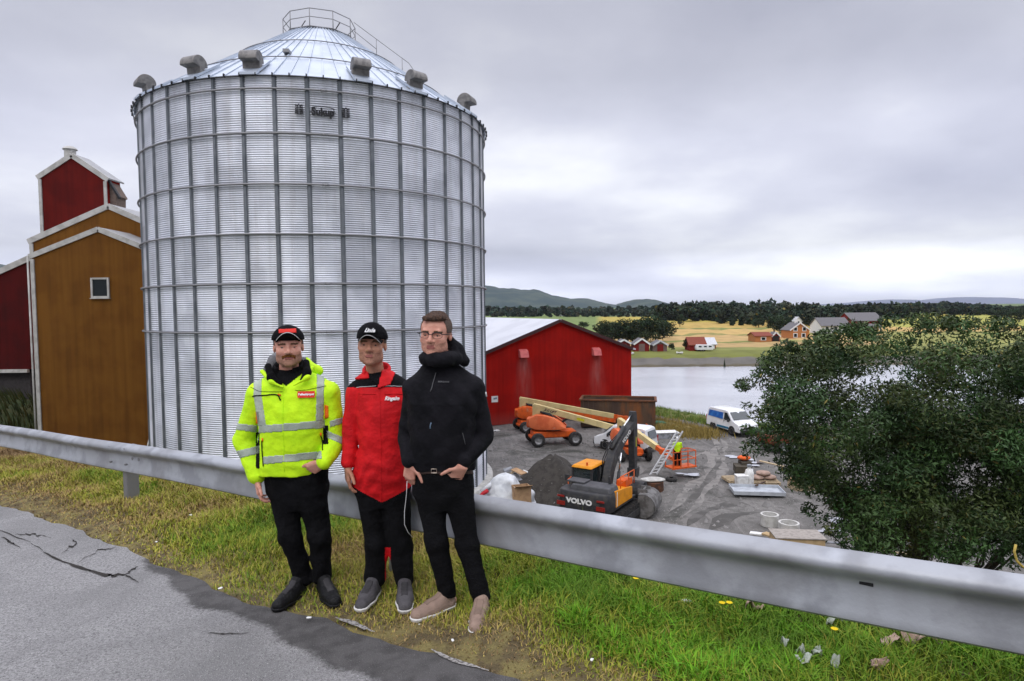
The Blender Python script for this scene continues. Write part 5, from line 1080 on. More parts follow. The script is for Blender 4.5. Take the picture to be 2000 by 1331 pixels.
# ---- man in the black shell jacket with glasses
def man3():
    d = 3.88; gz = rz_(-2.5); root = thing('person', 'bareheaded man with glasses in black shell jacket, black jeans and beige shoes', 'person', (P(880, 1180, d).x, d, gz), 0, 'men standing in front of the guardrail')
    H = Head(J(851, 655, d - .03), 0.30, -0.04, -0.05, 1.04, 1.0, 1.15)
    tr = rows([(970, 820, 915, .10, .03), (925, 812, 920, .11, .02), (880, 808, 920, .11, .0), (820, 806, 922, .12, .0), (770, 805, 925, .11, .02), (742, 820, 905, .08, .03)], d)
    aL = ([J(810, 760, d + .02), J(797, 850, d + .06), J(800, 905, d - .04)], [.052, .040, .030]); aR = ([J(922, 756, d + .02), J(943, 852, d + .07), J(904, 911, d - .09)], [.052, .040, .026])
    hl, tl = GP(884, 1186), GP(808, 1216); hr, tr_ = GP(944, 1196), GP(926, 1243)
    lL = ([J(838, 945, d + .03), J(852, 1058, d - .02), np3(hl) + [-.03, -.03, .11]], [.078, .05, .038]); lR = ([J(893, 945, d + .03), J(913, 1064, d - .03), np3(hr) + [-.01, -.03, .11]], [.078, .05, .038])
    hands = [dict(W=J(801, 906, d - .05), D=(-.10, .10, -1), B=(1, -.35, 0), Pn=(.3, 1, 0), curl=(.45, .4, .3), k=.98, tdir=(.55, .85, -.05)), dict(W=J(903, 913, d - .10), D=(-.50, .42, -.75), B=(-.8, -.2, .5), Pn=(.0, 1, .1), curl=(.3, .3, .3), k=.98, tdir=(.55, .85, -.35))]
    V, Q, N_, body = bodybase(H, root, M_SKIN, (J(862, 735, d + .04), J(858, 690, d + .02), .062), None, None, [lL, lR], tr, [aL, aR], hands, [(hl, tl), (hr, tr_)])
    facebits(H, V, Q, N_, root)
    def stb(x, y, z): a, b, c = H.local(x, y, z); return (c < -.038 + .3 * np.clip(np.abs(a) - .03, 0, 1)) & (c > -.125) & (b > .0) & (np.abs(a) < .07) & ~((np.abs(a) < .024) & (c > -.074) & (c < -.050))
    patch('stubble', V, Q, N_, stb, mat('stubble_light', (0.53, 0.265, 0.19), .8, var=.2, vs=200, bump=.3, bs=500), root, .0006); eyes(H, root)
    # hair: clipped sides, longer swept top
    def sides(x, y, z): a, b, c = H.local(x, y, z); return (((c > .018) & (np.abs(a) > .052) & (b < .045 - .2 * np.clip(.06 - c, 0, 1))) | ((b < -.04) & (c > -.05)) | (c > .085)) & (b < .075)
    patch('clipped_hair', V, Q, N_, sides, M_HAIRG, root, .003)
    S = SDF(H.C - .17, H.C + .2, .004); H.e(S, (0, -.012, .062), (.070, .088, .080), .01); H.e(S, (.012, .055, .102), (.050, .036, .024), .02); H.e(S, (-.02, .066, .096), (.034, .026, .022), .02)
    R, C, kk = H.R, H.C, H.k
    def cutf(x, y, z): a = ((x - C[0]) * R[0, 2] + (y - C[1]) * R[1, 2] + (z - C[2]) * R[2, 2]) / kk; b = ((x - C[0]) * R[0, 1] + (y - C[1]) * R[1, 1] + (z - C[2]) * R[2, 1]) / kk; return (.090 - .35 * np.clip(b - .03, -1, 0) * .0 - a) * kk
    S.cut(cutf); S.wrinkle(.004, 110, 2); v_, q_ = S.mesh(); sdf_obj('hair', v_, q_, M_HAIR, root)
    # glasses
    fr_ = MB()
    for q in (-1, 1):
        pts = [H.p(q * .033 + .024 * math.cos(a) * (1 if abs(math.cos(a)) < .9 else 1.02), .099 - .006 * abs(math.cos(a)) * (1 if q * math.cos(a) > 0 else 0), .006 + .0165 * math.copysign(abs(math.sin(a)) ** .7, math.sin(a))) for a in np.linspace(0, 2 * PI, 20, endpoint=False)]; fr_.tube(pts, .0013, 5, closed=True)
        pts = [H.p(q * .033 + .024 * math.cos(a), .0995 - .006 * abs(math.cos(a)) * (1 if q * math.cos(a) > 0 else 0), .011 + .0125 * math.copysign(abs(math.sin(a)) ** .6, math.sin(a))) for a in np.linspace(.05, PI - .05, 12)]; fr_.tube(pts, .0028, 5)
        fr_.tube([H.p(q * .057, .094, .014), H.p(q * .080, .06, .014), H.p(q * .083, -.01, .010)], .0025, 5)
    fr_.tube([H.p(-.010, .101, .010), H.p(0, .104, .012), H.p(.010, .101, .010)], .0026, 5); fr_.build('glasses', M_BLACK, root, True, world=True)
    js = rows([(914, 801, 927, .122, .02), (900, 797, 930, .130, .02), (860, 799, 928, .135, .0), (820, 797, 930, .14, .0), (785, 795, 933, .14, .0), (760, 797, 934, .13, .01), (742, 806, 922, .115, .02), (726, 824, 898, .10, .03), (708, 834, 888, .085, .04)], d)
    ja = ([J(810, 762, d + .02), J(797, 850, d + .06), J(800, 899, d - .04)], [.072, .062, .050]); jb = ([J(924, 760, d + .02), J(942, 850, d + .07), J(909, 900, d - .075)], [.076, .072, .052])
    FF = foldfn([(ja[0][1], (.2, 0, 1)), (jb[0][1], (-.2, 0, 1)), (J(865, 895, d - .13), (.1, 0, 1)), (J(905, 800, d - .12), (-.8, 0, 1)), (J(830, 790, d - .12), (.7, 0, 1)), (jb[0][2], (.5, 0, 1)), (J(865, 745, d - .12), (.1, 0, 1))], .0075, 60, .13)
    V, Q, N_, jk = garment('jacket', [('stack', js), ('chain', ja, .010), ('chain', jb, .010), ('chain', ([J(812, 762, d + .02), J(842, 730, d + .05)], [.066, .07])), ('chain', ([J(922, 758, d + .02), J(880, 728, d + .05)], [.070, .07]))], .006, M_BLK2, root, (.005, 19), 31, FF)
    # tall collar and hood
    V2, Q2, N2, co = garment('hood', [('chain', ([J(832, 704, d - .06), J(829, 699, d + .0), J(842, 690, d + .12), J(872, 688, d + .13), J(893, 688, d + .06), J(890, 704, d - .02)], [.026, .030, .034, .040, .036, .036])), ('chain', ([J(832, 700, d - .07), J(850, 704, d - .115), J(872, 702, d - .09), J(890, 698, d - .02)], [.034, .036, .036, .036])), ('chain', ([J(880, 666, d + .06), J(890, 682, d + .03), J(906, 706, d + .03)], [.026, .040, .036]))], .005, M_BLK2, jk, (.005, 32), 12)
    lines('zip', [(851, 728), (849, 738), (845, 752), (841, 766)], .0022, M_GREYF, jk, V, N_); surf_text('BERGANS', 867, 747, d, .013, M_GREYF, jk, V, N_, rot=0, bold=.0002, squash=1.2)
    lines('zip_pull', [(842, 826), (840, 838)], .004, mat('bluish_pull', (.12, .18, .25), .5), jk, V, N_); lines('zip', [(903, 845), (908, 868)], .0018, M_GREYF, jk, V, N_)
    lines('sleeve_mark', [(948, 766), (949, 774)], .006, M_WHT, jk, V, N_, .001)
    tj = rows([(990, 835, 900, .10, .03), (965, 808, 922, .12, .03), (930, 806, 924, .125, .03), (908, 808, 922, .122, .03)], d)
    kl = ([lL[0][0], lL[0][1], lL[0][2] + [0, 0, .0]], [.098, .066, .054]); kr = ([lR[0][0], lR[0][1], lR[0][2] + [0, 0, .0]], [.098, .066, .054])
    FT = foldfn([(kl[0][1], (0, 0, 1)), (kr[0][1], (0, 0, 1)), (kl[0][2], (0, .2, 1)), (kr[0][2], (0, .2, 1)), (J(865, 965, d - .1), (.5, 0, 1))], .005, 80, .11)
    gl = gz + .085; Vt, Qt, Nt, jn = garment('jeans', [('stack', tj), ('chain', kl), ('chain', kr)], .006, M_DENIM, root, (.004, 20), 15, FT, cut=lambda x, y, z: gl - z + 0 * x + 0 * y)
    patch('belt', Vt, Qt, Nt, lambda x, y, z: (lambda u, v: (v > 915) & (v < 926))(*pxy(x, y, z)), M_BELT, jn, .004)
    _v, _n = Vt, Nt; vx, vy = pxy(_v[:, 0], _v[:, 1], _v[:, 2]); i_ = np.argmin((vx - 848) ** 2 + (vy - 920) ** 2 + np.where(_n[:, 1] < -.2, 0, 1e6)); q_ = _v[i_] + _n[i_] * .008
    mb = MB(); mb.tube([q_ + np.array([a, 0, b]) for a, b in ((-.016, -.012), (.016, -.012), (.016, .012), (-.016, .012))], .003, 5, closed=True); mb.build('belt_buckle', M_STEELS, jn, world=True)
    lines('pocket_edge', [(880, 934), (898, 935), (916, 930)], .003, M_DENIM, jn, Vt, Nt)
    shoe('shoe', root, hl, tl, M_SUEDE, M_SOLE, 1.08, .085); shoe('shoe', root, hr, tr_, M_SUEDE, M_SOLE, 1.08, .085)
    return root
man1(); man2(); man3()
# ---------------------------------------------------------------- vehicles and machines in the yard
M_ORA = mat('orange_paint', (0.66, 0.105, 0.012), .5, c2=(0.52, 0.08, 0.012), vs=3, bump=.05, extra=lambda t, c, v, b: tmix(t, c, (.42, .24, .13), tnoise(t, v, 2.2, 7, .55, .8)))
M_ORA2 = mat('faded_orange_paint', (0.72, 0.17, 0.06), .55, c2=(0.62, 0.12, 0.04), vs=2, bump=.05, extra=lambda t, c, v, b: tmix(t, c, (.5, .3, .2), tnoise(t, v, 2.6, 6, .6, .85)))
M_CREAM = mat('cream_paint', (0.62, 0.50, 0.24), .5, c2=(0.52, 0.42, 0.20), vs=2, bump=.05); M_TYRE = mat('tyre_rubber', (0.022, 0.021, 0.021), .9, c2=(.05, .047, .043), vs=8, bump=.5, bs=40)
M_RIM = mat('rim_grey', (0.42, 0.42, 0.42), .5, c2=(.3, .3, .3), vs=9); M_DGREY = mat('dark_grey_paint', (0.035, 0.035, 0.038), .5, c2=(.055, .053, .05), vs=4, bump=.1, bs=20)
M_VYEL = mat('machine_yellow', (0.72, 0.28, 0.012), .45, c2=(0.62, 0.23, 0.012), vs=3, bump=.04); M_GLASS = mat('tinted_glass', (0.02, 0.028, 0.03), .08, bump=0, spec=.9); M_CHROME = mat('cylinder_rod', (.75, .75, .76), .2, metal=1, bump=0)
M_VANW = mat('van_white', (0.74, 0.75, 0.76), .3, c2=(.66, .67, .68), vs=1.5, bump=0, coat=.4); M_BLUE = mat('blue_print', (0.02, 0.10, 0.36), .35, c2=(.04, .18, .5), vs=2, bump=0); M_TEAL = mat('blue_band', (0.02, 0.14, 0.25), .4, bump=0)
M_RLAMP = mat('red_lamp', (.4, .01, .01), .3, bump=0); M_LAMP = mat('clear_lamp', (.55, .56, .56), .15, bump=0)
def wheel(parent, x, y, r, w, z=None, rim=.55, name='wheel', rimm=None):
    """wheel rolling along local y, axle along x"""
    z = r if z is None else z; s_ = 1 if x > 0 else -1
    mb = MB(); mb.lathe([(r * .5, -w / 2), (r * .86, -w / 2), (r * .97, -w * .38), (r, -w * .2), (r, w * .2), (r * .97, w * .38), (r * .86, w / 2), (r * .5, w / 2)], 28, (x, y, z), 'x'); o = mb.build(name, M_TYRE, parent, 'auto')
    mb = MB(); mb.lathe([(.001, s_ * w * .10), (r * .18, s_ * w * .14), (r * .2, s_ * w * .05), (r * rim * .8, s_ * w * .12), (r * rim * .95, s_ * w * .42), (r * rim * 1.05, s_ * w * .53), (r * rim * 1.08, s_ * w * .3)], 24, (x, y, z), 'x'); mb.build('rim', rimm or M_RIM, o, True); return o
def boom_lift(name, label, loc, rz, slew, L_=7.0, boomm=M_CREAM, hood=M_ORA2, drop=.16, text=None, basket=True, jib_a=-1.2, two=False, inner=M_ORA, lw=2.35):
    t = thing(name, label, 'boom lift', loc, rz, 'boom lifts parked in the yard'); wb = 2.7
    mb = MB(); mb.box((0, 0, .78), (1.25, 3.2, .42), taper=(.92, .98)); mb.box((0, 0, .60), (.9, 3.5, .2)); mb.build('chassis', M_ORA, t, bevel=.05)
    for x in (-1, 1):
        for y in (-1, 1): wheel(t, x * lw / 2 * .9, y * wb / 2, .50, .36)
    for y in (-1, 1): mb = MB(); mb.beam((-lw / 2 * .75, y * wb / 2, .5), (lw / 2 * .75, y * wb / 2, .5), .16, .16); mb.build('axle', M_DGREY, t)
    T = bpy.data.objects.new('turntable', None); col.objects.link(T); T.parent = t; T.rotation_euler.z = slew; T.location = (0, 0, 1.0); T.empty_display_size = .3
    bm_ = MB(); bm_.cyl((0, 0, 0), (0, 0, .14), .55, 24); bm_.build('slew_ring', M_DGREY, T)
    # hoods either side of the boom slot: rounded profile lofts along y
    for s_ in (-1, 1):
        secs = []; 
        for y, h0, h1, w_ in ((-1.75, .35, .55, .30), (-1.6, .15, .92, .50), (-1.2, .06, 1.12, .62), (-.6, .04, 1.12, .66), (.1, .04, .95, .66), (.6, .06, .62, .58), (.95, .1, .30, .40)):
            xi, xo = .24 * s_, (.24 + w_) * s_; secs.append([Vector((xi, y, h0 + .1)), Vector((xo, y, h0 + .1)), Vector((xo + .03 * s_, y, h0 + (h1 - h0) * .6)), Vector((xo - .12 * s_, y, h1 + .02)), Vector((xi, y, h1 + .06))])
        mb = MB(); mb.loft(secs); mb.build('hood', hood, T, True, bevel=.05)
    mb = MB(); mb.box((0, -1.72, .55), (.9, .35, .7)); mb.build('counterweight', hood, T, bevel=.12, seg=3)
    mb = MB(); mb.box((0, -1.2, 1.35), (.40, .55, 1.0)); mb.build('boom_mount', boomm, T, bevel=.03)
    mb = MB(); mb.tube([(.30, -.9, 1.35), (.32, -.2, 1.2), (.33, .35, .75), (.32, .6, .2)], .07, 8); mb.tube([(.36, -.8, 1.3), (.40, -.1, 1.12), (.42, .42, .7), (.40, .66, .2)], .06, 8); mb.build('hose_bundle', M_BLACK, T, True)
    a = Vector((0, -1.45, 1.72)); d = Vector((0, 1, -drop)).normalized(); e_ = a + d * L_
    mb = MB(); mb.beam(a, a + d * L_ * .88, .34, .44, w2=.32, h2=.40); bo = mb.build('boom', boomm, T, bevel=.02)
    mb = MB(); mb.beam(a + d * L_ * .86, e_, .26, .32); mb.build('inner_boom', inner, bo, bevel=.02)
    if two: mb = MB(); mb.beam(a + d * 2.6 + Vector((0, 0, -.42)), a + d * (L_ * .9) + Vector((0, 0, -.36)), .30, .36); mb.build('lower_boom', M_ORA, T, bevel=.02)
    mb = MB(); mb.cyl((0, .3, .35), tuple(a + d * 2.6 - Vector((0, 0, .2))), .08, 10); mb.build('lift_cylinder', M_BLACK, T, True)
    if text:
        for s_ in (1,): text_mesh('lettering', text, .24, frame(a + d * 1.3 + Vector((s_ * .178, 0, 0)), d * s_, (0, 0, 1)), mat('lettering_dark', (.06, .03, .05), .6), bo, bold=.008, shear=.3, depth=.003)
        mb = MB(); mb.box(tuple(a + d * 3.55 + Vector((.175, 0, -.02))), (.012, .55, .17), rot=(-math.atan(drop), 0, 0)); mb.build('yellow_label', mat('label_yellow', (.55, .5, .02), .5), bo)
    j = e_ + Vector((0, math.cos(jib_a), math.sin(jib_a))) * 1.35
    mb = MB(); mb.beam(e_, j, .16, .20); mb.box(tuple(e_), (.36, .36, .42)); mb.build('jib', M_ORA, T, bevel=.03)
    if basket:
        k_ = MB(); c_ = j + Vector((0, .75, -.25)); hx, hy, hz = .95, .42, 1.08
        for z_ in (.0, .55, 1.08):
            for p0, p1 in (((-hx, -hy), (hx, -hy)), ((hx, -hy), (hx, hy)), ((hx, hy), (-hx, hy)), ((-hx, hy), (-hx, -hy))): k_.beam(c_ + Vector((p0[0], p0[1], z_)), c_ + Vector((p1[0], p1[1], z_)), .05, .05)
        for x_ in (-hx, -.3, .3, hx):
            for y_ in (-hy, hy): k_.beam(c_ + Vector((x_, y_, 0)), c_ + Vector((x_, y_, hz)), .045, .045)
        k_.box(tuple(c_ + Vector((0, 0, -.03))), (2 * hx + .1, 2 * hy + .1, .1)); k_.box(tuple(c_ + Vector((0, -hy + .05, .35))), (.6, .18, .7)); k_.box(tuple(c_ + Vector((0, -hy + .06, 1.0))), (.55, .2, .22))
        k_.build('basket', M_ORA, T); bk = c_
    else: bk = None
    return t, T, bk
p = G(1082, 872, YZ); lift1, T1, _ = boom_lift('boom_lift', 'faded orange boom lift with cream lettered boom, parked nearest in front of the red barn', (p.x, p.y + .9, YZ + .02), R_(-80), R_(-18), 7.4, text='JLG LIFT', drop=.26, jib_a=-1.35); lift1.scale = (1.08,) * 3
p = G(1040, 846, YZ); lift2, T2, _ = boom_lift('boom_lift', 'second orange boom lift close to the barn wall, its boom half cream and half orange', (p.x + .4, p.y + 1.1, YZ + .02), R_(-74), R_(-16), 9.4, drop=.19, two=True, hood=M_ORA, jib_a=-1.2)
lift3, T3, bk3 = boom_lift('boom_lift', 'orange boom lift behind the excavator, its basket low on the gravel to the right', (8.2, 44.7, YZ + .02), R_(8), R_(-165), 5.9, boomm=M_CREAM, drop=.24, basket=True, jib_a=-.25); lift3.scale = (.9,) * 3

def worker(name, label, loc, rz, h=1.76, vest=None, lean=0.0):
    t = thing(name, label, 'person', loc, rz); k = h / 1.78; n3 = lambda *a: np.array(a) * k
    S = SDF((-.5, -.5, -.05), (.5, .5, h + .1), .012)
    H = Head(np.array([0, -.02 - lean * .5, 1.66 * k]), -math.atan2(0, 1), -.3, 0, 1.0); H.C = np.array([0, -.02 - lean * .5, 1.66 * k])
    S.stack([(.85 * k, 0, 0, .16, .11), (1.1 * k, 0, -.01 - lean * .2, .16, .11), (1.35 * k, 0, -.01 - lean * .4, .19, .12), (1.45 * k, 0, -.01 - lean * .45, .17, .09)], .04)
    for s_ in (-1, 1):
        S.chain([n3(s_ * .10, 0, .9), n3(s_ * .11, -.03, .48), n3(s_ * .12, .02, .10)], [.085, .06, .045], .04); S.cap(n3(s_ * .12, .02, .06), n3(s_ * .13, -.14, .04), .045, .035, .03)
        S.chain([n3(s_ * .20, -.0 - lean * .42, 1.42), n3(s_ * .25, -.10 - lean * .5, 1.15), n3(s_ * .18, -.32 - lean * .6, 1.08)], [.055, .042, .032], .03)
        build_hand(S, n3(s_ * .18, -.32 - lean * .6, 1.08), (0, -1, -.2), (-s_, 0, .2), (0, 0, -1), curl=(.6, .8, .5))
    S.cap(n3(0, 0 - lean * .45, 1.44), n3(0, -.01 - lean * .5, 1.58), .055, .05, .03); H.build(S); V, Q = S.mesh(); link('body', npmesh('body', V, Q, M_SKIN), t, True)
    def g(name, z0, z1, arms, m_, infl_=.018, legs=False):
        S = SDF((-.5, -.6, -.05), (.5, .5, h), .012)
        if arms:
            S.stack([(z0 * k, 0, 0, .185, .13), (1.1 * k, 0, -.01 - lean * .2, .18, .13), (1.35 * k, 0, -.01 - lean * .4, .21, .135), (1.48 * k, 0, -.01 - lean * .45, .15, .09)], .04)
            for s_ in (-1, 1): S.chain([n3(s_ * .20, -lean * .42, 1.42), n3(s_ * .25, -.10 - lean * .5, 1.15), n3(s_ * .19, -.28 - lean * .6, 1.09)], [.075, .06, .05], .03)
        if legs:
            S.stack([(.80 * k, 0, 0, .17, .12), (.98 * k, 0, 0, .17, .12)], .03)
            for s_ in (-1, 1): S.chain([n3(s_ * .10, 0, .9), n3(s_ * .11, -.03, .48), n3(s_ * .12, .02, .12)], [.10, .075, .065], .04)
        S.wrinkle(.008, 20, 2); V, Q = S.mesh(); return link(name, npmesh(name, V, Q, m_), t, True), V, Q
    j_, V, Q = g('jacket', .88, 1.5, True, vest or M_HIVIS); g('trousers', 0, 1, False, M_BLK, legs=True)
    mb = MB(); mb.ell(H.C + np.array([0, .0, .06]), (.105, .125, .095), 16, 10); mb.build('hard_hat', M_WHITE if vest is None else M_ORA, t, True)
    for s_ in (-1, 1): mb = MB(); mb.box((s_ * .125 * k, -.06, .05), (.11, .30, .09)); mb.build('boot', M_SHOEB, t, bevel=.03)
    return t
lift3_bk = (Matrix.Translation(lift3.location) @ Matrix.Rotation(lift3.rotation_euler.z, 4, 'Z') @ Matrix.Scale(.9, 4) @ Matrix.Translation((0, 0, 1.0)) @ Matrix.Rotation(T3.rotation_euler.z, 4, 'Z')) @ bk3
worker('person', 'worker in lime hi-vis top standing in the orange lift basket behind the leaning ladder', (lift3_bk.x - .2, lift3_bk.y, lift3_bk.z + .03), R_(170), 1.75)

# excavator
def excavator():
    c = G(1172, 1060, YZ); c = P(1168, 1000, 31.4); t = thing('excavator', 'yellow and dark grey excavator seen from behind with its arm folded up', 'excavator', (c.x, c.y, YZ), R_(-33)); t.scale = (1.06, 1, .9)
    for s_ in (-1, 1):
        mb = MB(); pr = [(y, z) for y, z in ([(1.75 + .42 * math.cos(a), .45 + .42 * math.sin(a)) for a in np.linspace(-PI / 2, PI / 2, 8)] + [(-1.75 - .42 * math.cos(a), .45 + .42 * math.sin(a)) for a in np.linspace(PI / 2, -PI / 2, 8)])]
        mb.prism([(s_ * 1.25 - .27, y, z) for y, z in pr], (.54, 0, 0))
        for k_ in range(22): mb.box((s_ * 1.25, -1.9 + k_ * .18, .885), (.56, .08, .05))
        tr = mb.build('track', M_TYRE, t)
        mb = MB(); mb.box((s_ * 1.25, 0, .45), (.62, 2.9, .34)); mb.build('track_frame', M_DGREY, tr)
    mb = MB(); mb.box((0, 0, .75), (1.6, 1.7, .35)); mb.cyl((0, 0, .85), (0, 0, 1.08), .6, 24); mb.build('undercarriage', M_DGREY, t)
    mb = MB(); mb.box((0, .15, 1.15), (2.5, 3.0, .16)); mb.build('deck', M_DGREY, t, bevel=.02)
    # rounded counterweight
    mb = MB(); secs = []
    for z_, sc in ((1.02, .95), (1.12, 1.0), (1.75, 1.0), (2.02, .985), (2.10, .94)):
        secs.append([Vector((1.28 * sc * math.copysign(min(1, abs(math.cos(a)) ** .42), math.cos(a)), -1.0 - .95 * sc * abs(math.sin(a)) ** .55 if a not in (0,) else -1.0, z_)) for a in np.linspace(0, PI, 15)] + [Vector((-1.28 * sc, -.85, z_)), Vector((1.28 * sc, -.85, z_))])
    mb.loft(secs); cw = mb.build('counterweight', M_DGREY, t, True, bevel=.03)
    text_mesh('lettering', 'VOLVO', .36, frame((-.05, -1.965, 1.62), (1, 0, 0), (0, 0, 1)), M_WHITE, cw, bold=.018, depth=.012, squash=1.05)
    for s_ in (-1, 1):
        mb = MB(); mb.box((s_ * .98, -1.93, 1.40), (.42, .05, .22)); mb.build('red_marker', mat('dull_red', (.22, .015, .01), .6), cw, bevel=.01)
        mb = MB(); mb.box((s_ * .98, -1.935, 1.78), (.36, .05, .10)); mb.build('red_marker', MATS['dull_red'], cw, bevel=.01)
    mb = MB(); mb.box((.25, -.95, 2.20), (2.0, 1.1, .32), taper=(.92, .88)); mb.build('engine_hood', mat('hood_grey', (.075, .075, .08), .5, vs=3), t, bevel=.08, seg=3)
    mb = MB(); mb.box((-.55, -.95, 2.42), (.9, .7, .10)); mb.build('hood_lid', MATS['hood_grey'], t, bevel=.03)
    mb = MB(); mb.cyl((.85, -.6, 2.3), (.85, -.6, 2.75), .06, 10); mb.build('exhaust', M_DGREY, t)
    mb = MB(); mb.prism([(1.28, -.95, 1.2), (1.28, 1.15, 1.2), (1.28, 1.15, 1.85), (1.28, .2, 2.0), (1.28, -.95, 2.12)], (-.75, 0, 0)); sp = mb.build('side_housing', M_VYEL, t, bevel=.04)
    mb = MB(); mb.box((1.285, -.75, 1.65), (.012, .06, .75)); mb.build('white_stripe', M_WHITE, sp)
    mb = MB(); mb.box((.95, .95, 2.1), (.5, .8, .35)); mb.build('tool_box', M_ORA, t, bevel=.03)
    mb = MB()
    for y in (-.1, .9, 1.6):
        mb.tube([(1.18, y, 1.9), (1.18, y, 2.65)], .028, 6)
    mb.tube([(1.18, -.1, 2.65), (1.18, 1.6, 2.65)], .028, 6); mb.tube([(1.18, -.1, 2.3), (1.18, 1.6, 2.3)], .02, 6); mb.build('handrail', M_ORA, t, True)
    # cab
    X0, X1, Y0, Y1 = -1.26, -.28, -.15, 1.55
    mb = MB(); mb.prism([(X0 + .02, Y0, 1.24), (X0 + .02, Y1, 1.24), (X0 + .02, Y1 - .05, 1.9), (X0 + .02, Y1 - .35, 2.82), (X0 + .02, Y0 + .05, 2.82)], (X1 - X0 - .04, 0, 0)); cb = mb.build('cab', M_GLASS, t, bevel=.05)
    mb = MB()
    for x in (X0, X1):
        for a, b in (((x, Y0, 1.24), (x, Y0 + .05, 2.85)), ((x, .75, 1.24), (x, .75, 2.85)), ((x, Y1, 1.24), (x, Y1 - .05, 1.9)), ((x, Y1 - .05, 1.9), (x, Y1 - .35, 2.85)), ((x, Y0, 1.24), (x, Y1, 1.24)), ((x, Y0, 1.85), (x, Y1 - .05, 1.85))): mb.beam(a, b, .09, .09)
    mb.beam((X0, Y0, 1.85), (X1, Y0, 1.85), .1, .1); mb.beam((X0, Y0, 1.5), (X1, Y0, 1.5), .1, .6); mb.build('cab_frame', M_DGREY, cb)
    mb = MB(); mb.box(((X0 + X1) / 2, .62, 2.93), (1.12, 1.72, .16), taper=(.84, .88)); mb.build('cab_roof', M_VYEL, cb, bevel=.06, seg=3)
    mb = MB(); mb.cyl((-.55, -.02, 3.0), (-.55, -.02, 3.18), .045, 10); mb.build('beacon', M_ORA, cb)
    mb = MB(); mb.tube([(-1.3, -.4, 1.3), (-1.38, -.4, 2.2), (-1.32, -.1, 2.3)], .03, 6); mb.build('grab_rail', M_ORA, t, True)
    mb = MB(); mb.box((-1.5, -.25, 2.25), (.28, .06, .34)); mb.build('mirror', M_DGREY, t, bevel=.03)
    # boom: bent box, then stick, bucket link
    bx = .12; pts = [((bx, .75, 1.75), .50), ((bx, 1.05, 2.6), .55), ((bx, 1.6, 3.4), .62), ((bx, 2.5, 4.0), .54), ((bx, 3.7, 4.6), .40), ((bx, 4.15, 4.8), .30)]
    mb = MB(); secs = []
    for i_, (p_, h_) in enumerate(pts):
        a = Vector(pts[max(i_ - 1, 0)][0]); b = Vector(pts[min(i_ + 1, len(pts) - 1)][0]); d = (b - a).normalized(); nn = Vector((0, -d.z, d.y)); pc = Vector(p_)
        secs.append([pc + Vector((x_, 0, 0)) + nn * (y_ * h_ / 2) for x_, y_ in ((-.19, -1), (.19, -1), (.19, 1), (-.19, 1))])
    mb.loft(secs); bo = mb.build('boom', M_DGREY, t, bevel=.02)
    text_mesh('lettering', 'VOLVO', .34, frame((bx + .197, 2.85, 4.17), Vector((0, .62, .31)), (0, -.31, .62)), M_WHITE, bo, bold=.012, depth=.004)
    for s_ in (-1, 1):
        mb = MB(); mb.tube([(bx + s_ * .30, 1.35, 1.55), (bx + s_ * .30, 1.58, 2.45)], .085, 10); mb.build('boom_cylinder', M_DGREY, t, True); mb = MB(); mb.tube([(bx + s_ * .30, 1.58, 2.45), (bx + s_ * .30, 1.85, 3.45)], .042, 8); mb.build('boom_rod', M_CHROME, t, True)
    mb = MB(); mb.tube([(bx, 1.35, 3.75), (bx, 2.9, 4.75)], .09, 10); mb.build('stick_cylinder', M_DGREY, bo, True); mb = MB(); mb.tube([(bx, 2.9, 4.75), (bx, 4.05, 5.3)], .045, 8); mb.build('stick_rod', M_CHROME, bo, True)
    mb = MB(); 
    for o_ in (-.1, 0, .1): mb.tube([(bx + o_ - .24, .9, 2.2), (bx + o_ - .26, 1.15, 3.2), (bx + o_ - .15, 1.7, 4.0), (bx + o_ * .5, 2.4, 4.45), (bx + o_ * .5, 3.1, 4.7)], .03, 6)
    mb.build('hydraulic_hoses', M_BLACK, bo, True)
    mb = MB(); mb.loft([[Vector((bx + x_, 4.1 + y_, z_)) for x_, y_ in ((-.17, -a), (.17, -a), (.17, b), (-.17, b))] for z_, a, b in ((5.45, .02, .16), (4.9, .18, .30), (4.2, .20, .34), (2.8, .12, .30), (1.9, .08, .26))]); stk = mb.build('stick', M_DGREY, t, bevel=.02)
    mb = MB(); mb.box((bx + .176, 4.2, 3.6), (.01, .07, .6)); mb.build('yellow_strip', mat('label_yellow', (.55, .5, .02), .5), stk)
    mb = MB(); mb.tube([(bx, 4.55, 4.2), (bx, 4.55, 2.8)], .075, 8); mb.tube([(bx, 4.55, 2.8), (bx, 4.55, 2.0)], .038, 8); mb.build('bucket_cylinder', M_DGREY, stk, True)
    mb = MB(); mb.box((bx, 4.25, 1.75), (.5, .5, .5)); mb.beam((bx - .22, 4.45, 2.0), (bx - .22, 4.25, 1.4), .07, .18); mb.beam((bx + .22, 4.45, 2.0), (bx + .22, 4.25, 1.4), .07, .18); mb.build('quick_coupler', M_DGREY, t, bevel=.02)
    bucket_mesh().build('bucket', M_DGREY, t).location = (bx, 4.35, .62)
    return t
def bucket_mesh(w_=1.3, r_=.55):
    mb = MB(); arc = [(r_ * math.cos(a) * 1.05, r_ * math.sin(a)) for a in np.linspace(R_(70), R_(295), 12)]; inn = [(x * .93, y * .93) for x, y in arc]
    mb.prism([(-w_ / 2, x, z) for x, z in arc + inn[::-1]], (w_, 0, 0))
    for s_ in (-1, 1): mb.prism([(s_ * w_ / 2, x, z) for x, z in arc], (-s_ * .03, 0, 0))
    for k_ in range(5): mb.box((-w_ / 2 + .12 + k_ * (w_ - .24) / 4, arc[-1][0] + .08, arc[-1][1] - .02), (.08, .22, .05))
    return mb
excavator()
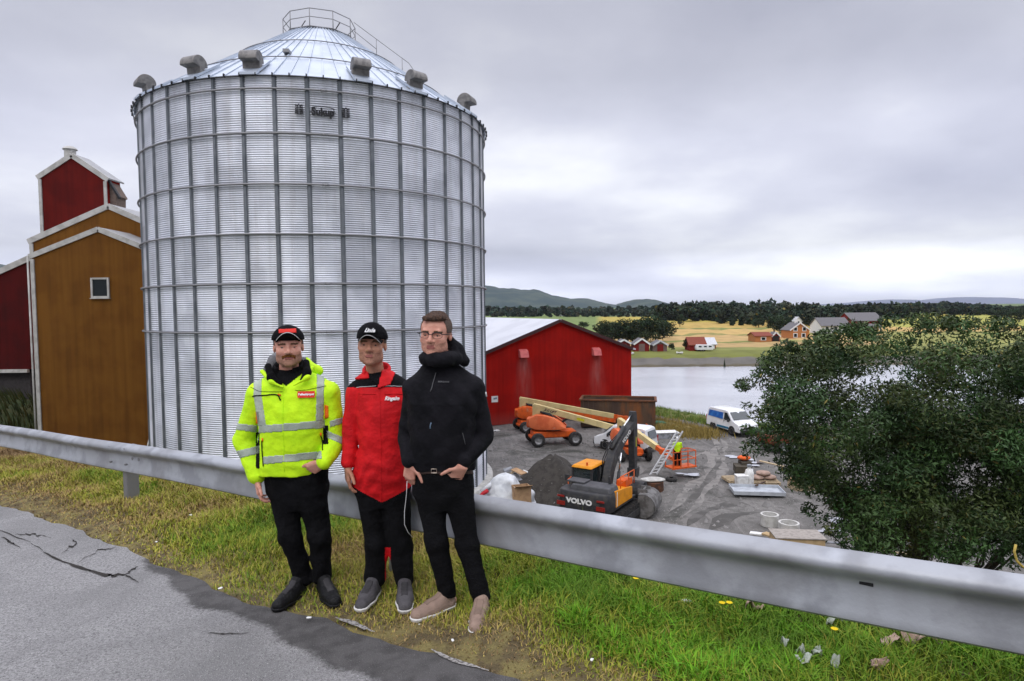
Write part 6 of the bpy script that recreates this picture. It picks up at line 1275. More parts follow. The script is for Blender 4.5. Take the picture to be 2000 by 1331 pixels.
b = thing('excavator_bucket', 'wide grey steel digging bucket lying open on the gravel beside the excavator', 'bucket', G(1262, 1004, YZ), R_(65)); bm2 = bucket_mesh(1.6, .62); bm2.build('shell', mat('worn_bucket_steel', (.17, .165, .16), .6, c2=(.09, .085, .08), vs=3, bump=.3), b).location = (0, 0, .60)
mb = MB(); mb.box((-.35, .1, 1.22), (.06, .5, .28)); mb.box((.35, .1, 1.22), (.06, .5, .28)); mb.tube([(-.4, .1, 1.28), (.4, .1, 1.28)], .05, 8); mb.build('hinge_lugs', MATS['worn_bucket_steel'], b)
p = G(1275, 958, YZ); rb = thing('stone_slab', 'pale flat stone slab lying on a rusty barrel base under the foot of the ladder', 'slab', p)
mb = MB(); mb.cyl((0, 0, 0), (0, 0, .55), .62, 20, .60); mb.build('rusty_ring', mat('rust', (.12, .055, .03), .9, c2=(.06, .035, .025), vs=4, bump=.4), rb)
S = SDF((-.9, -.6, .5), (.9, .6, .85), .025); S.ell((0, 0, .64), (.72, .45, .10), .01); S.wrinkle(.02, 6, 2); V, Q = S.mesh(); link('slab', npmesh('slab', V, Q, M_CONC), rb, True)
# ladder leaning on the lift basket
A = G(1276, 945, YZ) + Vector((0, 0, .55)); B_ = P(1328, 843, (A.y + .9)); la = thing('ladder', 'long aluminium ladder leaning from the ground up against the orange lift basket', 'ladder', A); v = B_ - A; sx = Vector((.21, .06, 0))
for s_ in (-1, 1): mb = MB(); mb.beam(sx * s_, v + sx * s_ * .92, .045, .09); mb.build('rail', M_CHROME if False else mat('aluminium', (.62, .62, .62), .4, metal=.4, bump=0), la)
for k_ in range(13): mb = MB(); q = v * ((k_ + .6) / 13.2); mb.tube([q - sx, q + sx], .022, 6); mb.build('rung', MATS['aluminium'], la, True)

# vans: profile along y (front = +y), width along x
def van(name, label, loc, rz, L_=4.9, W_=1.92, H_=1.92, rear_glass=True, blue=True, group='white vans in the yard'):
    t = thing(name, label, 'van', loc, rz, group); hl = L_ / 2
    prof = [(-hl, .38), (-hl + .02, .95), (-hl + .10, H_ * .72), (-hl + .22, H_ * .95), (-hl + .5, H_), (hl - 1.95, H_), (hl - 1.55, H_ * .965), (hl - .88, H_ * .64), (hl - .75, H_ * .60), (hl - .18, H_ * .50), (hl - .03, H_ * .38), (hl, .50), (hl - .04, .30)]
    def wx(z): return W_ / 2 * (1 - .13 * max(0, (z - 1.0) / (H_ - 1.0)) ** 1.5 - .03 * max(0, (.7 - z)))
    mb = MB(); nP = len(prof); lf = [Vector((-wx(z), y, z)) for y, z in prof]; rt = [Vector((wx(z), y, z)) for y, z in prof]
    mid = [[Vector((wx(z) * s_, y + (.10 * (1 - s_ * s_) if y > 0 else -.04 * (1 - s_ * s_)), z + .05 * (1 - s_ * s_) * (z > H_ * .9))) for y, z in prof] for s_ in (-1, -.6, 0, .6, 1)]
    mb.loft(mid, caps=True); body = mb.build('body', M_VANW, t, True, bevel=.06, seg=3)
    def side(poly, s_, m_, nm, off=.012, th=.02): # polygon on a flank, points (y,z)
        mb = MB(); mb.prism([(s_ * (wx(z) + off), y, z) for y, z in poly], (-s_ * th, 0, 0)); return mb.build(nm, m_, body, bevel=.004)
    for s_ in (-1, 1):
        side([(hl - 1.95, H_ * .60), (hl - 1.95, H_ * .90), (hl - 1.62, H_ * .90), (hl - 1.08, H_ * .63), (hl - 1.12, H_ * .59)], s_, M_GLASS, 'side_window')
        side([(-hl + .28, H_ * .62), (-hl + .35, H_ * .88), (hl - 2.12, H_ * .88), (hl - 2.12, H_ * .60)], s_, M_BLUE if blue else M_GLASS, 'side_window')
        side([(-hl + 1.45, .42), (-hl + 1.45, .60), (hl - 1.35, .60), (hl - 1.35, .42)], s_, M_TEAL if blue else M_DGREY, 'sill_band')
        for y in (hl - 2.05, hl - 3.15): side([(y, .5), (y, H_ * .9), (y + .012, H_ * .9), (y + .012, .5)], s_, M_DGREY, 'door_gap', .009)
        side([(hl - 2.0, H_ * .54), (hl - 2.0, H_ * .56), (hl - 1.84, H_ * .56), (hl - 1.84, H_ * .54)], s_, M_DGREY, 'door_handle', .02)
        mb = MB(); mb.box((s_ * (W_ / 2 + .12), hl - 1.25, H_ * .60), (.18, .10, .22)); mb.build('mirror', M_DGREY, body, bevel=.03)
        mb = MB(); mb.box((s_ * (W_ / 2 - .22), hl - .10, H_ * .43), (.36, .16, .15)); mb.build('headlight', M_LAMP, body, bevel=.03)
        mb = MB(); mb.box((s_ * (W_ / 2 - .07), -hl + .02, H_ * .52), (.11, .10, .42)); mb.build('tail_light', M_RLAMP, body, bevel=.02)
    def cross(poly, m_, nm, y_off): # windscreen and rear glass: points (x,y,z)
        mb = MB(); mb.prism(poly, (0, y_off, y_off * .4)); return mb.build(nm, m_, body, bevel=.006)
    cross([(-.78, hl - 1.50 + .10, H_ * .935), (.78, hl - 1.50 + .10, H_ * .935), (.86, hl - .90 + .10, H_ * .66), (-.86, hl - .90 + .10, H_ * .66)], M_GLASS, 'windscreen', .03)
    mb = MB(); mb.prism([(-.66, -hl - .015, H_ * .58), (.66, -hl - .015, H_ * .58), (.60, -hl + .14, H_ * .88), (-.60, -hl + .14, H_ * .88)], (0, -.05, .01)); mb.build('rear_window', M_GLASS, body, bevel=.02)
    mb = MB(); mb.box((0, -hl - .02, .46), (W_ - .12, .14, .24)); mb.build('rear_bumper', M_DGREY, body, bevel=.03); mb = MB(); mb.box((0, -hl - .07, .80), (.5, .02, .12)); mb.build('number_plate', M_WHITE, body)
    mb = MB(); mb.box((0, hl + .05, .42), (W_ - .2, .14, .26)); mb.build('front_bumper', M_DGREY, body, bevel=.04); mb = MB(); mb.box((0, hl + .05, .66), (1.1, .10, .16)); mb.build('grille', M_DGREY, body, bevel=.02)
    for x in (-1, 1):
        for y in (-hl + .95, hl - .95):
            mb = MB(); mb.lathe([(.001, 0), (.40, 0), (.40, .012)], 24, (x * (W_ / 2 - .005), y, .36), 'x'); mb.build('wheel_arch', M_BLACK, body)
            wheel(t, x * (W_ / 2 - .10), y, .335, .22, rim=.62)
    return t
p = G(1436, 848, YZ); v1 = van('van', 'white van with blue rear side glass and blue sill band beside the water', (p.x, p.y + .9, YZ + .02), R_(-161), 4.35, 1.92, 1.93)
p = G(1224, 881, YZ); v2 = van('van', 'white van parked behind the raised excavator arm and in front of the rusty container', (p.x, p.y + .5, YZ + .02), R_(53), 4.4, 1.82, 1.85, blue=True)
# orange trailer half hidden by the big bush
p = G(1512, 884, YZ); tl_ = thing('trailer', 'small orange-brown tipping trailer half hidden behind the big leafy bush', 'trailer', (p.x + .6, p.y + .6, YZ), R_(-70))
mb = MB(); mb.box((0, 0, .95), (1.6, 2.5, .6), taper=(1.06, 1.04)); mb.build('tub', mat('rusty_orange', (.17, .04, .015), .8, c2=(.09, .035, .02), vs=3, bump=.2), tl_, bevel=.03)
for x in (-1, 1): wheel(tl_, x * .8, -.4, .38, .26); wheel(tl_, x * .8, .45, .38, .26)
mb = MB(); mb.beam((0, 1.5, .55), (0, 2.9, .5), .12, .12); mb.build('drawbar', M_DGREY, tl_)
# rusty open container
p = P(1210, 836, 56); ca = R_(-12); ct = thing('skip_container', 'big open-topped rusty brown steel container standing at the corner of the barn', 'container', (G(1212, 838, YZ).x, G(1212, 838, YZ).y + 1.2, YZ), ca)
M_RUST = mat('rusty_steel', (0.075, 0.05, 0.038), .85, c2=(0.11, 0.07, 0.045), vs=1.2, bump=.3, bs=20, stretch=(1, 1, .3), extra=lambda t, c, v, b: tmix(t, c, (.22, .085, .03), tnoise(t, v, .8, 7, .55, .68)))
mb = MB(); Lc, Wc, Hc = 6.4, 2.5, 2.35
for s_ in (-1, 1):
    mb.box((0, s_ * Wc / 2, Hc / 2 + .1), (Lc, .06, Hc)); mb.box((s_ * Lc / 2, 0, Hc / 2 + .1), (.06, Wc - .06, Hc))
mb.box((0, 0, .14), (Lc - .06, Wc - .06, .1)); w__ = mb.build('tub', M_RUST, ct)
mb = MB()
for k_ in range(15):
    for s_ in (-1, 1): mb.box((-Lc / 2 + .2 + k_ * (Lc - .4) / 14, s_ * (Wc / 2 + .075), Hc / 2 + .1), (.09, .09, Hc - .1))
mb.beam((-Lc / 2, -Wc / 2 - .06, .2), (Lc / 2, -Wc / 2 - .06, .2), .1, .1); mb.build('side_ribs', M_RUST, ct)
mb = MB()
for s_ in (-1, 1): mb.box((0, s_ * (Wc / 2 + .05), Hc + .16), (Lc + .3, .2, .12)); mb.box((s_ * (Lc / 2 + .05), 0, Hc + .16), (.2, Wc - .1, .12))
mb.build('top_rim', mat('rust_rim', (.16, .065, .03), .85, c2=(.10, .05, .03), vs=3), ct)
mb = MB(); mb.box((.9, -Wc / 2 - .13, .95), (.5, .01, .3)); mb.build('yellow_label', MATS['label_yellow'], ct)
mb = MB(); mb.box((0, 0, 1.5), (Lc - .2, Wc - .2, .9), taper=(.9, .8)); mb.build('scrap_load', mat('scrap', (.12, .06, .035), .9, c2=(.2, .12, .07), vs=4, bump=1, bs=9), ct, bevel=.1)
# ---------------------------------------------------------------- vegetation
def leafmat(name, c, rough=.6, tr=.25):
    M = mat(name, c, rough, var=.08, vs=3, bump=0, attr='tint', spec=.25); b = M.node_tree.nodes['Principled BSDF']; b.inputs['Transmission Weight'].default_value = 0
    return M
M_GRASS = leafmat('grass_blades', (1, 1, 1), .75); M_LEAF = leafmat('leaves', (1, 1, 1), .55); M_FARLEAF = leafmat('far_leaves', (1, 1, 1), .9)
M_BARK = mat('bark', (0.07, 0.058, 0.045), .95, c2=(.04, .035, .03), vs=6, bump=1, bs=25)
def blades(name, s, n, h, tilt, colors, width, label, seed):
    """grass blades: two-segment curved strips, one mesh"""
    r = np.random.default_rng(seed); N_ = len(s); x, y = DX * s + NX * n, DY * s + NY * n; z = verge_z(s, n) - .004
    a = r.uniform(0, 2 * PI, N_); dx, dy = np.cos(a), np.sin(a); lean = tilt * r.uniform(.2, 1.4, N_); w_ = width * r.uniform(.6, 1.3, N_); b = a + PI / 2 + r.normal(0, .4, N_); bx, by = np.cos(b) * w_ / 2, np.sin(b) * w_ / 2
    def pt(f, k): return np.stack([x + dx * lean * h * f * f, y + dy * lean * h * f * f, z + h * f * (1 - .35 * lean * f * .8)], 1) + np.stack([bx * k, by * k, 0 * bx], 1)
    V = np.stack([pt(0, 1), pt(0, -1), pt(.55, -.8), pt(.55, .8), pt(1, 0)], 1).reshape(-1, 3); i = np.arange(N_)[:, None] * 5
    F3 = np.concatenate([i + [0, 1, 2], i + [0, 2, 3], i + [3, 2, 4]]); C = np.repeat(colors, 5, axis=0); C.reshape(N_, 5, 3)[:, :2] *= 1.0
    return tag(link(name, npmesh(name, V, F3, M_GRASS, C), None), label, 'grass', None, 'stuff')
r = np.random.default_rng(11)
def noise2(s, n, k, seed=0): return fnoise(s, n, 0 * s, k, seed, 3)
def mk_grass(N_, smin, smax, nmin, nmax, hb, seed):
    r = np.random.default_rng(seed); s = r.uniform(smin, smax, N_); n = r.uniform(nmin, nmax, N_); d = n - edge(s); lush = noise2(s, n, 2.1, 5) * .6 + noise2(s, n, 6, 9) * .4 + (n - 2.6) * .25 + (s + 2.5) * .09
    keep = (d > .02) & (r.random(N_) < np.clip(.35 + d * 1.8 + lush * .25, .25, 1)) ; s, n, d, lush = s[keep], n[keep], d[keep], lush[keep]; M_ = len(s)
    h = hb * r.uniform(.45, 1.25, M_) * np.clip(.35 + d * .9 + lush * .45, .28, 1.5)
    gcol = np.array([[.11, .22, .014], [.22, .28, .022], [.36, .34, .045], [.42, .30, .11], [.26, .17, .08]]); t = np.clip(2.25 - lush * 2.6 + r.normal(0, .75, M_) - np.clip(d, 0, .6) * .8, 0, 3.999); i0 = t.astype(int); f = (t - i0)[:, None]; c_ = gcol[i0] * (1 - f) + gcol[i0 + 1] * f; c_ *= r.uniform(.75, 1.2, (M_, 1))
    return s, n, h, c_
q = mk_grass(150000, -5.2, 3.2, 1.6, 4.3, .075, 21); blades('grass', q[0], q[1], q[2], .9, q[3], .0065, 'short mixed green and dry grass of the verge around the guardrail', 22)
q = mk_grass(110000, -16, -5.2, 1.4, 4.4, .085, 23); blades('grass', q[0], q[1], q[2], .9, q[3], .010, 'yellowing grass of the verge receding to the left under the guardrail', 24)
# lush tufts to the right
def tufts(cent, nb, h, seed, label, name='grass_tufts'):
    r = np.random.default_rng(seed); S_, N_, H_, C_ = [], [], [], []
    for (cs, cn, rad_) in cent:
        m_ = int(nb * rad_ / .15); rr = rad_ * np.sqrt(r.random(m_)); a = r.uniform(0, 2 * PI, m_); S_.append(cs + rr * np.cos(a)); N_.append(cn + rr * np.sin(a)); H_.append(h * r.uniform(.6, 1.3, m_) * (1.1 - .6 * rr / rad_)); c_ = np.array([.09, .26, .012]) * r.uniform(.7, 1.5, (m_, 1)) * np.array([1, 1, 1]) + r.uniform(0, .07, (m_, 1)) * np.array([1, .6, 0]); C_.append(c_)
    s, n, h_, c_ = map(np.concatenate, (S_, N_, H_, C_)); k_ = n > edge(s) + .05; blades(name, s[k_], n[k_], h_[k_], 1.0, c_[k_], .0085, label, seed)
def sn_of(px, py): p_ = GP(px, py); return p_.dot(DIR), p_.dot(NRM)
cs = []
for px, py, rr in ((1060, 1150, .13), (1100, 1165, .15), (1180, 1190, .17), (1240, 1200, .16), (1260, 1230, .15), (1330, 1245, .18), (1000, 1100, .12), (1150, 1140, .14), (1300, 1185, .13), (1390, 1200, .15), (1450, 1230, .15), (1500, 1205, .13), (1540, 1240, .13), (1620, 1300, .12), (1480, 1290, .14), (1420, 1320, .15), (1290, 1290, .16), (1370, 1275, .15), (1700, 1275, .12), (1750, 1320, .1), (1600, 1262, .13), (1900, 1310, .11), (1860, 1290, .1), (1980, 1325, .1), (1010, 1160, .12), (1200, 1270, .13), (1130, 1240, .12), (560, 1060, .09), (290, 965, .14), (1350, 1330, .14), (1550, 1325, .12)): cs.append((*sn_of(px, py), rr))
tufts(cs, 420, .10, 31, 'lush bright green grass tufts under the right half of the guardrail')
# rough grass over the embankment crest
N0 = 60000; s = r.uniform(-22, 12, N0); n = r.uniform(4.2, 8.5, N0); X, Y, Z = bfn(s, n); zv = np.where(n < 4.55, verge_z(s, n), Z)
def blades_xyz(name, x, y, z, h, c, width, tilt, label, seed):
    r = np.random.default_rng(seed); N_ = len(x); a = r.uniform(0, 2 * PI, N_); l_ = tilt * r.uniform(.2, 1.3, N_); b = r.uniform(0, PI, N_); bx, by = np.cos(b) * width / 2, np.sin(b) * width / 2
    V = np.stack([np.stack([x + bx, y + by, z], 1), np.stack([x - bx, y - by, z], 1), np.stack([x + np.cos(a) * l_ * h, y + np.sin(a) * l_ * h, z + h], 1)], 1).reshape(-1, 3)
    return tag(link(name, npmesh(name, V, np.arange(3 * N_).reshape(-1, 3), M_GRASS, np.repeat(c, 3, axis=0)), None), label, 'grass', None, 'stuff')
cc = np.array([.13, .17, .03]) * r.uniform(.6, 1.4, (N0, 1)) + np.array([.14, .09, .03]) * r.random((N0, 1)) ** 2
blades_xyz('bank_grass', X, Y, zv - .02, r.uniform(.08, .26, N0), cc, .014, .6, 'rough grass covering the embankment slope behind the guardrail', 41)
# weeds along the shore, the ridge and the slope left of the elevator
def weeds(name, lo, hi, pts_fn, N_, h0, h1, base, wd, label, seed):
    r = np.random.default_rng(seed); x, y, z = pts_fn(r, N_); c = np.array(base) * r.uniform(.6, 1.5, (N_, 1)) + np.array([.08, .05, .01]) * r.random((N_, 1)) ** 3
    blades_xyz(name, x, y, z - .05, r.uniform(h0, h1, N_), c, wd, .5, label, seed)
def along(pts, wd, dz=.1):
    P_ = np.array([[p.x, p.y] for p in pts])
    def f(r, N_):
        seg = r.integers(0, len(P_) - 1, N_); t = r.random(N_)[:, None]; q = P_[seg] * (1 - t) + P_[seg + 1] * t + r.normal(0, wd, (N_, 2)); return q[:, 0], q[:, 1], np.full(N_, YZ + dz)
    return f
weeds('shore_weeds', 0, 0, along([G(*q, YZ) for q in ((1236, 798), (1283, 806), (1340, 817), (1400, 828), (1437, 834), (1500, 838))], .7), 9000, .2, .6, (.11, .17, .03), .07, 'green weeds along the water edge behind the container', 51)
weeds('dry_weeds', 0, 0, along([G(*q, YZ) for q in ((1272, 828), (1300, 836), (1340, 847), (1370, 852))], .9), 8000, .2, .7, (.24, .18, .05), .06, 'yellow-brown dry weeds on the low ridge right of the container', 52)
def fs(r, N_): x = r.uniform(-56, -26, N_); y = r.uniform(33, 52, N_); k_ = bankL(x, y) > .4; x, y = np.where(k_, x, -41), np.where(k_, y, 43); return x, y, yz(x, y) + .1
weeds('slope_weeds', 0, 0, fs, 14000, .3, 1.1, (.045, .065, .02), .10, 'dark weeds on the slope below the red warehouse', 53)
# ------------------------------------------------------------ big leafy bush on the right
def leaf_cloud(clumps, N_, lw, ll, seed, base, hang=.2):
    """leaf quads over many overlapping clumps; tint varies clump to clump"""
    r = np.random.default_rng(seed); C = np.array([c[:3] for c in clumps]); Rr = np.array([c[3] for c in clumps]); wgt = Rr ** 2; wgt = wgt / wgt.sum(); k_ = r.choice(len(C), N_, p=wgt)
    d = r.normal(size=(N_, 3)); d /= np.linalg.norm(d, axis=1, keepdims=True); rad_ = Rr[k_] * r.uniform(.25, 1.0, N_) ** .45 * (1 + .10 * r.normal(size=N_)); sq = np.array([1, 1, .72]); p_ = C[k_] + d * rad_[:, None] * sq
    nrm = d * .6 + r.normal(size=(N_, 3)) * .8 + [0, 0, .35]; nrm /= np.linalg.norm(nrm, axis=1, keepdims=True); t = np.cross(nrm, r.normal(size=(N_, 3))); t /= np.linalg.norm(t, axis=1, keepdims=True); t[:, 2] -= hang; t /= np.linalg.norm(t, axis=1, keepdims=True); b = np.cross(nrm, t); b /= np.linalg.norm(b, axis=1, keepdims=True)
    L_ = (ll * r.uniform(.6, 1.25, N_))[:, None]; W_ = (lw * r.uniform(.7, 1.2, N_))[:, None]
    V = np.stack([p_ - t * L_ / 2, p_ + b * W_ / 2 + nrm * W_ * .15, p_ + t * L_ / 2, p_ - b * W_ / 2 + nrm * W_ * .15], 1).reshape(-1, 3)
    ct = r.uniform(.6, 1.55, len(C)); hue = r.normal(0, 1, len(C)); c = np.array(base) * (ct[k_] * r.uniform(.7, 1.35, N_))[:, None]; c[:, 0] *= 1 + .25 * np.clip(hue[k_], -1, 2); old = r.random(N_) < .014; c[old] = np.array([.16, .13, .03]) * r.uniform(.6, 1.2, (old.sum(), 1))
    return V, np.arange(4 * N_).reshape(-1, 4), np.repeat(c.clip(0, 1), 4, axis=0)
big = thing('broadleaf_bush', 'big dark green leafy bush-like tree growing from the bank at the right edge', 'tree', (9.3, 14.6, -7.4))
r = np.random.default_rng(77); cl = []
outl = [(1452, 752), (1475, 790), (1500, 735), (1530, 700), (1570, 685), (1620, 668), (1670, 662), (1720, 650), (1775, 640), (1830, 628), (1890, 640), (1950, 632), (2010, 650), (2080, 645), (1500, 850), (1545, 905), (1560, 950), (1590, 985), (1640, 1030), (1700, 1060), (1760, 1080), (1830, 1085), (1900, 1075), (1470, 815), (1520, 800)]
for (x_, y_) in outl: 
    Y_ = 13.0 + r.uniform(-1.0, 1.5); p_ = P(x_ + (50 if x_ < 1620 else 24), y_ + (18 if y_ < 740 else -14), Y_); cl.append((p_.x - 9.3, p_.y - 14.6, p_.z + 7.4, r.uniform(.32, .48)))
for _ in range(420):
    x_, y_ = r.uniform(1490, 2250), r.uniform(680, 1070); 
    yt = np.interp(x_, [1450, 1530, 1620, 1720, 1830, 2000, 2300], [760, 695, 668, 652, 640, 648, 655]); yb = np.interp(x_, [1450, 1500, 1560, 1640, 1760, 1900, 2300], [835, 880, 975, 1050, 1090, 1095, 1090])
    if not (yt < y_ < yb) or x_ < np.interp(y_, [700, 800, 870, 940, 1000, 1090], [1520, 1495, 1530, 1590, 1625, 1690]): continue
    if 715 < y_ < 785 and r.random() < .5 and x_ < 1950: continue
    Y_ = 13.4 + r.uniform(-1.7, 2.2); p_ = P(x_, y_, Y_); cl.append((p_.x - 9.3, p_.y - 14.6, p_.z + 7.4, r.uniform(.35, .62)))
for _ in range(70):
    k0 = cl[int(r.integers(len(cl)))]; x_ = r.uniform(1445, 2000); yy = np.interp(x_, [1450, 1530, 1620, 1720, 1830, 2000], [760, 695, 668, 652, 640, 648]) - r.uniform(0, 24); Y_ = 13.2 + r.uniform(-.8, .8); p_ = P(x_, yy, Y_); cl.append((p_.x - 9.3, p_.y - 14.6, p_.z + 7.4, r.uniform(.14, .24)))
for _ in range(34):
    x_, yy = [(1438, 770), (1446, 800), (1440, 830), (1455, 850), (1436, 880), (1480, 870), (1500, 895), (1530, 930), (1545, 965), (1560, 1000), (1590, 1040), (1640, 1070)][int(r.integers(12))]; p_ = P(x_ + 28 + r.normal() * 12, yy + r.normal() * 12, 13 + r.normal() * .4); cl.append((p_.x - 9.3, p_.y - 14.6, p_.z + 7.4, r.uniform(.10, .22)))
V, Q, C = leaf_cloud(cl, 165000, .036, .115, 78, (.038, .068, .019)); link('crown', npmesh('crown', V, Q, M_LEAF, C), big)
mb = MB(); ends = [Vector(c[:3]) for c in cl]; 
def limb(a, b, r0, r1, seed, bend=.25):
    rr = np.random.default_rng(seed); pts = []; n = 6
    for i in range(n + 1):
        f = i / n; q_ = a.lerp(b, f) + Vector((rr.normal() * .12, rr.normal() * .12, 0)) * math.sin(PI * f) + Vector((0, 0, -bend * math.sin(PI * f) * (b - a).length * .25)); pts.append(q_)
    mb.tube(pts, [r0 + (r1 - r0) * i / n for i in range(n + 1)], 7); return pts
for k_ in range(6):
    a = Vector((r.normal() * .25, r.normal() * .25, -.4)); b = Vector((-1.6 + k_ * .9 + r.normal() * .2, r.normal() * .6 - .6, 4.4 + r.uniform(0, 1.2))); st_ = limb(a, b, .13, .06, 100 + k_, -.2)
    near = sorted(ends, key=lambda e_: (e_ - b).length)[:9 + k_ % 3]
    for j_, e_ in enumerate(near): limb(st_[3 + j_ % 4], e_, .035, .010, 200 + k_ * 20 + j_, .1)
mb.build('limbs', M_BARK, big, True)
# yellow hose hanging at the right edge
mb = MB(); pts = [P(1984, 1062, 4.4), P(1981, 1078, 4.4), P(1985, 1096, 4.4), P(1996, 1108, 4.4), P(2012, 1114, 4.4), P(2030, 1108, 4.45), P(2040, 1090, 4.5), P(2030, 1150, 4.6), P(2035, 1260, 4.6)]
mb.tube([P(1984, 1064, 4.4), P(1981, 1078, 4.4), P(1986, 1096, 4.4), P(1998, 1108, 4.4), P(2016, 1116, 4.45), P(2036, 1130, 4.5), P(2050, 1180, 4.6), P(2052, 1260, 4.7), P(2052, 1330, 4.75)], .008, 8); tag(mb.build('dry_stalk', mat('straw', (.45, .33, .08), .7, var=.2), None, True), 'curved yellow dry stalk behind the guardrail at the right edge', 'plant')
# ------------------------------------------------------------ distant trees (three prototypes, copied)
def crown_mesh(seed, w_, h_, N_, size, conical=False, base=(.020, .034, .014)):
    r = np.random.default_rng(seed); cl = []
    if conical:
        for i in range(12): f = i / 11; cl.append((0, 0, h_ * (.12 + .85 * f), w_ * .5 * (1 - f) ** .9 + .15))
    else:
        for i in range(20): a = r.uniform(0, 2 * PI); rr = w_ * .32 * math.sqrt(r.random()); cl.append((rr * math.cos(a), rr * math.sin(a), h_ * r.uniform(.12, .78), w_ * r.uniform(.16, .27)))
    V, Q, C = leaf_cloud(cl, N_, size * .8, size, seed, base, 0); return npmesh('crown', V, Q, M_FARLEAF, C)
protos = []
for nm, sd_, w_, h_, con in (('broadleaf_tree', 1, 5, 7, False), ('broadleaf_tree', 2, 6, 6.5, False), ('spruce_tree', 3, 3.2, 9, True)):
    trm = MB(); trm.tube([(0, 0, -.5), (.05, 0, h_ * .3), (0, .05, h_ * .75)], [.22, .16, .05], 6); protos.append((nm, crown_mesh(sd_, w_, h_, 1700 if not con else 1200, .42, con), trm, h_, w_))
tmesh = {}
def gY(px, py, Y0):
    ys = np.geomspace(126, 4000, 900); h_ = 603 - .0098 * (px - 1000); z = CAMZ - (py - h_) / FP * ys; d = z - fz(ys); k = np.where(d < 0)[0]
    return float(ys[k[0]]) if len(k) else Y0
def far_tree(px, py, Y, hpx, k_, group, label, wk=1.0):
    Y = gY(px, py, Y) if Y > 124 else Y
    nm, cm, tm, h_, w_ = protos[k_]; p_ = P(px, py, Y); sc = hpx / FP * Y / h_; t = thing(nm, label, 'tree', p_, random.uniform(0, 6.28), group); t.scale = (sc * wk, sc * wk, sc)
    if k_ not in tmesh: o = tm.build('trunk', M_BARK, t, True); tmesh[k_] = o.data
    else: o = link('trunk', tmesh[k_], t)
    link('crown', cm, t); return t
ORD = ['', 'leftmost', 'second from left at the front', 'third from left', 'fourth from left', 'fifth from left', 'tallest one', 'one right of the tallest', 'second from right', 'rightmost', 'lower one in front', 'low one at the back left']; ct_ = 0
G1 = 'dark trees in the clump behind the boathouses'
for px, py, hp, k_, wk in ((1175, 664, 44, 0, 1.1), (1190, 668, 50, 1, 1.0), (1208, 670, 50, 0, 1.2), (1226, 671, 56, 1, 1.1), (1244, 672, 60, 0, 1.2), (1262, 670, 66, 0, 1.1), (1280, 667, 52, 1, 1.1), (1296, 662, 44, 0, 1.2), (1304, 656, 34, 1, 1.2), (1236, 668, 44, 1, 1.2), (1200, 662, 40, 0, 1.2)): ct_ += 1; far_tree(px, py, 185, hp, k_, G1, 'dark leafy tree, %s in the clump behind the boathouses' % ORD[ct_], wk)
far_tree(1140, 641, 300, 15, 1, None, 'round dark bush alone in the pale field above the red barn roof', 1.6); far_tree(1328, 638, 320, 30, 0, None, 'single dark tree standing out in the golden field right of the dense clump', .7)
far_tree(1312, 684, 142, 16, 1, None, 'round green bush beside the rightmost grey boathouse', 1.1); far_tree(1343, 684, 150, 24, 1, None, 'dark bush at the left end of the small red farm shed', .9)
G2 = 'dark trees around the orange farmhouse'
for px, py, hp, k_, wk, lb in ((1512, 648, 40, 0, 1.2, 'dark tree behind the low outbuilding, left of the farmhouse'), (1530, 655, 46, 1, 1.0, 'dark tree touching the left wall of the orange farmhouse'), (1600, 668, 22, 1, 1.2, 'low dark bush just right of the orange farmhouse'), (1622, 672, 26, 0, 1.3, 'dark bush in front of the white farmhouse'), (1482, 640, 22, 1, 1.2, 'small round dark tree in the fields above the outbuilding')): far_tree(px, py, 215, hp, k_, G2, lb, wk)
for px, py, hp, k_, lb in ((1946, 625, 24, 0, 'leftmost'), (1962, 627, 26, 1, 'second'), (1990, 630, 34, 0, 'tallest visible')): far_tree(px, py, 260, hp, k_, 'dark trees at the right edge of the fields', lb + ' dark tree of the group at the far right edge of the fields', 1.3)
far_tree(1415, 719, 122.5, 20, 2, None, 'small dark bushy spike standing at the far waterline', .6)
# far-off woods as masses
def woods(name, label, items, seed, leaf, base=(.022, .034, .018)):
    r = np.random.default_rng(seed); Vs, Qs, Cs = [], [], []; n0 = 0
    for px, py, Y, hpx, con in items:
        Y = gY(px, py, Y) if py > 612 else Y; p_ = P(px, py, Y); h_ = hpx / FP * Y; w_ = h_ * (.28 if con else .75); cl = [(p_.x + r.normal() * w_ * .2, Y + r.normal() * w_ * .2, p_.z + h_ * f, w_ * (.5 * (1 - f) + .08 if con else .34)) for f in ((.15, .35, .55, .75, .92) if con else (.3, .45, .6, .72))]
        V, Q, C = leaf_cloud(cl, 70 if con else 90, leaf * Y / 400, leaf * Y / 400, int(r.integers(1e6)), base, 0); C *= r.uniform(.75, 1.25); Vs.append(V); Qs.append(Q + n0); Cs.append(C); n0 += len(V)
    return tag(link(name, npmesh(name, np.concatenate(Vs), np.concatenate(Qs), M_FARLEAF, np.concatenate(Cs)), None), label, 'forest', None, 'stuff')
r = np.random.default_rng(5); it = []
for _ in range(520):
    px = r.uniform(1285, 1790); top = np.interp(px, [1285, 1330, 1400, 1450, 1500, 1560, 1620, 1680, 1790], [598, 594, 592, 589, 588, 592, 598, 599, 597]); bot = np.interp(px, [1285, 1380, 1430, 1560, 1700, 1790], [628, 628, 636, 640, 625, 622]); f = r.random() ** 1.3; Y = 430 + 170 * f; py = bot + (top + 20 - bot) * f; it.append((px, py, Y, r.uniform(20, 28) if f > .4 else r.uniform(22, 36), r.random() < (.4 if px < 1560 else .1)))
woods('forest', 'dark mixed wood with a spruce skyline behind the golden fields', it, 6, 2.3); it = []
